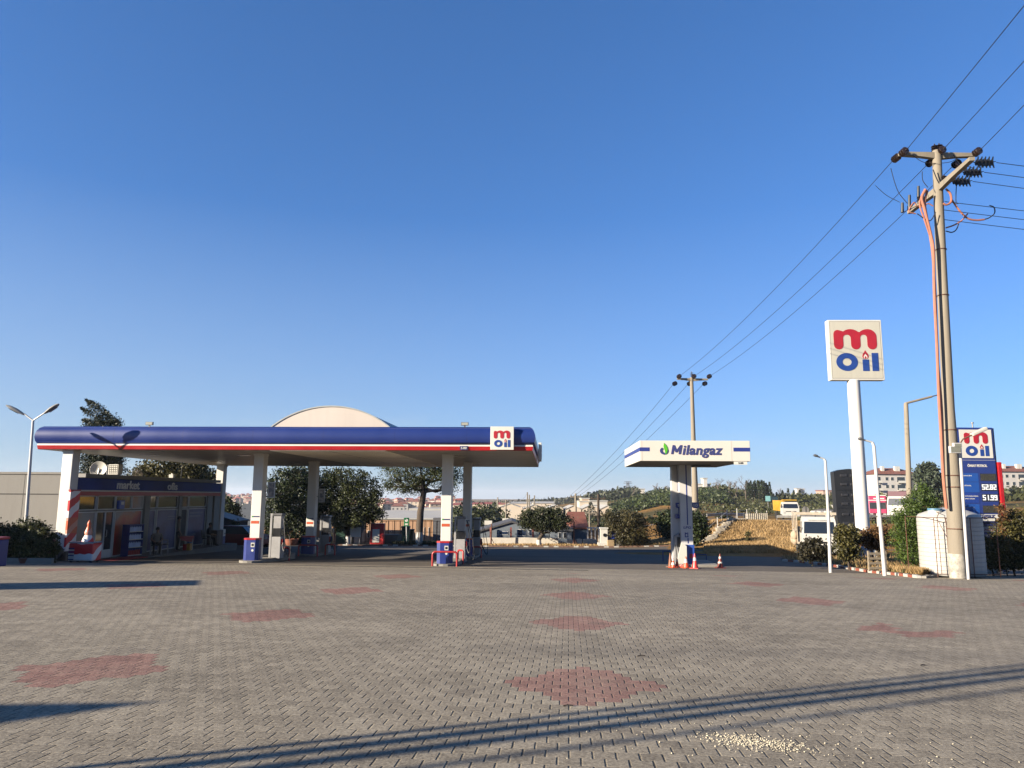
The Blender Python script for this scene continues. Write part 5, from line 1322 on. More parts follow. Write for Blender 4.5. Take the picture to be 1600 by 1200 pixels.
mb = MB(); mb.tube(NP([(1392, 263), (1398, 285), (1405, 302), (1418, 318)]), .014, 5); mb.build('jumper_cable', WIRE, npole, True)
mb = MB(); mb.tube(NP([(1441, 268), (1442, 282), (1450, 293)]), .014, 5); mb.build('jumper_cable', WIRE, npole, True)
mb = MB(); mb.tube(NP([(1425, 242), (1445, 254), (1480, 254), (1497, 247)], -.1), .012, 5); mb.build('jumper_cable', WIRE, npole, True)
mb = MB(); mb.tube(NP([(1490, 242), (1500, 256), (1520, 262)], -.1), .012, 5); mb.build('jumper_cable', WIRE, npole, True)
mb = MB(); mb.tube(NP([(1433, 334), (1452, 345), (1462, 332)]), .02, 5); mb.build('jumper_cable', WIRE, npole, True)
mb = MB(); mb.tube(NP([(1458, 265), (1464, 280), (1470, 290)]), .02, 5); mb.build('jumper_cable', WIRE, npole, True)
mb = MB(); mb.tube(NP([(1368, 290), (1385, 305), (1406, 316)], 1), .012, 5); mb.build('jumper_cable', WIRE, npole, True)

FYP = 64.0
fb_ = gp(1084.5, FYP); fz = H(fb_.x, FYP)
fp_ = thing('utility_pole', 'concrete power pole with one crossarm rising behind the small canopy', 'utility pole', fb_)
def F2(px, py, dy=0): p = at(px, py, FYP+dy); return Vector((p.x-fb_.x, dy, p.z-fz))
mb = MB(); wf = FYP/FPX
pp = [Vector((F2(1086, 800).x, 0, -.4)), F2(1085.8, 760), F2(1083.5, 690), F2(1080.5, 590)]; mb.tube(pp, [6*wf, 4.6*wf, 3.6*wf, 2.6*wf], 14); mb.build('shaft', POLEC, fp_, True)
mb = MB(); crossarm(mb, F2(1058, 592), F2(1106, 593)); mb.build('crossarm', POLEC, fp_)
mb = MB(); fw = {}; fn = {}
for k, px, py in (('l', 1060, 591), ('m', 1083, 591), ('r', 1107, 591)):
    fn[k] = insp(fp_, F2(px, py)+Vector((0, -.05, .12)), (.1, -1, .05), 3, .2, .13); fw[k] = insp(fp_, F2(px-4, py+4)+Vector((0, .05, -.2)), (-.3, 1, -.1), 3, .2, .13)
insp(fp_, F2(1081, 588), (0,0,1), 3, .15, .12)
def sagline(a, e, sag, n=24): return [a.lerp(e, i/n) + Vector((0, 0, -4*sag*(i/n)*(1-i/n))) for i in range(n+1)]
NV = Vector((nb.x, NY, nbz)); FV = Vector((fb_.x, FYP, fz))
side = {'l': 'left', 'm': 'middle', 'r': 'right'}
for k in 'lmr':
    mb = MB(); mb.tube(sagline(NV+wires_f[k], FV+fn[k], .55), .013, 5)
    solo(mb, 'power_line', WIRE, side[k]+' wire strung between the two concrete power poles', 'wire')
# next pole behind the camera (out of the picture) that the wires run to
tg = {'l': (1600, 8), 'm': (1600, 97), 'r': (1600, 168)}; en = {}
for k in 'lmr':
    s_ = NV+wires_n[k]; d = ray(*tg[k]); P1 = CAM+d*((s_.z-.15-CAM.z)/d.z); en[k] = s_+(P1-s_)*((s_.y+14)/(s_.y-P1.y)); en[k].z = s_.z
cm = (en['l']+en['r'])*.5; bp = Vector((cm.x, cm.y, H(cm.x, cm.y)))
bz = thing('utility_pole', 'concrete power pole behind the camera position', 'utility pole', bp); hz = cm.z-bp.z
mb = MB(); mb.tube([(0,0,-.4), (0,0,hz+.3)], [.32, .16], 14); mb.build('shaft', POLEC, bz, True)
mb = MB(); crossarm(mb, en['l']-bp, en['r']-bp); mb.build('crossarm', POLEC, bz)
for k in 'lmr':
    s_ = NV+wires_n[k]
    mb = MB(); mb.tube(sagline(s_, en[k], .25), .013, 5)
    solo(mb, 'power_line', WIRE, {'l': 'topmost', 'm': 'middle', 'r': 'lowest'}[k]+' wire leaving the near pole over the top right corner', 'wire')
# wires that leave to the right, to a pole outside the picture
rpz = Vector((62, 33, H(62, 33)))
rp_ = thing('utility_pole', 'concrete power pole outside the right edge', 'utility pole', rpz)
hh = nbz+zarm-rpz.z
mb = MB(); mb.tube([(0,0,-.4), (0,0,hh+.6)], [.32, .18], 14); mb.build('shaft', POLEC, rp_, True)
mb = MB(); crossarm(mb, (0, -1.3, hh), (0, 1.3, hh)); crossarm(mb, (0, -1.3, hh-2), (0, 1.3, hh-2)); mb.build('crossarm', POLEC, rp_)
for k, (w_, lab) in enumerate(zip(wires_r, ('highest', 'second', 'third'))):
    mb = MB(); mb.tube(sagline(NV+w_, rpz+Vector((0, -1.2+1.2*k, hh)), .5), .013, 5); solo(mb, 'power_line', WIRE, lab+' of the wires running right from the near pole', 'wire')
for k, (px, py, lab) in enumerate(((1476, 315, 'fourth'), (1474, 328, 'fifth'), (1474, 343, 'lowest'))):
    a = NV+N2(px, py); mb = MB(); mb.tube(sagline(a, rpz+Vector((0, -1.2+1.2*k, hh-2)), .4), .013, 5); solo(mb, 'power_line', WIRE, lab+' of the wires running right from the near pole', 'wire')
# distant line poles and pylon, wires from the far pole
dps = []
for px, py, Y, w_, lab in ((899.5, 771, 95, .30, 'slim concrete pole behind the round roadside tree'), (935, 772, 72, .26, 'brown wooden pole beside the white gate'), (921, 795, 80, .16, 'thin pale pole between the two larger ones'), (790.5, 781, 110, .22, 'thin dark pole left of the round roadside tree'), (824, 769, 240, .5, 'first of the dark poles on the horizon over the factory'), (827, 773, 250, .5, 'second of the dark poles on the horizon over the factory'), (835, 774, 260, .5, 'third of the dark poles on the horizon over the factory'), (777.5, 777, 180, .35, 'dark pole over the left end of the factory roofs')):
    p = gp(px, Y); z = H(p.x, Y); tp = at(px, py, Y).z; mb = MB(); mb.tube([(0,0,-.3), (0,0,tp-z)], [w_*.62, w_*.4], 8)
    if Y < 120: mb.box((-.7, -.05, tp-z-.5), (.7, .05, tp-z-.38)); [insul(mb, (x, 0, tp-z-.38), (0,0,1), 1) for x in (-.6, 0, .6)]
    solo(mb, 'line_pole', POLEC if px != 935 else BARK, lab, 'utility pole', p, group='small line poles in the distance', smooth=False); dps.append(Vector((p.x, Y, tp-.2)))
for k in 'lmr':
    mb = MB(); e = dps[0]+Vector(({'l': -.6, 'm': 0, 'r': .6}[k], 0, 0)); mb.tube(sagline(FV+fw[k], e, .5), .014, 4); solo(mb, 'power_line', WIRE, side[k]+' wire sloping down left from the far pole to the valley', 'wire')
for i, (a, e) in enumerate(((3, 4), (0, 6), (3, 0))):
    mb = MB(); mb.tube(sagline(dps[a], dps[e], 1.2), .02, 4); solo(mb, 'power_line', WIRE, ('thin wire over the factory towards the horizon poles', 'thin wire from the slim concrete pole to the horizon', 'thin wire over the round roadside tree')[i], 'wire')
p = gp(981, 620, 752); mb = MB(); z = H(p.x, 620); hh = at(981, 752, 620).z-z
for sx in (-1, 1):
    for sy in (-1, 1): mb.tube([(sx*3.2, sy*3.2, -1), (sx*.9, sy*.9, hh*.75), (sx*.7, sy*.7, hh)], .28, 4)
for k in range(7):
    z0 = hh*k/8; r0 = 3.2-2.4*min(1, k/6)
    for sx in (-1, 1): mb.tube([(-r0, sx*r0, z0), (r0, sx*r0, z0+hh/8)], .16, 4); mb.tube([(r0, sx*r0, z0), (-r0, sx*r0, z0+hh/8)], .16, 4)
mb.box((-3.6, -.3, hh*.86), (3.6, .3, hh*.90)); mb.box((-3.0, -.3, hh*.97), (3.0, .3, hh))
solo(mb, 'lattice_pylon', mk('hazy_steel', (.22, .23, .25), .6), 'faint lattice power pylon on the ridge left of the small canopy', 'pylon', p)

# ================================================================ street lamps at right
def lamp_pole(l, Y, r0, r1, label, mat=LAMPW, headmat=None, grp='white lamp poles by the right kerb', hd=.22):
    P_ = [at(x, y, Y) for x, y in l]; g = H(P_[0].x, Y)+.1; o = Vector((P_[0].x, Y, g)); t = thing('street_lamp', label, 'street lamp', o, 0, grp)
    L_ = [p-o for p in P_]; L_[0].z = -.1; n = len(L_)
    mb = MB(); mb.tube(L_[:-1], [r0+(r1-r0)*i/(n-2) for i in range(n-1)], 12); mb.build('pole', mat, t, True)
    mb = MB(); mb.tube([L_[-2], L_[-2].lerp(L_[-1], .8)], r1*.7, 8); mb.build('arm', mat, t, True)
    mb = MB(); d = (L_[-1]-L_[-2]).normalized(); M = Matrix.Translation(L_[-1]) @ d.to_track_quat('X', 'Z').to_matrix().to_4x4(); mb.bbox((-hd, -.09, -.04), (hd*.3, .09, .05), .03, M); mb.build('lamp_head', headmat or GREYM, t)
    return t
lamp_pole([(1297, 881), (1294, 800), (1289.5, 720), (1287.5, 717), (1273, 711.5)], 31.3, .07, .045, 'slim white lamp pole in front of the white truck', hd=.12, grp=None)
lamp_pole([(1382, 891), (1373, 790), (1365.5, 697), (1363, 691), (1343, 685.5)], 28.6, .075, .05, 'leaning white lamp pole between the tall sign and the conifer', hd=.12, grp=None)
lamp_pole([(1424, 850), (1420, 750), (1415.5, 631), (1416, 630), (1466, 617)], 58, .24, .13, 'grey highway lamp with long arm left of the concrete pole', POLEC, mk('lamp_head_dark', (.12, .11, .10), .5), None, .6)
# white tube lamp with floodlights beside the concrete pole
LYY = 26.3
o = at(1512, 889, LYY); g = H(o.x, LYY)+.1; o = Vector((o.x, LYY, g)); t = thing('flood_lamp_post', 'thin white post with twin floodlights and a small arm lamp against the concrete pole', 'lamp post', o)
def W2(px, py, dy=0): p = at(px, py, LYY+dy); return p-o
q = [W2(1512, 889), W2(1506, 800), W2(1501, 715), W2(1499.5, 692)]; q[0].z = -.1
mb = MB(); mb.tube(q, .05, 10); mb.build('post', LAMPW, t, True)
mb = MB(); mb.tube([W2(1500, 693), W2(1505, 686), W2(1520, 679)], .025, 8); mb.build('arm', RUST, t, True)
a, e = W2(1518, 680), W2(1541, 669.5); M = Matrix.Translation(a) @ (e-a).to_track_quat('X', 'Z').to_matrix().to_4x4(); mb = MB(); mb.bbox((0, -.10, -.05), ((e-a).length, .10, .07), .03, M); mb.build('lamp_head', CREAM, t)
for (x0, y0, x1, y1), nm in (((1490, 692, 1502, 700), 'a'), ((1484.5, 697, 1501, 708), 'b')):
    a = W2(x0, y1, -.25); e = W2(x1, y0, -.25); mb = MB(); mb.bbox((a.x, -.28, a.z), (e.x, -.16, e.z), .015); f_l = mb.build('floodlight', LAMPW, t)
    mb = MB(); mb.box((a.x+.03, -.286, a.z+.03), (e.x-.03, -.28, e.z-.03)); mb.build('lens', mk('flood_glass', (.28, .28, .22) if nm == 'a' else (.12, .13, .13), .15), f_l)
mb = MB(); mb.tube([W2(1501, 700), W2(1494, 703, -.2)], .03, 6); mb.build('bracket', GREYM, t)

# ================================================================ water tank in a cage
WY = 28.2
a = gp(1490, WY); c0 = at(1490, 850, WY); g = H(c0.x, WY)+.1
xl, xr = at(1440.5, 850, WY).x, at(1541, 850, WY).x; R_ = (xr-xl)/2*.94; cx = (xl+xr)/2; zt_ = at(1460, 806, WY).z-g; ztop = at(1470, 799, WY).z-g
t = thing('water_tank', 'big ribbed white plastic water tank with blue cap inside a rusty cage', 'water tank', (cx, WY+.2, g))
mb = MB(); pr = [(R_*.96, 0)]
for k in range(13):
    z = .05+k*(zt_-.1)/13; pr += [(R_, z), (R_, z+(zt_-.1)/13*.8), (R_*.985, z+(zt_-.1)/13*.9)]
pr += [(R_*.99, zt_-.03), (R_*.93, zt_+.06), (R_*.55, ztop+.05), (.2, ztop+.14)]
M = Matrix.Scale(.85, 4, (0, 1, 0)); mb.lathe(pr, n=40, M=M); mb.build('tank_body', mk('tank_plastic', (.56, .55, .51), .5, .08, 2, dirt=.25, streak=True), t, True)
pc = at(1457, 795, WY)-Vector((cx, WY+.2, g)); mb = MB(); mb.mat(0).cyl((pc.x, -.35, zt_-.1), (pc.x, -.35, zt_+.20), .235, n=20); mb.mat(1).cyl((pc.x, -.35, zt_+.20), (pc.x, -.35, zt_+.28), .25, n=20); mb.build('filler_cap', [SIGNW, mk('cap_blue', (.12, .28, .42), .5)], t, True)
mb = MB(); zc = zt_-.05; yy = -R_*.85-.05
xs = [-R_-.02, -R_+.42, -R_+.78, -R_+1.15, R_-.95, R_-.02]
for x in xs: mb.tube([(x, yy, 0), (x, yy, zc)], .016, 5)
mb.tube([(-R_-.02, yy, zc), (R_+.02, yy, zc)], .014, 5); mb.tube([(-R_, yy, .1), (R_, yy, .1)], .014, 5)
mb.tube([(xs[1], yy, zc), (xs[3], yy, zc*.6), (xs[3], yy, .3)], .012, 5); mb.tube([(xs[0]+.1, yy-.02, zc), (xs[2], yy-.02, .6), (xs[3], yy-.02, .2)], .010, 5)
for x in (-R_-.02, R_+.02): mb.tube([(x, yy, zc), (x, R_*.85, zc), (x, R_*.85, 0)], .014, 5)
mb.tube([(-R_+.12, yy-.01, .1), (-R_+.10, yy-.01, zc), (-R_+.25, yy+.1, zc+.18), (-R_+.5, 0, zc+.25)], .012, 5)
mb.build('cage', RUST, t)
# pallet and debris on the verge
p = at(1372, 868, 30.5); g = H(p.x, 30.5)+.12; t = thing('wooden_pallet', 'weathered wooden pallet standing upright beside the leaning lamp pole', 'pallet', (p.x, 30.5, g), R(6))
PW = mk('grey_wood', (.30, .25, .18), .9, .2, 8)
for k in range(4): mb = MB(); mb.box((-.42, -.02, .08+k*.19), (.36, 0, .17+k*.19)); mb.build('slat', PW, t)
for x in (-.42, -.06, .30): mb = MB(); mb.box((x, .0, 0), (x+.06, .08, .80)); mb.build('batten', PW, t)

# ================================================================ vehicles
TYRE = mk('tyre', (.02, .02, .02), .85, .2, 5); RIM = mk('rim', (.35, .35, .34), .5, .1, 4)
def wheel(parent, x, y, r, w_=.28):
    mb = MB(); M = Matrix.Translation((x, y, r)) @ Matrix.Rotation(R(90), 4, 'Y')
    mb.lathe([(r*.55, -w_/2), (r*.95, -w_/2), (r, -w_*.35), (r, w_*.35), (r*.95, w_/2), (r*.55, w_/2)], n=20, M=M); t_ = mb.build('wheel', TYRE, parent, True)
    mb = MB(); mb.lathe([(r*.2, -w_*.42), (r*.58, -w_*.35), (r*.58, w_*.35), (r*.2, w_*.42)], n=16, M=M); mb.build('rim', RIM, t_, True)
def truck(p, rz, label, cabm, boxm, W_=2.1, hc=2.3, hb=2.7, ln=6.0, z0=.45, boxkind='dropside', grp=None, wr=.42, sign=None, lower=None):
    """front faces local -y"""
    t = thing('lorry', label, 'truck', p, rz, grp); hw = W_/2
    # cab, tapered above the belt line
    mb = MB(); zb, zm, zt = z0, z0+(hc-z0)*.48, hc; d = 1.65
    sec = [(zb, hw, 0.02, d), (zb+.15, hw, -.02, d), (zm, hw, 0, d), (zt-.12, hw*.90, .28, d), (zt, hw*.84, .42, d-.05)]; vs = []
    for z, x, y0, y1 in sec: vs += [(-x, y0, z), (x, y0, z), (x, y1, z), (-x, y1, z)]
    fs = [(i*4+j, i*4+(j+1)%4, (i+1)*4+(j+1)%4, (i+1)*4+j) for i in range(4) for j in range(4)]+[(3,2,1,0), (16,17,18,19)]
    mb.add(vs, fs); cab = mb.build('cab', cabm, t)
    f = lambda z: (lerpk([s[0] for s in sec], [s[2] for s in sec], z), lerpk([s[0] for s in sec], [s[1] for s in sec], z))
    za, ze = zm+.04, zt-.28; ya, xa = f(za); ye, xe = f(ze)
    mb = MB(); mb.add([(-xa+.13, ya-.012, za), (xa-.13, ya-.012, za), (xe-.11, ye-.012, ze), (-xe+.11, ye-.012, ze)], [(0,1,2,3)]); mb.build('windscreen', glassm('truck_glass', (.008, .012, .018), .25), cab)
    for s_ in (-1, 1):
        mb = MB(); q = [(s_*(xa+.008), .35, za), (s_*(xa+.008), 1.35, za), (s_*(xe+.008), 1.3, ze), (s_*(xe+.008), .55, ze)]; mb.add(q, [(0,1,2,3) if s_ > 0 else (3,2,1,0)]); mb.build('side_window', GLASS, cab)
        mb = MB(); mb.bbox((s_*(hw+.16)-.08, -.06, za+.1), (s_*(hw+.16)+.08, .0, za+.42), .02); mb.tube([(s_*hw, .05, za+.3), (s_*(hw+.16), -.02, za+.42)], .015, 5); mb.build('mirror', BLACKP, t)
        mb = MB(); mb.bbox((s_*(hw-.27)-.16, -.05, zb+.16), (s_*(hw-.27)+.16, .0, zb+.34), .03); mb.build('headlight', mk('headlight', (.5, .5, .48), .1), t)
        wheel(t, s_*(hw-.16), .85, wr); wheel(t, s_*(hw-.18), ln-1.3, wr, .4)
    mb = MB(); mb.box((-hw*.62, -.035, zb+.40), (hw*.62, -.018, zb+.50)); mb.build('grille', BLACKP, t)
    mb = MB(); mb.bbox((-hw-.02, -.14, zb-.16), (hw+.02, .12, zb+.13), .04); mb.build('bumper', lower or cabm, t)
    mb = MB(); mb.box((-.24, -.147, zb-.08), (.24, -.14, zb+.03)); mb.build('number_plate', SIGNW, t)
    mb = MB(); mb.box((-.35, .3, z0-.1), (.35, ln-.1, z0+.12)); mb.build('chassis', BLACKP, t)
    if boxkind == 'dropside':
        mb = MB(); mb.box((-hw-.14, 1.75, z0+.25), (hw+.05, ln, z0+.37)); mb.build('bed_floor', boxm, t)
        mb = MB(); mb.box((-hw-.14, 1.75, z0+.37), (-hw-.10, ln, z0+1.0)); mb.box((hw+.01, 1.75, z0+.37), (hw+.05, ln, z0+1.0)); mb.box((-hw-.10, ln-.04, z0+.37), (hw+.01, ln, z0+1.0)); mb.build('side_board', boxm, t)
        mb = MB()
        for y in (1.8, 3.2, 4.6, ln-.1):
            for x in (-hw-.12, hw+.03): mb.cyl((x, y, z0+.9), (x, y, hb), .03, n=8)
        for x in (-hw-.12, hw+.03): mb.box((x-.04, 1.7, hb), (x+.04, ln, hb+.08))
        mb.box((-hw-.22, 1.66, hb-.06), (hw+.14, 1.80, hb+.10)); mb.build('tarp_frame', boxm, t)
    elif boxkind == 'tipper':
        mb = MB(); vs = [(-hw-.05, 1.8, z0+.5), (hw+.05, 1.8, z0+.5), (hw+.05, ln, z0+.5), (-hw-.05, ln, z0+.5), (-hw-.12, 1.75, hb-.12), (hw+.12, 1.75, hb-.12), (hw+.12, ln+.05, hb-.12), (-hw-.12, ln+.05, hb-.12)]
        mb.add(vs, [(0,3,2,1), (4,5,6,7), (0,1,5,4), (1,2,6,5), (2,3,7,6), (3,0,4,7)])
        mb.box((-hw*.8, .4, hb-.12), (hw*.8, 1.8, hb))
        for y in (2.4, 3.4, 4.4, 5.4): mb.box((-hw-.16, y, z0+.5), (-hw-.1, y+.1, hb-.15)); mb.box((hw+.1, y, z0+.5), (hw+.16, y+.1, hb-.15))
        mb.build('tipper_body', boxm, t)
    else:
        mb = MB(); mb.bbox((-hw-.08, 1.8, z0+.35), (hw+.08, ln, hb), .04); mb.build('box_body', boxm, t)
    return t, cab, f
WT = mk('truck_white', (.72, .70, .64), .35, .05, 2, dirt=.12)
p = gp(1279, 45.5); t, cab, f = truck(p, R(-17), 'white flatbed truck parked on the right behind the bushes', WT, mk('board_beige', (.55, .47, .36), .8, .15, 4, dirt=.3), 2.05, 2.50, 2.66, 6.2, .55)
mb = MB(); z = 2.50-.24; y_, x_ = f(z); put_text(mb, 'YÜCESOY KARDEŞLER', (-.62, y_-.03, z), (1,0,0), (0,0,1), (0,-1,0), w=1.25, h=.10, bold=.01, thick=.006); mb.build('cab_lettering', mk('grey_letters', (.25, .25, .25), .6), cab)
mb = MB(); y_, x_ = f(1.42); put_text(mb, 'HD 35', (.40, y_-.02, 1.36), (1,0,0), (0,0,1), (0,-1,0), w=.45, h=.08, bold=.02, thick=.006); mb.build('type_lettering', GREYM, cab)
SACK = mk('sack_cloth', (.55, .42, .30), .95, .2, 6, bump=.5)
for i, (x, y, z, r_) in enumerate(((-1.28, 2.2, 1.30, .26), (-1.30, 2.9, 1.25, .27), (-1.26, 2.3, .95, .25), (-1.30, 3.4, 1.0, .26))):
    mb = MB(); mb.ball((x, y, z), (r_*.75, r_*1.0, r_*1.15), 12, 8); mb.build('sack', SACK, t, True)
mb = MB()
for i in range(9): mb.ball((-.2+i*.13+rng.uniform(-.05, .05), 2.0+rng.uniform(0, .5), 2.76), (.16, .2, .10), 8, 5)
mb.build('load', mk('foam_white', (.65, .63, .58), .9, .1, 5), t, True)
YEL = mk('truck_yellow', (.72, .42, .04), .45, .08, 3, dirt=.15)
p = gp(1236, 112); truck(p, R(-9), 'yellow tipper lorry with white lower cab on the highway embankment', WT, YEL, 2.4, 2.55, 2.9, 7.0, .7, 'tipper', wr=.5)
MAR = mk('maroon_curtain', (.12, .03, .05), .5, .1, 2); PNK = mk('coach_pink', (.50, .06, .15), .35, .08, 2)
p = gp(1402, 104); truck(p, R(-36), 'white articulated lorry with maroon trailer next to the pink coach', WT, MAR, 2.5, 3.2, 3.9, 13.0, .7, 'box', wr=.5)
p = gp(1372, 108); t = thing('coach', 'bright pink coach parked beside the white and maroon lorry', 'bus', p, R(-22))
mb = MB(); mb.bbox((-1.2, 0, .35), (1.2, 9, 3.3), .15); mb.build('body', PNK, t)
mb = MB(); mb.box((-1.05, -.02, 1.45), (1.05, .0, 2.35)); mb.build('windscreen', GLASS, t)
mb = MB(); mb.box((-1.21, .5, 1.6), (-1.2, 8.5, 2.4)); mb.box((1.2, .5, 1.6), (1.21, 8.5, 2.4)); mb.build('side_window', GLASS, t)
mb = MB(); mb.box((-1.18, -.03, 2.62), (1.18, -.0, 2.72)); mb.box((-.5, -.03, 2.85), (.9, -.0, 3.0)); mb.bbox((-1.15, -.05, 3.3), (1.15, 8.5, 3.42), .03); mb.build('white_trim', SIGNW, t)
mb = MB(); mb.bbox((-1.2, -.08, .3), (1.2, .1, .85), .04); mb.build('bumper', mk('dark_red', (.16, .012, .012), .4), t)
for s_ in (-1, 1):
    mb = MB(); mb.bbox((s_*.85-.2, -.10, .62), (s_*.85+.2, -.07, .80), .015); mb.build('headlight', mk('headlight', (.5, .5, .48), .1), t)
    wheel(t, s_*1.0, 2.0, .48); wheel(t, s_*1.0, 7.0, .48)
# dark red car behind the shop
p = gp(380, 49.5); p = Vector((p.x, 49.5, H(p.x, 49.5)+.012)); t = thing('parked_car', 'dark red car half hidden in shade between the shop and the left pump column', 'car', p, R(80))
mb = MB(); CR = mk('car_red', (.20, .012, .015), .3, .08, 2)
secs = [(-2.0, .35, .62), (-1.9, .28, .80), (-1.0, .25, .92), (-.9, .25, .93), (.9, .25, .95), (1.9, .28, .90), (2.0, .35, .7)]; vs = []
for y, za, ze in secs: vs += [(-.82, y, za), (.82, y, za), (.84, y, (za+ze)/2), (.76, y, ze), (-.76, y, ze), (-.84, y, (za+ze)/2)]
mb.add(vs, [(i*6+j, i*6+(j+1)%6, (i+1)*6+(j+1)%6, (i+1)*6+j) for i in range(6) for j in range(6)]+[(5,4,3,2,1,0), tuple(36+i for i in range(6))]); mb.build('body', CR, t)
mb = MB(); vs = [(-.74, -1.0, .92), (.74, -1.0, .92), (.74, 1.6, .93), (-.74, 1.6, .93), (-.58, -.35, 1.40), (.58, -.35, 1.40), (.58, 1.1, 1.40), (-.58, 1.1, 1.40)]; mb.add(vs, [(0,1,5,4), (1,2,6,5), (2,3,7,6), (3,0,4,7)]); mb.build('windows', GLASS, t)
mb = MB(); mb.bbox((-.58, -.36, 1.39), (.58, 1.12, 1.44), .015); mb.build('roof', CR, t)
for s_ in (-1, 1):
    wheel(t, s_*.76, -1.3, .3, .2); wheel(t, s_*.76, 1.3, .3, .2)
    mb = MB(); mb.bbox((s_*.6-.15, -2.04, .62), (s_*.6+.15, -1.96, .76), .02); mb.build('headlight', mk('headlight', (.5, .5, .48), .1), t)
# ================================================================ trees
F_DARK = foliage('leaf_dark', (.010, .019, .006), (.060, .088, .022), .12)
F_OAK = foliage('leaf_oak', (.016, .024, .007), (.105, .125, .032), .2)
F_PINE = foliage('leaf_pine', (.014, .026, .005), (.110, .130, .024), .12)
F_CYP = foliage('leaf_cypress', (.008, .014, .006), (.038, .055, .018), .08)
F_HEDGE = foliage('leaf_hedge', (.012, .018, .005), (.11, .12, .03), .15)
F_THUJA = foliage('leaf_thuja', (.022, .046, .008), (.13, .20, .03), .14)
F_BUSH = foliage('leaf_bush', (.030, .032, .009), (.17, .15, .04), .2)
F_RUSSET = foliage('leaf_russet', (.07, .035, .012), (.26, .14, .05), .2)
F_GREEN = foliage('leaf_green', (.016, .024, .008), (.075, .090, .030), .12)
F_SCRUB = foliage('leaf_scrub', (.03, .035, .012), (.12, .13, .04), .1)
F_HILL = foliage('leaf_hill', (.022, .034, .010), (.085, .115, .030), .1)
F_STRAW = foliage('straw', (.30, .19, .07), (.85, .57, .26), .3)
BTWIG = mk('bare_twig', (.20, .16, .12), .9, .2, 6)
def crown(mb, blobs, n, leaf, r, clump=.35, per=26, shell=.55, up=0, asp=.6):
    """blobs: (centre, (rx,ry,rz)); leaves in clumps near the surface of each"""
    wts = [b[1][0]*b[1][1]+b[1][0]*b[1][2] for b in blobs]; tot = sum(wts); nc = max(1, n//per)
    for (c, rd), w_ in zip(blobs, wts):
        for _ in range(max(2, int(nc*w_/tot))):
            d = Vector((r.gauss(0,1), r.gauss(0,1), r.gauss(0,1))).normalized(); k = shell+(1.04-shell)*r.random()**.6
            cc = Vector((c[0]+d.x*rd[0]*k, c[1]+d.y*rd[1]*k, c[2]+d.z*rd[2]*k)); cs = clump*r.uniform(.6, 1.25)
            for _ in range(per):
                mb.leaf(cc+Vector((r.gauss(0, cs*.5), r.gauss(0, cs*.5), r.gauss(0, cs*.42))), leaf*r.uniform(.7, 1.3), r, asp)
def pxblobs(Y, l, o, depth=1.0, rr=rng):
    out = []
    for px, py, rx, ry in l:
        k = Y/FPX; a = rx*k; dy = rr.uniform(-.35, .35)*a*depth; p = at(px, py, Y+dy)
        out.append(((p.x-o.x, dy, p.z-o.z), (a, a*depth, ry*k)))
    return out
def tree(name, label, cat, px, Y, blobs, n, leaf, mat, trunk, clump=.35, group=None, lime=False, limbs=True, depth=1.0, per=26, shell=.55, seed=1, asp=.6, tpx=None, dzb=0):
    r = random.Random(seed); o = gp(px, Y); o.z += dzb; t = thing(name, label, cat, o, 0, group); B_ = pxblobs(Y, blobs, o, depth, r)
    mb = MB(); crown(mb, B_, n, leaf, r, clump, per, shell, asp=asp); mb.build('crown', mat, t)
    if trunk:
        r0, r1, path = trunk; k = Y/FPX
        P_ = [Vector((0, 0, -.2))]+[Vector((at(x, y, Y).x-o.x, 0, at(x, y, Y).z-o.z)) for x, y in path]
        mb = MB(); mb.tube(P_, [r0+(r1-r0)*i/(len(P_)-1) for i in range(len(P_))], 10)
        if limbs:
            for (c, rd) in B_:
                s_ = P_[-1] if len(P_) < 3 else P_[-2].lerp(P_[-1], r.random()); c = Vector(c); m_ = s_.lerp(c, .5)+Vector((0, 0, -.15*(c-s_).length)); mb.tube([s_, m_, c], [r1*.7, r1*.45, r1*.15], 6)
                for _ in range(4):
                    e = c+Vector((r.uniform(-1, 1)*rd[0], r.uniform(-1, 1)*rd[1], r.uniform(-.6, 1)*rd[2]))*.8; mb.tube([m_.lerp(c, r.random()), c.lerp(e, .5), e], [r1*.3, r1*.18, r1*.06], 5)
        mb.build('trunk', BARK, t, True)
        if lime:
            mb = MB(); a, e = P_[0].lerp(P_[1], .0), P_[0].lerp(P_[1], .98 if (P_[1]-P_[0]).length < 1.6 else 1.3/(P_[1]-P_[0]).length); ra = r0+.012; mb.tube([a, e], [ra, ra*.9], 12); mb.build('lime_wash', LIME, t, True)
    return t
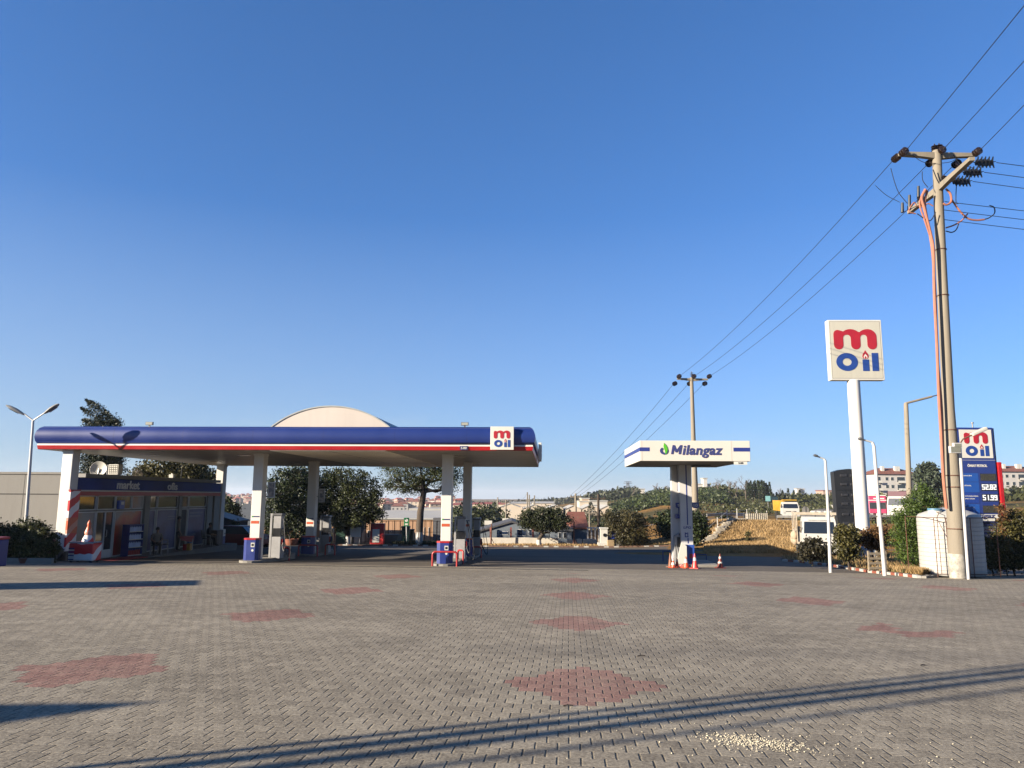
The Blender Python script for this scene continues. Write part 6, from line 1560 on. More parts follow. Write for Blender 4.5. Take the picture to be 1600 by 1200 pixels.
# windswept cypress behind the shop
t = tree('cypress_tree', 'dark cypress with windswept tips leaning left behind the shop roof', 'tree', 162, 47, [(160, 790, 22, 30), (160, 760, 27, 28), (160, 735, 30, 26), (160, 712, 29, 24), (161, 692, 27, 20), (160, 672, 23, 17), (158, 657, 11, 10), (176, 664, 8, 11), (183, 668, 4, 10)], 20000, .17, F_CYP, (.25, .15, [(161, 740), (161, 700)]), clump=.42, limbs=False, seed=3, shell=.35, asp=.35)
mb = MB(); r = random.Random(5); o = gp(162, 47)
for l in ([(158, 655), (148, 640), (140, 630), (134, 624)], [(152, 652), (140, 645), (132, 641), (126, 637)], [(150, 668), (141, 660), (134, 657), (129, 656)], [(165, 655), (160, 642), (150, 632), (140, 626)], [(176, 662), (172, 650), (163, 640)], [(184, 668), (183, 660), (181, 655)]):
    P_ = [at(x, y, 47)-o for x, y in l]
    for i in range(len(P_)-1):
        for k in range(170):
            f = (i+k/170)/(len(P_)-1); s_ = .34*(1-f)+.04; mb.leaf(P_[i].lerp(P_[i+1], k/170)+Vector((r.gauss(0, s_*.5), r.gauss(0, s_*.5), r.gauss(0, s_*.5))), .17, r, .3)
mb.build('windswept_tips', F_CYP, t)
tree('broadleaf_tree', 'wide olive green tree behind the shop roof right of the cypress', 'tree', 262, 52, [(232, 742, 26, 17), (258, 735, 30, 20), (285, 742, 32, 17), (300, 738, 22, 17), (222, 752, 18, 12), (265, 760, 50, 22)], 15000, .18, F_BUSH, (.25, .15, [(262, 770)]), clump=.6, seed=11)
tree('broadleaf_tree', 'thin darker tree at the right end of the shop roof', 'tree', 322, 56, [(318, 742, 14, 16), (328, 752, 10, 14), (308, 735, 8, 10)], 1800, .22, F_DARK, (.15, .1, [(322, 770)]), clump=.5, seed=12)
def bare(px, Y, top, sp, label, n=7, seed=2, group=None, th=.10):
    r = random.Random(seed); o = gp(px, Y); h_ = at(px, top, Y).z-o.z; w_ = sp*Y/FPX; mb = MB()
    def br(p, d, ln, th_, lv):
        q = p+d*ln*.5+Vector((r.gauss(0, .06), r.gauss(0, .06), 0))*ln; e = p+d*ln+Vector((r.gauss(0, .1), r.gauss(0, .1), 0))*ln; mb.tube([p, q, e], [th_, th_*.8, th_*.55], 4, False)
        if lv <= 0: return
        for _ in range(r.choice((3, 4))):
            a = Vector((r.gauss(0, 1), r.gauss(0, 1), 0)).normalized(); dd = (d+a*(w_/h_)*1.6+Vector((0, 0, .15))).normalized(); br(p.lerp(e, r.uniform(.45, 1)), dd, ln*r.uniform(.5, .7), th_*.55, lv-1)
    br(Vector((0,0,-.2)), Vector((0,0,1)), h_*.5, th, 4)
    return solo(mb, 'bare_tree', BTWIG, label, 'tree', o, group=group)
bare(200, 50, 713, 14, 'leafless shrub showing above the shop roof beside the cypress', seed=8)
# trees behind the pumps
tree('broadleaf_tree', 'large dark tree left of centre behind the left pump island', 'tree', 474, 60.9, [(455, 752, 33, 22), (435, 772, 28, 22), (475, 745, 24, 18), (470, 785, 42, 26), (430, 800, 22, 18), (495, 775, 24, 30), (455, 812, 34, 16), (510, 748, 14, 14)], 24000, .17, F_DARK, (.20, .14, [(473, 836), (472, 800), (468, 770)]), clump=.5, lime=True, seed=21, shell=.4)
tree('shrub', 'dense dark shrub mass under the large tree behind the left pumps', 'shrub', 446, 60.5, [(425, 833, 26, 16), (450, 835, 30, 15), (470, 832, 16, 16)], 4500, .20, F_DARK, None, clump=.35, seed=22)
tree('oak_tree', 'broad olive toned tree with white washed trunk behind the white notice board', 'tree', 546, 61.0, [(545, 752, 34, 22), (525, 770, 24, 26), (570, 768, 26, 26), (582, 788, 18, 20), (548, 790, 36, 26), (518, 795, 16, 18), (560, 812, 26, 10), (535, 815, 20, 12), (588, 805, 12, 10)], 21000, .16, F_OAK, (.17, .13, [(543.5, 838), (542, 815), (545, 785)]), clump=.42, lime=True, seed=23, shell=.45)
tree('stone_pine', 'umbrella shaped pine with bare dark trunk and white washed base', 'tree', 655.5, 60.8, [(655, 705, 60, 26), (625, 722, 34, 20), (690, 722, 36, 20), (610, 745, 17, 16), (635, 750, 24, 15), (690, 748, 30, 16), (712, 745, 16, 14), (660, 742, 30, 15), (615, 760, 18, 8), (640, 766, 20, 6), (700, 764, 14, 6)], 24000, .16, F_PINE, (.30, .20, [(657, 800), (662, 770), (660, 745)]), clump=.48, lime=True, seed=24, shell=.5, asp=.35)
tree('round_tree', 'low round crowned roadside tree with crooked white based trunk', 'tree', 842, 61.2, [(830, 808, 17, 11), (848, 804, 18, 12), (868, 807, 17, 12), (882, 815, 12, 9), (822, 817, 12, 8), (848, 818, 24, 10), (870, 822, 14, 7)], 13000, .14, F_GREEN, (.20, .14, [(842, 843), (848, 834), (846, 826)]), clump=.32, lime=True, seed=25, shell=.5)
tree('shrub', 'big dark bush with russet leaves right of the blue notice board', 'shrub', 982, 61.0, [(965, 820, 18, 14), (985, 812, 22, 15), (1000, 828, 16, 18), (975, 838, 26, 16), (955, 808, 12, 9), (1003, 845, 11, 10)], 14000, .13, foliage('leaf_olivine', (.03, .03, .012), (.13, .11, .04), .15), None, clump=.33, seed=26, shell=.3)
tree('broadleaf_tree', 'dark green young tree behind the left gas pylon', 'tree', 1045, 62.5, [(1040, 815, 15, 14), (1050, 825, 14, 15), (1036, 828, 11, 10), (1047, 805, 8, 8)], 4000, .20, F_DARK, (.1, .07, [(1045, 835)]), clump=.35, seed=27)
tree('broadleaf_tree', 'dark green tree directly right of the gas pylons', 'tree', 1088, 56.5, [(1087, 812, 12, 12), (1092, 828, 13, 17), (1086, 845, 9, 14), (1098, 825, 7, 6)], 5000, .18, F_DARK, (.1, .07, [(1088, 840)]), clump=.32, seed=28)
# hedge at left
r = random.Random(31); a = at(-60, 870, 28.3); o = Vector((a.x, 28.3, H(a.x, 28.3))); mb = MB(); e = at(64, 870, 28.3); ln = e.x-o.x; print('HEDGE', o, ln)
B_ = [((ln*i/13, r.uniform(-.2, .3), .62+r.uniform(-.08, .08)), (.5, .7, .60)) for i in range(14)]
crown(mb, B_, 17000, .11, r, .20, 26, .5)
B_ = [((ln*f, .2, 1.15+h2), (.35, .4, .26)) for f, h2 in ((.10, .0), (.3, .12), (.42, .0), (.62, .0), (.72, .15), (.82, .10), (.92, 0))]
crown(mb, B_, 2600, .10, r, .2, 20, .2)
solo(mb, 'hedge', F_HEDGE, 'clipped dark hedge with shaggy sunlit top at the left edge', 'hedge', o)
# conifer and bushes at right
tree('conifer', 'bright green bushy conifer left of the water tank', 'tree', 1437, 31.5, [(1440, 770, 12, 16), (1437, 790, 24, 20), (1432, 815, 34, 24), (1430, 842, 36, 24), (1438, 865, 32, 20), (1452, 800, 20, 24), (1412, 825, 14, 18), (1460, 830, 16, 26)], 22000, .115, F_THUJA, (.12, .08, [(1437, 850)]), clump=.22, limbs=False, seed=41, shell=.5, asp=.3)
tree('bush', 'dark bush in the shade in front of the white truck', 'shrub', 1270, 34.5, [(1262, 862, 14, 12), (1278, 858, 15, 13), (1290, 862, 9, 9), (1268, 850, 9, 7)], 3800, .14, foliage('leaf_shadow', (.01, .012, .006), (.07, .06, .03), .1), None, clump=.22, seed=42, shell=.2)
tree('bush', 'mixed green and russet bush between the white truck and the tall sign', 'shrub', 1323, 33.6, [(1320, 840, 14, 12), (1332, 838, 12, 14), (1318, 858, 12, 14), (1330, 862, 12, 12), (1314, 828, 8, 6)], 5200, .12, F_BUSH, (.05, .03, [(1323, 865)]), clump=.2, seed=43, shell=.3)
tree('bush', 'russet tinged shrub beside the pole of the tall sign', 'shrub', 1362, 34.5, [(1360, 838, 16, 10), (1375, 835, 14, 10), (1350, 845, 12, 8), (1368, 850, 12, 8)], 4200, .11, F_RUSSET, (.04, .03, [(1362, 860)]), clump=.2, seed=44, shell=.3)
for i, (px, Y, l, n, lb) in enumerate(((1545, 30.2, [(1545, 868, 20, 14), (1530, 878, 14, 10), (1560, 850, 14, 14), (1560, 878, 16, 10)], 5200, 'scraggy bush at the foot of the price board'), (1578, 31.0, [(1575, 830, 18, 22), (1590, 815, 16, 22), (1580, 860, 22, 20), (1600, 840, 16, 26), (1605, 865, 20, 20), (1585, 878, 24, 10)], 10500, 'tall scruffy bush at the right edge of the picture'), (1640, 33, [(1630, 830, 20, 24), (1650, 850, 24, 26), (1620, 865, 18, 18)], 6000, 'bush continuing beyond the right edge'))):
    tree('bush', lb, 'shrub', px, Y, l, n, .11, F_BUSH, (.04, .03, [(px, 868)]), clump=.2, seed=50+i, shell=.3)
tree('bush', 'brown dried shrub leaning on the price board', 'shrub', 1566, 30.8, [(1566, 800, 5, 12), (1568, 825, 7, 14), (1562, 845, 8, 12)], 1800, .09, F_RUSSET, (.03, .02, [(1566, 860)]), clump=.16, seed=57, shell=.2)
tree('broadleaf_tree', 'tall tree in front of the apartment block left of the concrete pole', 'tree', 1452, 150, [(1450, 738, 12, 12), (1445, 750, 14, 10), (1460, 752, 12, 12), (1440, 742, 8, 7), (1455, 768, 16, 10), (1466, 762, 8, 10)], 4200, .7, foliage('leaf_haze', (.03, .045, .03), (.11, .14, .08), .1), (.4, .3, [(1452, 765)]), clump=1.0, seed=58)

# ================================================================ roadside strip objects
def board(px0, px1, py0, py1, Y, name, label, cat, mat, legs=True, legmat=None, text=None, leg_to=None):
    a = at(px0, py1, Y); e = at(px1, py0, Y); g = H((a.x+e.x)/2, Y)+.1; t = thing(name, label, cat, (a.x, Y, g)); w_ = e.x-a.x
    mb = MB(); mb.bbox((0, -.04, a.z-g), (w_, .04, e.z-g), .01); mb.build('panel', mat, t)
    if legs:
        for x in (.08, w_-.08): mb = MB(); mb.cyl((x, .06, -.1), (x, .06, a.z-g+.1), .035, n=8); mb.build('leg', legmat or GREYM, t)
    if text:
        tx, f0, f1, zf, h2, m_ = text; mb = MB(); put_text(mb, tx, (w_*f0, -.041, (a.z-g)+(e.z-a.z)*zf), (1,0,0), (0,0,1), (0,-1,0), w=w_*(f1-f0), h=h2, bold=.02); mb.build('lettering', m_, t)
    return t, w_, a.z-g, e.z-g
board(547, 564, 824, 839, 60.9, 'notice_board', 'blank white notice board under the olive toned tree', 'board', SIGNW)
t, w_, z0, z1 = board(512, 527, 818, 823, 62.0, 'banner_sign', 'small white banner with dark lettering left of the sphere', 'sign', SIGNW, True, None, ('SATILIK', .1, .85, .3, .16, NAVY))
t, w_, z0, z1 = board(949.5, 964, 831.5, 842, 60.9, 'notice_board', 'dark blue notice board on two legs beside the big bush', 'board', BLUEP, True, BLUEP, ('ÇIKIŞ - EXIT', .12, .9, .42, .12, SIGNW))
p = gp(553, 62.5); mb = MB(); c = at(554, 824, 62.5)-p; mb.ball(c, .80, 20, 12); mb.mat(1).cyl((0, 0, -.1), (0, 0, c.z-.7), .12, n=10); o_ = solo(mb, 'stone_sphere', [mk('sphere_grey', (.16, .15, .13), .8, .25, 4), GREYM], 'dark grey sphere on a post behind the white notice board', 'sphere', p, smooth=True)
p = gp(590, 60.9); z0 = 0; t = thing('vending_kiosk', 'narrow red kiosk with a white front panel by the far kerb', 'kiosk', p+Vector((0, 0, .1)))
hh = at(590, 818, 60.9).z-p.z-.1; mb = MB(); mb.bbox((-.55, 0, 0), (.55, .7, hh), .03); mb.build('body', RAILR, t)
mb = MB(); mb.box((-.36, -.012, .15), (.20, -.001, hh-.45)); mb.build('front_panel', SIGNW, t)
GBIN = mk('bin_green', (.01, .06, .035), .5, .1, 4)
for px, Y, w_, h_, lb in ((533, 61.0, .85, 1.75, 'tall dark green bin left of the white notice board'), (634, 61.6, .62, 1.45, 'narrow dark green container behind the green sign'), (642, 62.6, .5, 1.2, 'small dark green box right of the green sign')):
    p = gp(px, Y)+Vector((0, 0, .1)); t = thing('waste_container', lb, 'container', p, 0, 'dark green containers by the far kerb')
    mb = MB(); mb.prism([(-w_/2*.85, 0), (w_/2*.85, 0), (w_/2, h_*.9), (-w_/2, h_*.9)], (0, .6, 0), (1,0,0), (0,0,1), (0,-1,0), .6); mb.build('body', GBIN, t)
    mb = MB(); mb.bbox((-w_/2-.03, -.04, h_*.9), (w_/2+.03, .64, h_), .02); mb.build('lid', GBIN, t)
p = gp(514.5, 59.0)+Vector((0,0,.01)); c0 = at(514.5, 848, 46); p = Vector((c0.x, 46, H(c0.x, 46))); z0 = c0.z-p.z
t = thing('yellow_bin', 'yellow bin with black lid behind the left rear pump', 'bin', p)
mb = MB(); mb.bbox((-.17, -.1, .35), (.17, .2, 1.15), .03); mb.build('body', mk('bin_yellow', (.75, .48, .01), .4, .08, 4), t); mb = MB(); mb.bbox((-.22, -.12, 1.12), (.22, .24, 1.36), .02); mb.build('lid', BLACKP, t)
mb = MB(); mb.cyl((0, .08, -.02), (0, .08, .4), .05, n=8); mb.build('post', BLACKP, t)
p = gp(458, 58.5); p.z += .01; mb = MB(); mb.lathe([(.55, 0), (.72, .15), (.80, .55), (.86, .72), (.92, .74), (.92, .82), (.8, .82), (.72, .6)], n=24); mb.mat(1).ball((0, 0, .62), (.7, .7, .16), 14, 6); solo(mb, 'clay_planter', [mk('terracotta_big', (.36, .12, .07), .8, .12, 4), mk('soil', (.05, .035, .02), .95)], 'large terracotta bowl planter behind the left front pump', 'planter', p, smooth=True).scale = (.6, .6, .62)
a = gp(424, 60.0); e = gp(505, 60.0); mb = MB(); mb.box((0, 0, -.2), (e.x-a.x, .3, .62)); solo(mb, 'low_wall', CONC, 'low grey wall behind the terracotta planter', 'wall', a)
# green parking sign
p = gp(637, 60.9)+Vector((0,0,.1)); t = thing('traffic_sign', 'green rectangular sign with a white symbol on a pale post', 'sign', p)
def R2(px, py, Y=60.9): q = at(px, py, Y); return q.x-p.x, q.z-p.z
mb = MB(); mb.cyl((0, 0, -.1), (-.1, 0, R2(637, 812)[1]), .04, n=8); mb.build('post', LAMPW, t)
x0, z0 = R2(631, 822); x1, z1 = R2(639.5, 809); mb = MB(); mb.bbox((x0, -.07, z0), (x1, -.04, z1), .01); mb.build('panel', mk('sign_green', (.015, .22, .07), .4, .05, 3), t)
mb = MB(); mb.ball(((x0+x1)/2, -.075, z0+(z1-z0)*.68), (.13, .008, .12), 12, 6); mb.box((x0+.1, -.078, z0+.08), (x1-.1, -.071, z0+.22)); mb.build('symbol', SIGNW, t)
# fence panels
def fence(px0, px1, Y, h_, n, label, mat=RUST, z=0.1, zt=None):
    a = gp(px0, Y); e = gp(px1, Y); w_ = e.x-a.x; t = thing('iron_fence', label, 'fence', a+Vector((0, 0, z)))
    for i in range(n+1):
        x = w_*i/n; mb = MB(); zg = H(a.x+x, Y)-a.z; mb.box((x-.03, -.03, zg-.2), (x+.03, .03, zg+h_)); mb.build('post', mat, t)
    mb = MB()
    for zz in (.15, h_*.5, h_-.05):
        mb.tube([(w_*i/n, .035, zz+H(a.x+w_*i/n, Y)-a.z) for i in range(n+1)], .022, 4)
    k = int(w_/.28)
    for i in range(k): x = w_*i/k; zg = H(a.x+x, Y)-a.z; mb.box((x-.01, .03, zg+.15), (x+.01, .045, zg+h_-.05))
    mb.build('bars', mat, t); return t
fence(566, 584, 63.5, 1.9, 3, 'rusty iron fence left of the red kiosk')
fence(598, 693, 63.8, 1.9, 10, 'rusty iron fence in front of the pink warehouse')
fence(512, 530, 63.8, 1.7, 3, 'rusty iron fence behind the yellow bin')
# planter row / wall pieces
a = gp(608, 63.2); e = gp(633, 63.2); mb = MB(); mb.box((0, 0, -.3), (e.x-a.x, .25, .75)); solo(mb, 'low_wall', CREAM, 'short cream wall between the red kiosk and the green sign', 'wall', a+Vector((0,0,.1)))
a = gp(597, 62.4); mb = MB(); mb.prism([(-.1, .75), (.15, 0), (.95, 0), (1.2, .75)], (0, 0, 0), (1,0,0), (0,0,1), (0,1,0), .5); solo(mb, 'metal_trough', GREYM, 'dark metal trough right of the red kiosk', 'trough', a+Vector((.1, .5, .1)))
# long white wall with broken gaps
WW = mk('white_wall', (.80, .74, .63), .85, .1, 3, dirt=.35)
for i, (x0, x1, y0, lb) in enumerate(((741, 872, 840, 'long whitewashed wall under the round roadside tree'), (886, 899, 843, 'short whitewashed wall piece right of the round tree'), (901, 909, 842.5, 'white wall stump beside the slim pole'), (911, 933, 842.5, 'whitewashed wall piece left of the white gate post'), (944, 972, 842, 'white wall piece behind the blue notice board'))):
    Y = 62.8; a = gp(x0, Y); e = gp(x1, Y); h_ = at(x0, y0, Y).z-a.z; mb = MB(); n = max(2, int((e.x-a.x)/1.2)); w_ = e.x-a.x
    vs = []
    for k in range(n+1): x = w_*k/n; hh = h_+rng.uniform(-.04, .04); vs += [(x, 0, -.4), (x, .22, -.4), (x, .22, hh), (x, 0, hh)]
    mb.add(vs, [(k*4+j, k*4+(j+1)%4, k*4+4+(j+1)%4, k*4+4+j) for k in range(n) for j in range(4)]+[(3,2,1,0), tuple(n*4+j for j in range(4))])
    mb.v = [tuple(v) for v in mb.v]; solo(mb, 'garden_wall', WW, lb, 'wall', a)
p = gp(943, 60.9)+Vector((0,0,.1)); hh = at(943, 826, 60.9).z-p.z; mb = MB(); mb.box((-.28, -.2, -.1), (.28, .2, hh)); mb.box((-.34, -.26, hh), (.34, .26, hh+.1)); mb.box((-.5, -.3, -.1), (.9, .3, .25)); mb.mat(1).cyl((.05, -.21, hh-.5), (.05, -.24, hh-.5), .14, n=12); solo(mb, 'gate_post', [SIGNW, BLACKP], 'stout white pillar left of the blue notice board', 'pillar', p)
p = gp(957, 60.6)+Vector((0,0,.1)); mb = MB(); mb.bbox((-.45, -.2, -.05), (.1, .25, .45), .04); mb.mat(1).bbox((.15, -.1, -.05), (.7, .3, .35), .05); solo(mb, 'masonry_rubble', [mk('ochre_block', (.42, .30, .16), .9, .15, 5), CONC], 'ochre and grey blocks at the foot of the blue notice board', 'blocks', p)
# thin roadside stakes (red capped posts)
for px, y0, lb in ((767.5, 818, 'thin rusty support post left end of the whitewashed wall'), (896, 815, 'thin dark stake right of the round roadside tree')):
    p = gp(px, 61.8)+Vector((0,0,.1)); hh = at(px, y0, 61.8).z-p.z; mb = MB(); mb.cyl((0,0,-.1), (.05, 0, hh), .07, .05, 8); mb.tube([(0,0,.6), (.3, 0, 0)], .03, 5); solo(mb, 'support_post', RUST, lb, 'post', p)
tree('grass_tuft', 'patch of green weeds at the base of the umbrella pine', 'weeds', 660, 60.7, [(650, 850, 12, 4), (670, 851, 14, 4), (690, 851, 8, 3)], 2400, .16, F_GREEN, None, clump=.25, seed=60, shell=.1, depth=.3, asp=.2)

# ================================================================ buildings behind the road
PINKW = mk('salmon_wall', (.60, .36, .21), .85, .06, .8, dirt=.08); ROOFG = mk('roof_grey', (.14, .145, .14), .7, .1, .6); ROOFW = mk('roof_white', (.58, .56, .50), .6, .06, .5); TILE = mk('roof_tile', (.26, .085, .05), .85, .12, 1.5)
def building(px0, px1, ytop, Y, dp, wallm, roofm, name, label, roof='flat', wins=(), ridge=0, rz=0, winm=None, dw=0):
    """box building: front face spans the pixel columns at depth Y; wins: (px0,px1,py0,py1)"""
    a = gp(px0, Y); e = gp(px1, Y); g = min(a.z, e.z)-.3; w_ = e.x-a.x; ht = at((px0+px1)/2, ytop, Y).z-g; t = thing(name, label, 'building', (a.x, Y, g), rz)
    mb = MB()
    if roof == 'gablefront':
        mb.prism([(0, 0), (w_, 0), (w_, ht), (w_/2, ht+ridge), (0, ht)], (0, 0, 0), (1,0,0), (0,0,1), (0,1,0), dp)
    else: mb.box((0, 0, 0), (w_, dp, ht))
    mb.build('wall', wallm, t); mb = MB(); k = Y/FPX; ov = .15*max(1, k*6)
    if roof == 'flat': mb.box((-ov, -ov, ht), (w_+ov, dp+ov, ht+max(.15, ridge)))
    elif roof == 'gable':   # ridge parallel to the front
        P_ = [(-ov, ht), (dp/2, ht+ridge), (dp+ov, ht), (dp+ov, ht+.15), (dp/2, ht+ridge+.2), (-ov, ht+.15)]
        vs = [(-ov, y, z) for y, z in P_]+[(w_+ov, y, z) for y, z in P_]; n = 6
        mb.add(vs, [(0,1,2,3,4,5)[::-1], tuple(range(6, 12))]+[(i, (i+1)%n, n+(i+1)%n, n+i) for i in range(n)])
        mb.add([(0, 0, ht), (0, dp, ht), (0, dp/2, ht+ridge), (w_, 0, ht), (w_, dp, ht), (w_, dp/2, ht+ridge)], [(0,2,1), (3,4,5)])
    elif roof == 'gablefront':
        P_ = [(-ov, ht-.05), (w_/2, ht+ridge+.0), (w_+ov, ht-.05), (w_+ov, ht+.1), (w_/2, ht+ridge+.18), (-ov, ht+.1)]
        vs = [(x, -ov, z+.02) for x, z in P_]+[(x, dp+ov, z+.02) for x, z in P_]; n = 6
        mb.add(vs, [(0,1,2,3,4,5), tuple(range(6, 12))[::-1]]+[(i, (i+1)%n, n+(i+1)%n, n+i) for i in range(n)])
    elif roof == 'hip':
        i_ = min(dp, w_)*.42; mb.add([(-ov, -ov, ht), (w_+ov, -ov, ht), (w_+ov, dp+ov, ht), (-ov, dp+ov, ht), (i_, dp/2, ht+ridge), (w_-i_, dp/2, ht+ridge)], [(0,3,2,1), (0,1,5,4), (2,3,4,5), (1,2,5), (3,0,4)])
    mb.build('roof', roofm, t)
    for (x0, x1, y0, y1) in wins:
        A_ = at(x0, y1, Y); E_ = at(x1, y0, Y); mb = MB(); mb.box((A_.x-a.x, -.03-dw, A_.z-g), (E_.x-a.x, .0-dw/2-.001, E_.z-g)); f_ = mb.build('window', FR, t)
        fw_ = .04*max(1, k*12); mb = MB(); mb.box((A_.x-a.x+fw_, -.045-dw, A_.z-g+fw_), (E_.x-a.x-fw_, -.031-dw, E_.z-g-fw_)); mb.build('pane', winm or GLASS, f_)
    return t
building(543, 686, 811.5, 92, 16, PINKW, ROOFW, 'warehouse', 'long salmon pink warehouse with pale sloping roof behind the iron fence' , 'gable', [(568, 571, 829, 840), (574, 578, 829, 840), (608, 611.5, 829, 831.5), (625, 628, 829, 831.5), (662, 664.5, 824, 838), (669, 671.5, 824, 838)], .75)
a = gp(677, 90.5); mb = MB(); mb.box((0, 0, 0), (1.7, 1.3, 3.0)); solo(mb, 'steel_shed', mk('shed_grey', (.12, .12, .125), .6, .1, 1), 'grey sheet metal gate house at the right end of the pink warehouse', 'shed', a)
building(640, 700, 800, 130, 12, mk('hall_beige', (.55, .50, .40), .8), ROOFW, 'factory_hall', 'pale flat factory hall with dark ribbon windows behind the pink warehouse', 'flat', [(644, 656, 803, 808), (668, 698, 803, 809)], .6)
building(598, 618, 802.5, 118, 8, mk('hall_brown', (.10, .05, .04), .8), ROOFW, 'factory_hall', 'small dark brown hall between the olive toned tree and the pine', 'flat', (), .3)
building(352, 470, 822, 78, 12, PINKW, mk('roof_slate', (.13, .14, .14), .7), 'warehouse', 'low salmon building with grey roof seen behind the left pump column', 'gable', (), 2.0)
building(354, 398, 798.5, 120, 8, mk('hall_slate', (.12, .13, .14), .8), ROOFW, 'factory_hall', 'grey hall with white roof edge seen between shop and pump column', 'flat', (), .4)
building(505, 545, 817, 80, 10, PINKW, ROOFG, 'warehouse', 'salmon building with dark roof behind the left rear pump', 'gable', (), 1.6)
BGW = mk('bluegrey_wall', (.20, .24, .28), .8, .1, 1.5, dirt=.15)
building(741, 858, 834, 70, 9, BGW, mk('roof_dark', (.09, .09, .095), .7, .1, 1), 'workshop', 'low blue grey workshop with shallow dark gable roof behind the whitewashed wall', 'gablefront', [(779, 794, 830, 835.5), (808, 822, 827, 837), (826, 831, 827, 837)], 1.0, winm=mk('barred_pane', (.03, .05, .10), .2))
building(860, 893, 830, 69, 8, BGW, ROOFG, 'workshop', 'grey workshop half hidden by the round roadside tree', 'flat', [(872, 877, 832, 841), (880, 886, 832, 841)], .3)
building(894, 917, 826.5, 70, 8, mk('garage_blue', (.10, .145, .18), .7), TILE, 'workshop', 'small blue garage with rusty red tiled roof left of the white gate', 'gable', (), 1.3)
for px in (767, 798.5, 833, 1):
    if px == 1: continue
    p = gp(px, 69.6); hh = at(px, 824, 69.6).z-p.z; mb = MB(); mb.box((-.09, -.09, -.2), (.09, .09, hh)); mb.mat(0); solo(mb, 'red_post', mk('faded_red', (.42, .13, .10), .8, .15, 3), {767: 'faded red post at the left of the blue grey workshop', 798.5: 'faded red post in the middle of the blue grey workshop', 833: 'faded red post touching the round roadside tree'}[px], 'post', p)
t, w_, z0, z1 = board(785, 806, 810, 818, 84, 'rooftop_sign', 'white billboard above the blue grey workshop roof', 'sign', SIGNW, True, None, ('DEPO', .2, .8, .3, .28, mk('green_text', (.1, .3, .15), .6)))
board(757, 769, 813.5, 820, 80, 'rooftop_sign', 'small pale sign left of the white billboard', 'sign', SIGNW, True)
# white gate/greenhouse frame
a = gp(918, 66); e = gp(947, 66); w_ = e.x-a.x; hh = at(930, 826, 66).z-a.z; t = thing('white_gate', 'white framed gate with brown panels behind the wooden pole', 'gate', a)
for i in range(6): mb = MB(); x = w_*i/5; mb.box((x-.06, -.05, 0), (x+.06, .05, hh)); mb.build('post', SIGNW, t)
mb = MB(); mb.box((-.06, -.06, hh), (w_+.06, .06, hh+.12)); mb.build('top_rail', SIGNW, t)
for i in range(5): mb = MB(); mb.box((w_*i/5+.07, .0, .1), (w_*(i+1)/5-.07, .03, hh*.9)); mb.build('panel', mk('brown_panel', (.28, .18, .10), .8), t)
# long factory row
FW_ = mk('factory_cream', (.80, .68, .53), .8, .05, .4)
for i, (x0, x1, yt, lb) in enumerate(((780, 813, 793, 'salmon cream factory hall with curved roof, leftmost of the row'), (818, 850, 795, 'cream factory hall behind the round roadside tree'), (856, 880, 795, 'cream factory hall just right of the round tree crown'), (884, 908, 796, 'cream factory hall behind the slim concrete pole'), (910, 935, 795, 'cream factory hall under the big white building'), (938, 960, 796, 'cream factory hall right of the wooden pole'))):
    building(x0, x1, yt, 250, 18, FW_, ROOFW, 'factory_hall', lb, 'gablefront', [(x0+8, x0+11, yt+3, yt+5), (x0+15, x0+18, yt+3, yt+5)] if i in (0, 2, 4) else (), 1.2)
building(966, 984, 797.5, 240, 14, FW_, ROOFW, 'factory_hall', 'small cream hall at the foot of the green hill', 'gablefront', [(972, 974, 799, 801), (976, 978, 799, 801)], .8)
building(905.5, 920, 784, 290, 12, FW_, ROOFW, 'office_block', 'tall left part of the big white factory building', 'flat', (), .4)
building(909.5, 921, 779.5, 292, 10, mk('factory_pink', (.66, .48, .34), .8), ROOFW, 'office_block', 'cream stair tower on top of the big white factory building', 'flat', (), .4)
building(922, 949, 783.5, 289, 14, mk('factory_white', (.74, .70, .62), .7), ROOFW, 'office_block', 'big white factory building with ribbon windows left of the green hill', 'flat', [(927, 935, 788.5, 790.5), (938, 947, 788.5, 790.5)], .4)
REDR = mk('red_roof', (.40, .09, .06), .7, .1, .3)
for i, (x0, x1, yt, Y, m1, m2) in enumerate(((699, 721, 789, 420, FW_, REDR), (738, 752, 788, 430, FW_, REDR), (753, 768, 787.5, 420, FW_, REDR), (778, 796, 788, 410, FW_, REDR), (796, 830, 787, 400, FW_, ROOFW), (833, 866, 786.5, 420, FW_, ROOFW))):
    building(x0, x1, yt, Y, 20, m1, m2, 'factory_hall', 'far hall number %d of the valley' % i if False else ('red roofed hall just left of the rear canopy column', 'red roofed hall right of the rear canopy column', 'second red roofed hall right of the rear canopy column', 'red roofed hall next to the dark horizon pole', 'pale roofed hall under the three horizon poles', 'wide pale roofed hall left of the slim concrete pole')[i], 'gable', (), .8)
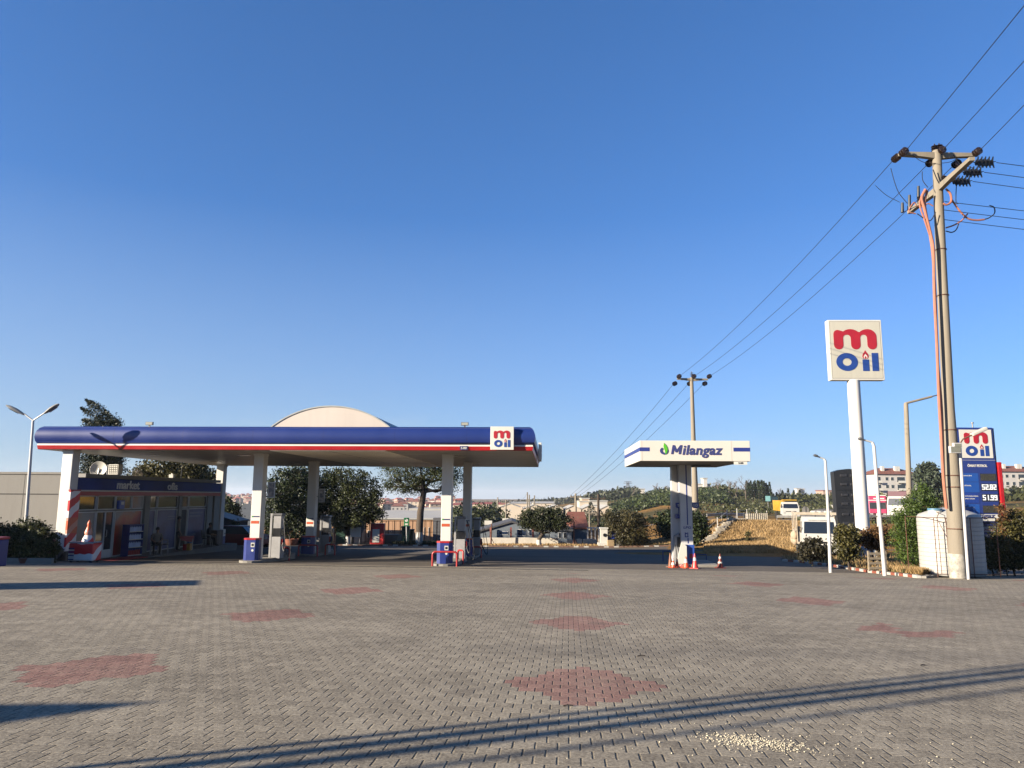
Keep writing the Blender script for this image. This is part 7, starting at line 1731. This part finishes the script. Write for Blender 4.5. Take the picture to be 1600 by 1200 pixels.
# town in the distance
HW = [mk('house_white', (.62, .58, .52), .8, .05, .1), mk('house_cream', (.58, .48, .36), .8, .05, .1), mk('house_rose', (.52, .36, .28), .8, .05, .1)]
protos = []
for i in range(3):
    mb = MB(); w_, d, h_ = (12, 10, 7), (16, 10, 9), (9, 9, 11); w_, d, h_ = ((12, 10, 7), (16, 10, 9), (9, 9, 12))[i]
    mb.mat(0).box((-w_/2, 0, -4), (w_/2, d, h_)); mb.mat(1).add([(-w_/2-.5, -.5, h_), (w_/2+.5, -.5, h_), (w_/2+.5, d+.5, h_), (-w_/2-.5, d+.5, h_), (-w_/4, d/2, h_+2.2), (w_/4, d/2, h_+2.2)], [(0,3,2,1), (0,1,5,4), (2,3,4,5), (1,2,5), (3,0,4)])
    mb.mat(2)
    for k in range(3):
        for l in range(int(h_/3)): mb.box((-w_/2+1.2+k*w_/3.2, -.05, 1+l*3), (-w_/2+2.6+k*w_/3.2, -.001, 2.4+l*3))
    protos.append(mb)
r = random.Random(77); first = [None]*3; spots = []
for _ in range(85): spots.append((r.uniform(-.405, -.335), r.uniform(1000, 1750)))
for _ in range(95): spots.append((r.uniform(-.215, -.065), r.uniform(560, 1500)))
for i, (u, Y) in enumerate(spots):
    k = r.randrange(3); x = u*Y; loc = Vector((x, Y, H(x, Y)))
    if first[k] is None:
        first[k] = solo(protos[k], 'town_house', [HW[k], TILE if k < 2 else REDR, mk('far_window', (.08, .09, .11), .4)], 'small pale house with red roof in the distant hillside town', 'house', loc, group='houses of the distant town')
        first[k].rotation_euler.z = r.uniform(-.6, .6)
    else:
        o = first[k].copy(); COL.objects.link(o); o.location = loc; o.rotation_euler.z = r.uniform(-.6, .6); s_ = r.uniform(.45, .9); o.scale = (s_, s_, s_)
# apartments
APW = mk('apartment_white', (.70, .67, .62), .8, .04, .3)
def apartment(px0, px1, ytop, Y, label, cols, rows_):
    a = gp(px0, Y); e = gp(px1, Y); g = a.z-3; w_ = e.x-a.x; ht = at((px0+px1)/2, ytop, Y).z-g; t = thing('apartment_block', label, 'building', (a.x, Y, g), R(3))
    mb = MB(); mb.box((0, 0, 0), (w_, 13, ht)); mb.build('wall', APW, t)
    mb = MB(); mb.add([(-.6, -.6, ht), (w_+.6, -.6, ht), (w_+.6, 13.6, ht), (-.6, 13.6, ht), (5, 6.5, ht+2.6), (w_-5, 6.5, ht+2.6)], [(0,3,2,1), (0,1,5,4), (2,3,4,5), (1,2,5), (3,0,4)]); rf = mb.build('roof', TILE, t)
    for x in (w_*.25, w_*.55, w_*.6): mb = MB(); mb.box((x, 3, ht+1), (x+1.1, 4.2, ht+3.2)); mb.build('chimney', SIGNW, rf)
    mb = MB(); mb.box((w_*.80, -.06, 1), (w_*.86, -.01, ht-.5)); mb.build('stair_strip', mk('dark_render', (.12, .12, .13), .8), t)
    for c in cols:
        for rr_ in range(rows_):
            z = ht-2.4-rr_*2.95; x, ww, kind = w_*c[0], c[1], c[2]
            if kind == 'w':
                mb = MB(); mb.box((x, -.05, z-.1), (x+ww, -.01, z+1.3)); f_ = mb.build('window', SIGNW, t); mb = MB(); mb.box((x+.12, -.07, z), (x+ww-.12, -.052, z+1.2)); mb.build('pane', GLASS, f_)
            else:
                mb = MB(); mb.box((x, -1.1, z-1.0), (x+ww, 0, z-.85)); mb.box((x, -1.1, z-.85), (x+ww, -1.0, z-.1)); b_ = mb.build('balcony', SIGNW, t)
                mb = MB(); mb.box((x+.1, -.05, z-.8), (x+ww-.1, -.01, z+1.3)); mb.build('balcony_door', GLASS, b_)
    return t
apartment(1371, 1444, 741, 290, 'white apartment block with red roof left of the concrete pole', [(.03, 1.6, 'b'), (.22, 1.3, 'w'), (.34, 1.3, 'w'), (.48, 3.2, 'b'), (.70, 1.4, 'w'), (.90, 1.4, 'b')], 5)
apartment(1564, 1640, 737, 300, 'white apartment block with red roof at the right edge of the picture', [(.04, 1.4, 'w'), (.16, 1.4, 'w'), (.30, 1.4, 'w'), (.44, 3.0, 'b'), (.66, 1.4, 'w'), (.8, 1.4, 'w')], 5)
building(1089, 1111, 757, 420, 12, APW, ROOFW, 'hilltop_building', 'white hilltop building with a tower behind the bare trees', 'flat', [(1092, 1096, 760, 763), (1100, 1104, 760, 763)], .5)
building(1101, 1106.5, 748, 418, 6, APW, ROOFW, 'hilltop_tower', 'white stair tower on the hilltop building', 'flat', (), .5)
building(993, 1008, 764.5, 500, 12, mk('factory_white', (.74, .70, .62), .7), ROOFW, 'hilltop_building', 'white roofed hall on the ridge left of the gas canopy column', 'flat', (), .5)
building(1247, 1252, 763.5, 900, 8, APW, ROOFW, 'distant_block', 'tiny white block on the horizon above the yellow lorry', 'flat', (), .5)
building(1253, 1259, 764, 905, 8, APW, ROOFW, 'distant_block', 'second tiny white block on the horizon above the yellow lorry', 'flat', (), .5)
building(1288, 1308, 767, 500, 12, mk('house_rose', (.52, .36, .28), .8), TILE, 'distant_block', 'beige block on the horizon left of the black panel tower', 'flat', (), .5)

# black moulded panel tower beside the tall sign
PY_ = 53.0; a = gp(1310, PY_); e = gp(1356, PY_); w_ = at(1352, 800, PY_).x-at(1309, 800, PY_).x; x0 = at(1309, 800, PY_).x; hh = at(1330, 733, PY_).z-a.z
t = thing('panel_tower', 'tall black moulded panel with rounded top behind the white sign pole', 'tower', (x0, PY_, a.z))
mb = MB(); BK = mk('moulded_black', (.022, .023, .025), .45, .15, 2); q = [(0, 0), (w_, 0), (w_+.12, hh-.25), (w_*.8, hh-.05), (w_*.5, hh+.02), (w_*.2, hh-.04), (-.12, hh-.2)]
mb.prism(q, (0, .6, 0), (1,0,0), (0,0,1), (0,-1,0), .6); mb.build('panel', BK, t)
for i in range(6):
    for j in range(2):
        mb = MB(); x = w_*(.28+.36*j); z = hh-.45-i*.62-(i//2)*.12; mb.bbox((x-.24, -.05, z-.10), (x+.24, .01, z+.08), .03); mb.build('moulding', mk('moulding_grey', (.05, .05, .055), .35), t)
mb = MB()
for i in range(1, 4): mb.box((-.02, -.02, hh-1.25*i-.25), (w_+.02, .0, hh-1.25*i-.22))
mb.build('seam', BLACKP, t)
# road signs on the embankment
p = gp(1258.5, 84); z = at(1258.5, 797, 84).z-p.z; t = thing('traffic_sign', 'round sign seen from behind, grey, above the white truck', 'sign', p)
mb = MB(); mb.cyl((0,0,-.3), (0,0,z+.3), .05, n=8); mb.build('post', GREYM, t); mb = MB(); mb.cyl((0,-.05,z), (0,-.08,z), .40, n=24); mb.build('disc', mk('sign_back', (.33, .32, .29), .6, .06, 2), t); mb = MB(); mb.box((-.03, -.12, z-.45), (.03, -.082, z+.45)); mb.build('rib', GREYM, t)
p = gp(1303.5, 78); z = at(1303.5, 793, 78).z-p.z; t = thing('traffic_sign', 'white triangular yield sign pointing down beside the black panel tower', 'sign', p)
mb = MB(); mb.cyl((0,0,-.3), (0,0,z+.1), .04, n=8); mb.build('post', GREYM, t); mb = MB(); mb.prism([(0, -.32), (.34, .26), (-.34, .26)], (0, -.05, z), (1,0,0), (0,0,1), (0,-1,0), .03); mb.build('panel', SIGNW, t)
p = gp(1201, 200); z = at(1201, 779, 200).z-p.z; t = thing('billboard', 'small turquoise billboard on the far hillside', 'sign', p)
mb = MB(); mb.box((-.65, 0, z-.7), (.65, .1, z+.7)); mb.build('panel', mk('turquoise', (.30, .62, .62), .5), t); mb = MB(); mb.cyl((0, .1, -1), (0, .1, z), .08); mb.build('post', GREYM, t); mb = MB(); mb.box((.7, .05, z-.6), (2.6, .15, z+.5)); mb.build('dark_panel', mk('dark_teal', (.02, .06, .08), .6), t)
# guard rails and retaining fence on the embankment
def guardrail(pts, label, h_=.75):
    P_ = []
    for px, Y in pts: P_.append(gp(px, Y))
    t = thing('guard_rail', label, 'guard rail', P_[0]); o = P_[0]; mb = MB()
    L_ = []
    for a_, b__ in zip(P_, P_[1:]):
        n = max(1, int((b__-a_).length/2.5)); L_ += [a_.lerp(b__, i/n) for i in range(n)]
    L_.append(P_[-1]); L_ = [Vector((q.x, q.y, H(q.x, q.y))) for q in L_]
    for a_, b__ in zip(L_, L_[1:]):
        for dz in (0, .16): mb.tube([a_-o+Vector((0,0,h_-dz)), b__-o+Vector((0,0,h_-dz))], .07, 6)
    mb.build('beam', GALV, t)
    for q in L_: mb = MB(); q = q-o; mb.box((q.x-.05, q.y+.08, q.z-.3), (q.x+.05, q.y+.15, q.z+h_)); mb.build('post', GALV, t)
guardrail([(1214, 98), (1250, 96), (1310, 94), (1400, 92)], 'steel guard rail along the highway below the yellow lorry')
guardrail([(1104, 84), (1150, 88), (1182, 92)], 'pale guard rail climbing the slope behind the golden embankment', .9)
a = gp(1163, 72); e = gp(1199, 72); t = thing('corrugated_fence', 'short pale corrugated fence on top of the golden embankment', 'fence', a); w_ = e.x-a.x
n = 24; mb = MB(); vs = []
for i in range(n+1): x = w_*i/n; g_ = H(a.x+x, 72)-a.z; vs += [(x, .06*(i % 2), g_-.1), (x, .06*(i % 2), g_+.75+.1*i/n)]
mb.add(vs, [(2*i, 2*i+2, 2*i+3, 2*i+1) for i in range(n)]); mb.add([(x, y+.02, z) for x, y, z in vs], [(2*i+1, 2*i+3, 2*i+2, 2*i) for i in range(n)]); mb.build('sheet', mk('fence_beige', (.40, .36, .28), .7, .1, 3), t)
for i in range(5): mb = MB(); x = w_*i/4; mb.box((x-.04, .1, -.2), (x+.04, .18, .9)); mb.build('post', GREYM, t)
# stepped stone channel and post line on the embankment
mb = MB(); pa = gnd(1103, 848); pb = gp(1165, 71)
for i in range(26):
    q = pa.lerp(pb, i/25); z = H(q.x, q.y); s_ = rng.uniform(.5, 1.1); mb.bbox((q.x-.35*s_, q.y-.25, z-.2), (q.x+.35*s_, q.y+.25, z+.18*s_+.1), .06)
solo(mb, 'stone_channel', mk('pale_stone', (.46, .40, .30), .9, .2, 4, dirt=.3), 'broken pale stone channel climbing the golden embankment', 'stonework', (0, 0, 0))
for i in range(7):
    px = 1105+i*15.5; Y = 60+i*2.6; p = gp(px, Y); mb = MB(); mb.cyl((0,0,-.2), (0,0,1.15), .035, n=6)
    if i < 6: q = gp(px+15.5, Y+2.6)-p; mb.tube([(0,0,1.0), q+Vector((0,0,1.0))], .012, 4); mb.tube([(0,0,.5), q+Vector((0,0,.5))], .012, 4)
    solo(mb, 'fence_post', LIME, 'pale wire fence post on the golden embankment beside the stone channel', 'post', p, group='wire fence posts on the embankment')
# canopy-like frame behind the bushes
p = gp(1310, 56); t = thing('lean_to', 'sagging grey tarpaulin shelter between the white truck and the sign pole', 'shelter', p); z = at(1310, 806, 56).z-p.z
mb = MB(); vs = []
for i in range(9):
    x = -1.0+i*.5; zz = z+.15+.25*math.sin(i*.7+.3); vs += [(x, 0, zz), (x, 2.5, zz+.1), (x, 0, zz-.06), (x, 2.5, zz+.04)]
mb.add(vs, [(4*i, 4*i+4, 4*i+5, 4*i+1) for i in range(8)]+[(4*i+3, 4*i+7, 4*i+6, 4*i+2) for i in range(8)]+[(4*i+2, 4*i+6, 4*i+4, 4*i) for i in range(8)]); mb.build('tarpaulin', mk('tarp', (.16, .145, .12), .8, .15, 3), t, True)
for x in (-.9, .6, 2.1, 2.9): mb = MB(); mb.cyl((x, .05, -.3), (x, .05, z+.2), .05, n=8); mb.build('post', LAMPW, t)
# dark shed behind the shop end
a = gp(349, 51); e = gp(368, 51); w_ = e.x-a.x; z = at(350, 806, 51).z-a.z; z2 = at(366, 815, 51).z-a.z
t = thing('garden_shed', 'dark blue sheet metal shed with sloping roof right of the shop', 'shed', a)
mb = MB(); mb.prism([(-.8, 0), (w_, 0), (w_, z2), (-.8, z+.1)], (0, 2.5, 0), (1,0,0), (0,0,1), (0,-1,0), 2.5); mb.build('wall', mk('shed_navy', (.02, .03, .045), .6, .1, 2), t)
mb = MB(); mb.prism([(-.9, z+.12), (w_+.12, z2-.02), (w_+.12, z2+.05), (-.9, z+.2)], (0, 2.6, 0), (1,0,0), (0,0,1), (0,-1,0), 2.75); mb.build('roof', mk('dark_sheet', (.05, .06, .07), .5), t)
tree('shrub', 'dark ball shaped shrub right of the blue shed', 'shrub', 369, 50.6, [(368, 828, 7, 14), (366, 842, 8, 10)], 1800, .14, F_DARK, None, clump=.2, seed=61)
tree('broadleaf_tree', 'dark tree between the shop end column and the distant town', 'tree', 350, 64, [(352, 790, 8, 14), (360, 796, 12, 10), (348, 800, 9, 14), (366, 805, 8, 6)], 3000, .2, F_DARK, (.12, .08, [(350, 815)]), clump=.4, seed=62)

# ================================================================ vegetation on the hills
def forest(name, label, n, region, mat, size, cs, seed, cat='vegetation', per=34, asp=.6, zoff=.2):
    r = random.Random(seed); mb = MB()
    for _ in range(n):
        u0, u1, Y0, Y1 = region; Y = r.uniform(Y0, Y1); u = r.uniform(u0, u1); x = u*Y; s_ = size*r.uniform(.6, 1.3); z = H(x, Y)+s_*zoff
        for _ in range(per):
            d = Vector((r.gauss(0, 1), r.gauss(0, 1), r.gauss(0, .9))).normalized()*s_*r.uniform(.5, 1)
            mb.leaf(Vector((x+d.x, Y+d.y, z+d.z*.8)), cs*r.uniform(.7, 1.3), r, asp)
    return solo(mb, name, mat, label, cat, (0,0,0), kind='stuff')
forest('hill_forest', 'bright green scrub forest covering the hill left of and behind the gas pylons', 1250, (.135, .285, 215, 330), F_HILL, 2.6, .85, 91)
forest('hill_scrub', 'olive brown scrub on the slope right of the gas pylons', 420, (.24, .44, 150, 300), F_SCRUB, 1.5, .6, 92, zoff=.0)
forest('ridge_wood', 'dark woodland along the right hand ridge', 420, (.27, .47, 300, 420), F_SCRUB, 3.6, 1.6, 93)
forest('ridge_wood', 'dark wooded ridge on the horizon behind the factory halls', 520, (-.06, .16, 620, 900), foliage('leaf_ridge', (.03, .035, .02), (.10, .105, .05), .1), 6.5, 2.8, 94, zoff=.0)
forest('ridge_wood', 'dark wooded knoll behind the big white factory building', 160, (.10, .165, 420, 520), foliage('leaf_knoll', (.02, .03, .015), (.07, .08, .03), .1), 5.5, 2.3, 95)
forest('valley_wood', 'dense green grove in the valley between rear column and factory', 330, (-.078, -.018, 112, 150), F_GREEN, 2.6, .6, 96, zoff=1.1)
forest('hill_scrub', 'grey green scrub below the apartment blocks', 260, (.49, .80, 180, 280), F_SCRUB, 3.0, 1.4, 97)
forest('verge_scrub', 'low scrub on the embankment behind the bushes at the right', 150, (.38, .75, 56, 100), F_SCRUB, .8, .4, 98, zoff=.0)
forest('valley_wood', 'scattered dark trees among the distant town', 170, (-.42, -.05, 700, 1700), F_DARK, 6, 3.5, 99)
forest('valley_wood', 'green trees in front of the factory row', 60, (.0, .17, 170, 235), F_GREEN, 1.6, .7, 100)
# cypresses at the factory and conifers on the ridge
def conifer_proto(name, label, h_, w_, mat, n, leaf, grp, seed, prof=lambda f: math.sin(math.pi*min(1, .12+f*.88))**.8):
    r = random.Random(seed); t = thing(name, label, 'tree', (0,0,0), 0, grp); mb = MB()
    for _ in range(n):
        f = r.random(); a = r.uniform(0, 6.28); rr_ = w_*prof(f)*(.55+.45*r.random()); mb.leaf(Vector((rr_*math.cos(a), rr_*math.sin(a), f*h_)), leaf*r.uniform(.7, 1.3), r, .4)
    mb.build('crown', mat, t); mb = MB(); mb.cyl((0,0,-.5), (0,0,h_*.5), .2, .1, 6); mb.build('trunk', BARK, t); return t
pr = None
for px, yt, Y, lb in ((890, 796, 205, 'leftmost dark cypress in front of the factory row'), (914, 797, 205, 'dark cypress in front of the factory, left of the pair of poles'), (920, 796, 206, 'slim cypress next to the thin pale pole'), (923.5, 784, 204, 'tallest cypress in front of the big white factory building'), (930, 798, 205, 'slim low cypress left of the wooden pole'), (938, 797, 206, 'dark cypress just right of the wooden pole'), (949, 795, 205, 'dark cypress before the gap right of the wooden pole'), (962, 796, 203, 'rightmost dark cypress of the factory row'), (872, 794, 207, 'cypress rising over the right side of the round tree crown')):
    p = gp(px, Y); h_ = at(px, yt, Y).z-p.z
    if pr is None: pr = conifer_proto('cypress_tree', lb, 5, 1.05, F_CYP, 420, .45, 'cypresses in front of the factory', 5); pr.location = p; pr.scale = (1, 1, h_/5)
    else: c = copy_thing(pr, p, rng.uniform(0, 6), lb, (rng.uniform(.9, 1.3), rng.uniform(.9, 1.3), h_/5))
pr = None; r = random.Random(9)
for i in range(26):
    px = 1168+i*1.9+r.uniform(-.8, .8) if i < 20 else 1206+(i-20)*9; Y = r.uniform(300, 330); p = gp(px, Y); yt = (752+r.uniform(-2, 6)) if i < 20 else 766+r.uniform(-3, 4); h_ = at(px, yt, Y).z-p.z
    lb = 'dark conifer in the dense row on the right hand ridge'
    if pr is None: pr = conifer_proto('conifer', lb, 8, 1.5, F_DARK, 300, .8, 'conifers on the ridge', 6, lambda f: max(.05, 1-f)**.8); pr.location = p; pr.scale = (1, 1, h_/8)
    else: copy_thing(pr, p, r.uniform(0, 6), lb, (1.1, 1.1, h_/8))
for i, (px, Y, top, sp, lb) in enumerate(((1028, 300, 752, 14, 'broad leafless tree above the green hill left of the pylons'), (1042, 305, 757, 10, 'smaller leafless tree touching the left gas pylon'), (988, 420, 758, 8, 'leafless tree beside the lattice pylon'), (1122, 290, 745, 14, 'leafless tree right of the hilltop building'), (1140, 295, 748, 10, 'slim leafless tree second from the hilltop building'), (1152, 300, 750, 9, 'slim leafless tree in the middle of the ridge'), (1166, 285, 743, 15, 'tallest leafless tree on the ridge'), (1220, 310, 757, 9, 'leafless tree at the right of the conifer row'))):
    bare(px, Y, top, sp, lb, seed=20+i, th=.22)
for i, (px, Y, l, lb) in enumerate(((1018, 110, [(1018, 813, 6, 5)], 'small round green bush alone on the brown field'), (1126, 95, [(1126, 808, 6, 6)], 'dark round bush on the slope right of the pylons'), (1138, 98, [(1138, 810, 5, 4)], 'smaller round bush right of the dark one on the slope'), (943, 90, [(943, 822, 4, 3)], 'small bright green bush behind the white gate'))):
    tree('round_bush', lb, 'shrub', px, Y, l, 500, .3, F_GREEN, None, clump=.3, seed=70+i)
tree('weed', 'dry tall weed standing on the golden slope', 'weeds', 1170, 57, [(1170, 838, 3, 10)], 260, .14, F_BUSH, None, clump=.2, seed=75)

# ================================================================ grasses
def grass(name, label, n, fn, mat, h0, h1, seed, w_=.02, dz=.1):
    r = random.Random(seed); mb = MB()
    for _ in range(n):
        x, y = fn(r); z = H(x, y)+dz; h_ = r.uniform(h0, h1); a = r.uniform(0, 6.28); l = r.uniform(0, .5)*h_; b_ = r.uniform(0, 6.28); w2 = w_*r.uniform(.6, 1.5)
        dx_, dy_ = w2*math.cos(a), w2*math.sin(a); mb.add([(x-dx_, y-dy_, z-.03), (x+dx_, y+dy_, z-.03), (x+l*math.cos(b_), y+l*math.sin(b_), z+h_)], [(0,1,2)])
    return solo(mb, name, mat, label, 'grass', (0,0,0), kind='stuff')
def fverge(r):
    while True:
        y = V0[1]+.2+(47-V0[1])*r.random()**1.6; xl_, xr_ = vxl(y)+.2, min(vxr(y)-.2, 32)
        if xr_ > xl_: return r.uniform(xl_, xr_), y
grass('dry_grass', 'dry straw grass on the verge behind the painted kerb', 16000, fverge, F_STRAW, .05, .30, 1)
grass('green_weeds', 'green weeds growing between the dry grass of the verge', 6000, fverge, F_HEDGE, .04, .22, 2, .03)
def fbank(r): Y = r.uniform(50, 74); u = r.uniform(.255, .42); return u*Y, Y
grass('golden_grass', 'golden dry grass covering the embankment', 60000, fbank, F_STRAW, .05, .24, 3, .03, .0)
def fstrip(r): return r.uniform(-3.4, 14.3), r.uniform(60.5, 62.6)
grass('dry_grass', 'dry grass along the foot of the whitewashed wall', 5000, fstrip, F_STRAW, .04, .17, 4, .04)
def fstrip2(r): return r.uniform(-9.5, -3.6), r.uniform(60.5, 62.6)
grass('green_weeds', 'green grass strip under the umbrella pine', 4200, fstrip2, F_GREEN, .08, .35, 5, .04)

# spilled pale crumbs on the paving
mb = MB(); r = random.Random(13); c0 = gnd(1195, 1163)
for i in range(820):
    if i < 620: x, y = c0.x+r.gauss(-.07, .16)+.0, c0.y+r.gauss(0, .12)
    else: x, y = c0.x+r.gauss(0, .8), c0.y+r.gauss(0, .6)
    x += (c0.y-y)*.9; s_ = r.choice((r.uniform(.001, .004), r.uniform(.002, .006))); mb.box((-s_, -s_*.8, -s_*.6), (s_*r.uniform(.6, 1.6), s_*r.uniform(.6, 1.2), s_*.8), Matrix.Translation((x, y, H(x, y)+.013+s_*.5)) @ Matrix.Rotation(r.uniform(0, 6), 4, 'Z') @ Matrix.Rotation(r.uniform(-.6, .6), 4, 'X') @ Matrix.Rotation(r.uniform(-.6, .6), 4, 'Y'))
solo(mb, 'spilled_crumbs', mk('pale_crumb', (.72, .65, .48), .8, .1, 20), 'scattered heap of pale crumbs on the paving at the bottom right', 'crumbs', (0,0,0), kind='stuff')
for i, (px, py, l, a) in enumerate(((1002, 1027, .10, .2), (888, 1106, .09, .1), (1442, 1042, .07, .4))):
    p = gnd(px, py); mb = MB(); mb.tube([(-l/2, 0, .006), (0, .008, .012), (l/2, -.004, .007)], .006, 5); solo(mb, 'twig', mk('twig_dark', (.03, .02, .015), .8), ('short dark twig lying right of the biggest red diamond', 'thin twig at the lower edge of the biggest red diamond', 'small twig on the grey blocks at the right')[i], 'twig', (p.x, p.y, H(p.x, p.y)+.013), a)

# ================================================================ added shadow casters outside the picture
def caster_flag(tip, length, width, label):
    """added flag-shaped shadow caster off to the left; its shadow ends at tip"""
    d = Vector((math.sin(SUN_AZ), math.cos(SUN_AZ), 0)); b0 = Vector((tip[0], tip[1], 0))-d*length; b0.z = H(b0.x, b0.y)
    h_ = length*math.tan(SUN_EL)+(H(tip[0], tip[1])-b0.z); rz = math.atan2(d.y, d.x)+R(90)
    t = thing('shadow_caster_flag', label, 'flag', b0, rz)  # invented flag, unseen, added only to cast a shadow
    mb = MB(); mb.tube([(0,0,0), (0,0,h_*.75), (width*.15, 0, h_*.93), (width*.45, 0, h_)], .02, 8); mb.build('pole', GREYM, t); mb = MB(); mb.cyl((0,0,0), (0,0,.06), .28, n=16); mb.build('foot', CONC, t)
    q = [(.02, h_*.30), (width*.75, h_*.34), (width, h_*.62), (width*.95, h_*.80), (width*.8, h_*.92), (width*.45, h_), (width*.15, h_*.93), (.02, h_*.75)]
    mb = MB(); mb.prism(q, (0, .01, 0), (1,0,0), (0,0,1), (0,-1,0), .02); mb.build('sail', BLUE2, t)
s1 = gnd(238, 1121); caster_flag((s1.x, s1.y), 16.0, 1.15, 'added blue flag-shaped shadow caster outside the left edge near the camera')
s1 = gnd(290, 911); e1 = gnd(290, 906); 
# made-up van outside the left edge, added for its long flat shadow
dS = Vector((math.sin(SUN_AZ), math.cos(SUN_AZ), 0))
c = gnd(272, 912); hv = 2.3; lenS = hv/math.tan(SUN_EL); b0 = Vector((c.x, c.y, 0))-dS*(lenS+.6); b0.z = H(b0.x, b0.y)+.013
t = thing('shadow_caster_van', 'added white van-shaped shadow caster outside the left edge', 'van', b0, math.atan2(dS.y, dS.x)+R(90))
mb = MB(); W_ = 1.9
sec = [(-2.6, .4, 1.0), (-2.5, .35, 1.15), (-1.6, .35, 1.25), (-.9, .35, 2.15), (-.6, .35, 2.3), (2.5, .35, 2.3), (2.6, .4, 2.2)]; vs = []
for y, za, ze in sec: vs += [(-W_/2, y, za), (W_/2, y, za), (W_/2, y, (za+ze)*.5), (W_/2*.86, y, ze), (-W_/2*.86, y, ze), (-W_/2, y, (za+ze)*.5)]
mb.add(vs, [(i*6+j, i*6+(j+1)%6, (i+1)*6+(j+1)%6, (i+1)*6+j) for i in range(6) for j in range(6)]+[(5,4,3,2,1,0), tuple(36+i for i in range(6))]); mb.build('body', WT, t)
mb = MB(); mb.add([(-.72, -1.62, 1.30), (.72, -1.62, 1.30), (.68, -1.0, 2.05), (-.68, -1.0, 2.05)], [(0,1,2,3)]); mb.build('windscreen', GLASS, t)
for s_ in (-1, 1): wheel(t, s_*.85, -1.7, .34, .22); wheel(t, s_*.85, 1.7, .34, .22)
# made-up container outside the left edge, added to shade the hedge and column foot
dn = Vector((-dS.y, dS.x, 0)); q = dS*(-12.4)+dn*33.3; q.z = H(q.x, q.y)
t = thing('shadow_caster_container', 'added blue container-shaped shadow caster outside the left edge', 'container', q, math.atan2(dn.y, dn.x))
mb = MB(); mb.bbox((-2.9, -1.2, .1), (2.9, 1.2, 3.25), .04); mb.build('body', BLUEP, t)
for i in range(2): mb = MB(); mb.box((-2.93, -1.1+1.12*i, .2), (-2.9, -.02+1.12*i, 3.1)); mb.build('door', BLUEP, t)
mb = MB()
for i in range(24): mb.box((-2.8+i*.24, -1.23, .25), (-2.7+i*.24, -1.2, 3.1)); mb.box((-2.8+i*.24, 1.2, .25), (-2.7+i*.24, 1.23, 3.1))
mb.build('corrugation', BLUEP, t)
# made-up slender poles, added behind the camera on the left: their long shadows cross the lower right of the paving
for i, (px, py, r0, h_) in enumerate(((1400, 1062, .038, 9.6), (1400, 1071, .070, 10.6), (1400, 1083, .075, 10.4), (1400, 1104, .040, 9.4))):
    g_ = gnd(px, py); b0 = Vector((g_.x, g_.y, 0))-dS*(17.0+.8*i); b0.z = H(b0.x, b0.y)
    mb = MB(); mb.tube([(0,0,-.2), (0,0,h_*.5), (.03*i, 0, h_)], [r0*1.25, r0*1.05, r0*.8], 10); mb.cyl((0,0,0), (0,0,.12), r0*3.5, n=12); mb.ball((.03*i, 0, h_), r0*1.8, 8, 5)
    solo(mb, 'shadow_caster_pole', GALV, ('thin added shadow-casting pole farthest from the camera, outside the left edge', 'thick added shadow-casting pole second from the far end, outside the left edge', 'thick added shadow-casting pole second from the near end, outside the left edge', 'thin added shadow-casting pole nearest the camera, outside the left edge')[i], 'flag pole', b0)
print('objects', len(bpy.data.objects), 'verts', sum(len(o.data.vertices) for o in bpy.data.objects if o.type == 'MESH'))
# ---------------------------------------------------------------- the air: thin even haze round the whole scene
mb = MB(); mb.box((-9000, -90, -60), (9000, 7600, 60))
m = bpy.data.materials.new('haze'); m.use_nodes = True; nt = m.node_tree; nt.nodes.remove(nt.nodes['Principled BSDF'])
pv = nd(nt, 'ShaderNodeVolumePrincipled'); pv.inputs['Color'].default_value = (.86, .92, 1, 1); pv.inputs['Density'].default_value = .00013; pv.inputs['Anisotropy'].default_value = .2
nt.links.new(pv.outputs[0], nt.nodes['Material Output'].inputs['Volume'])
hz_ = mb.build('haze', m); tag(hz_, kind='stuff')
sc.cycles.volume_bounces = 0
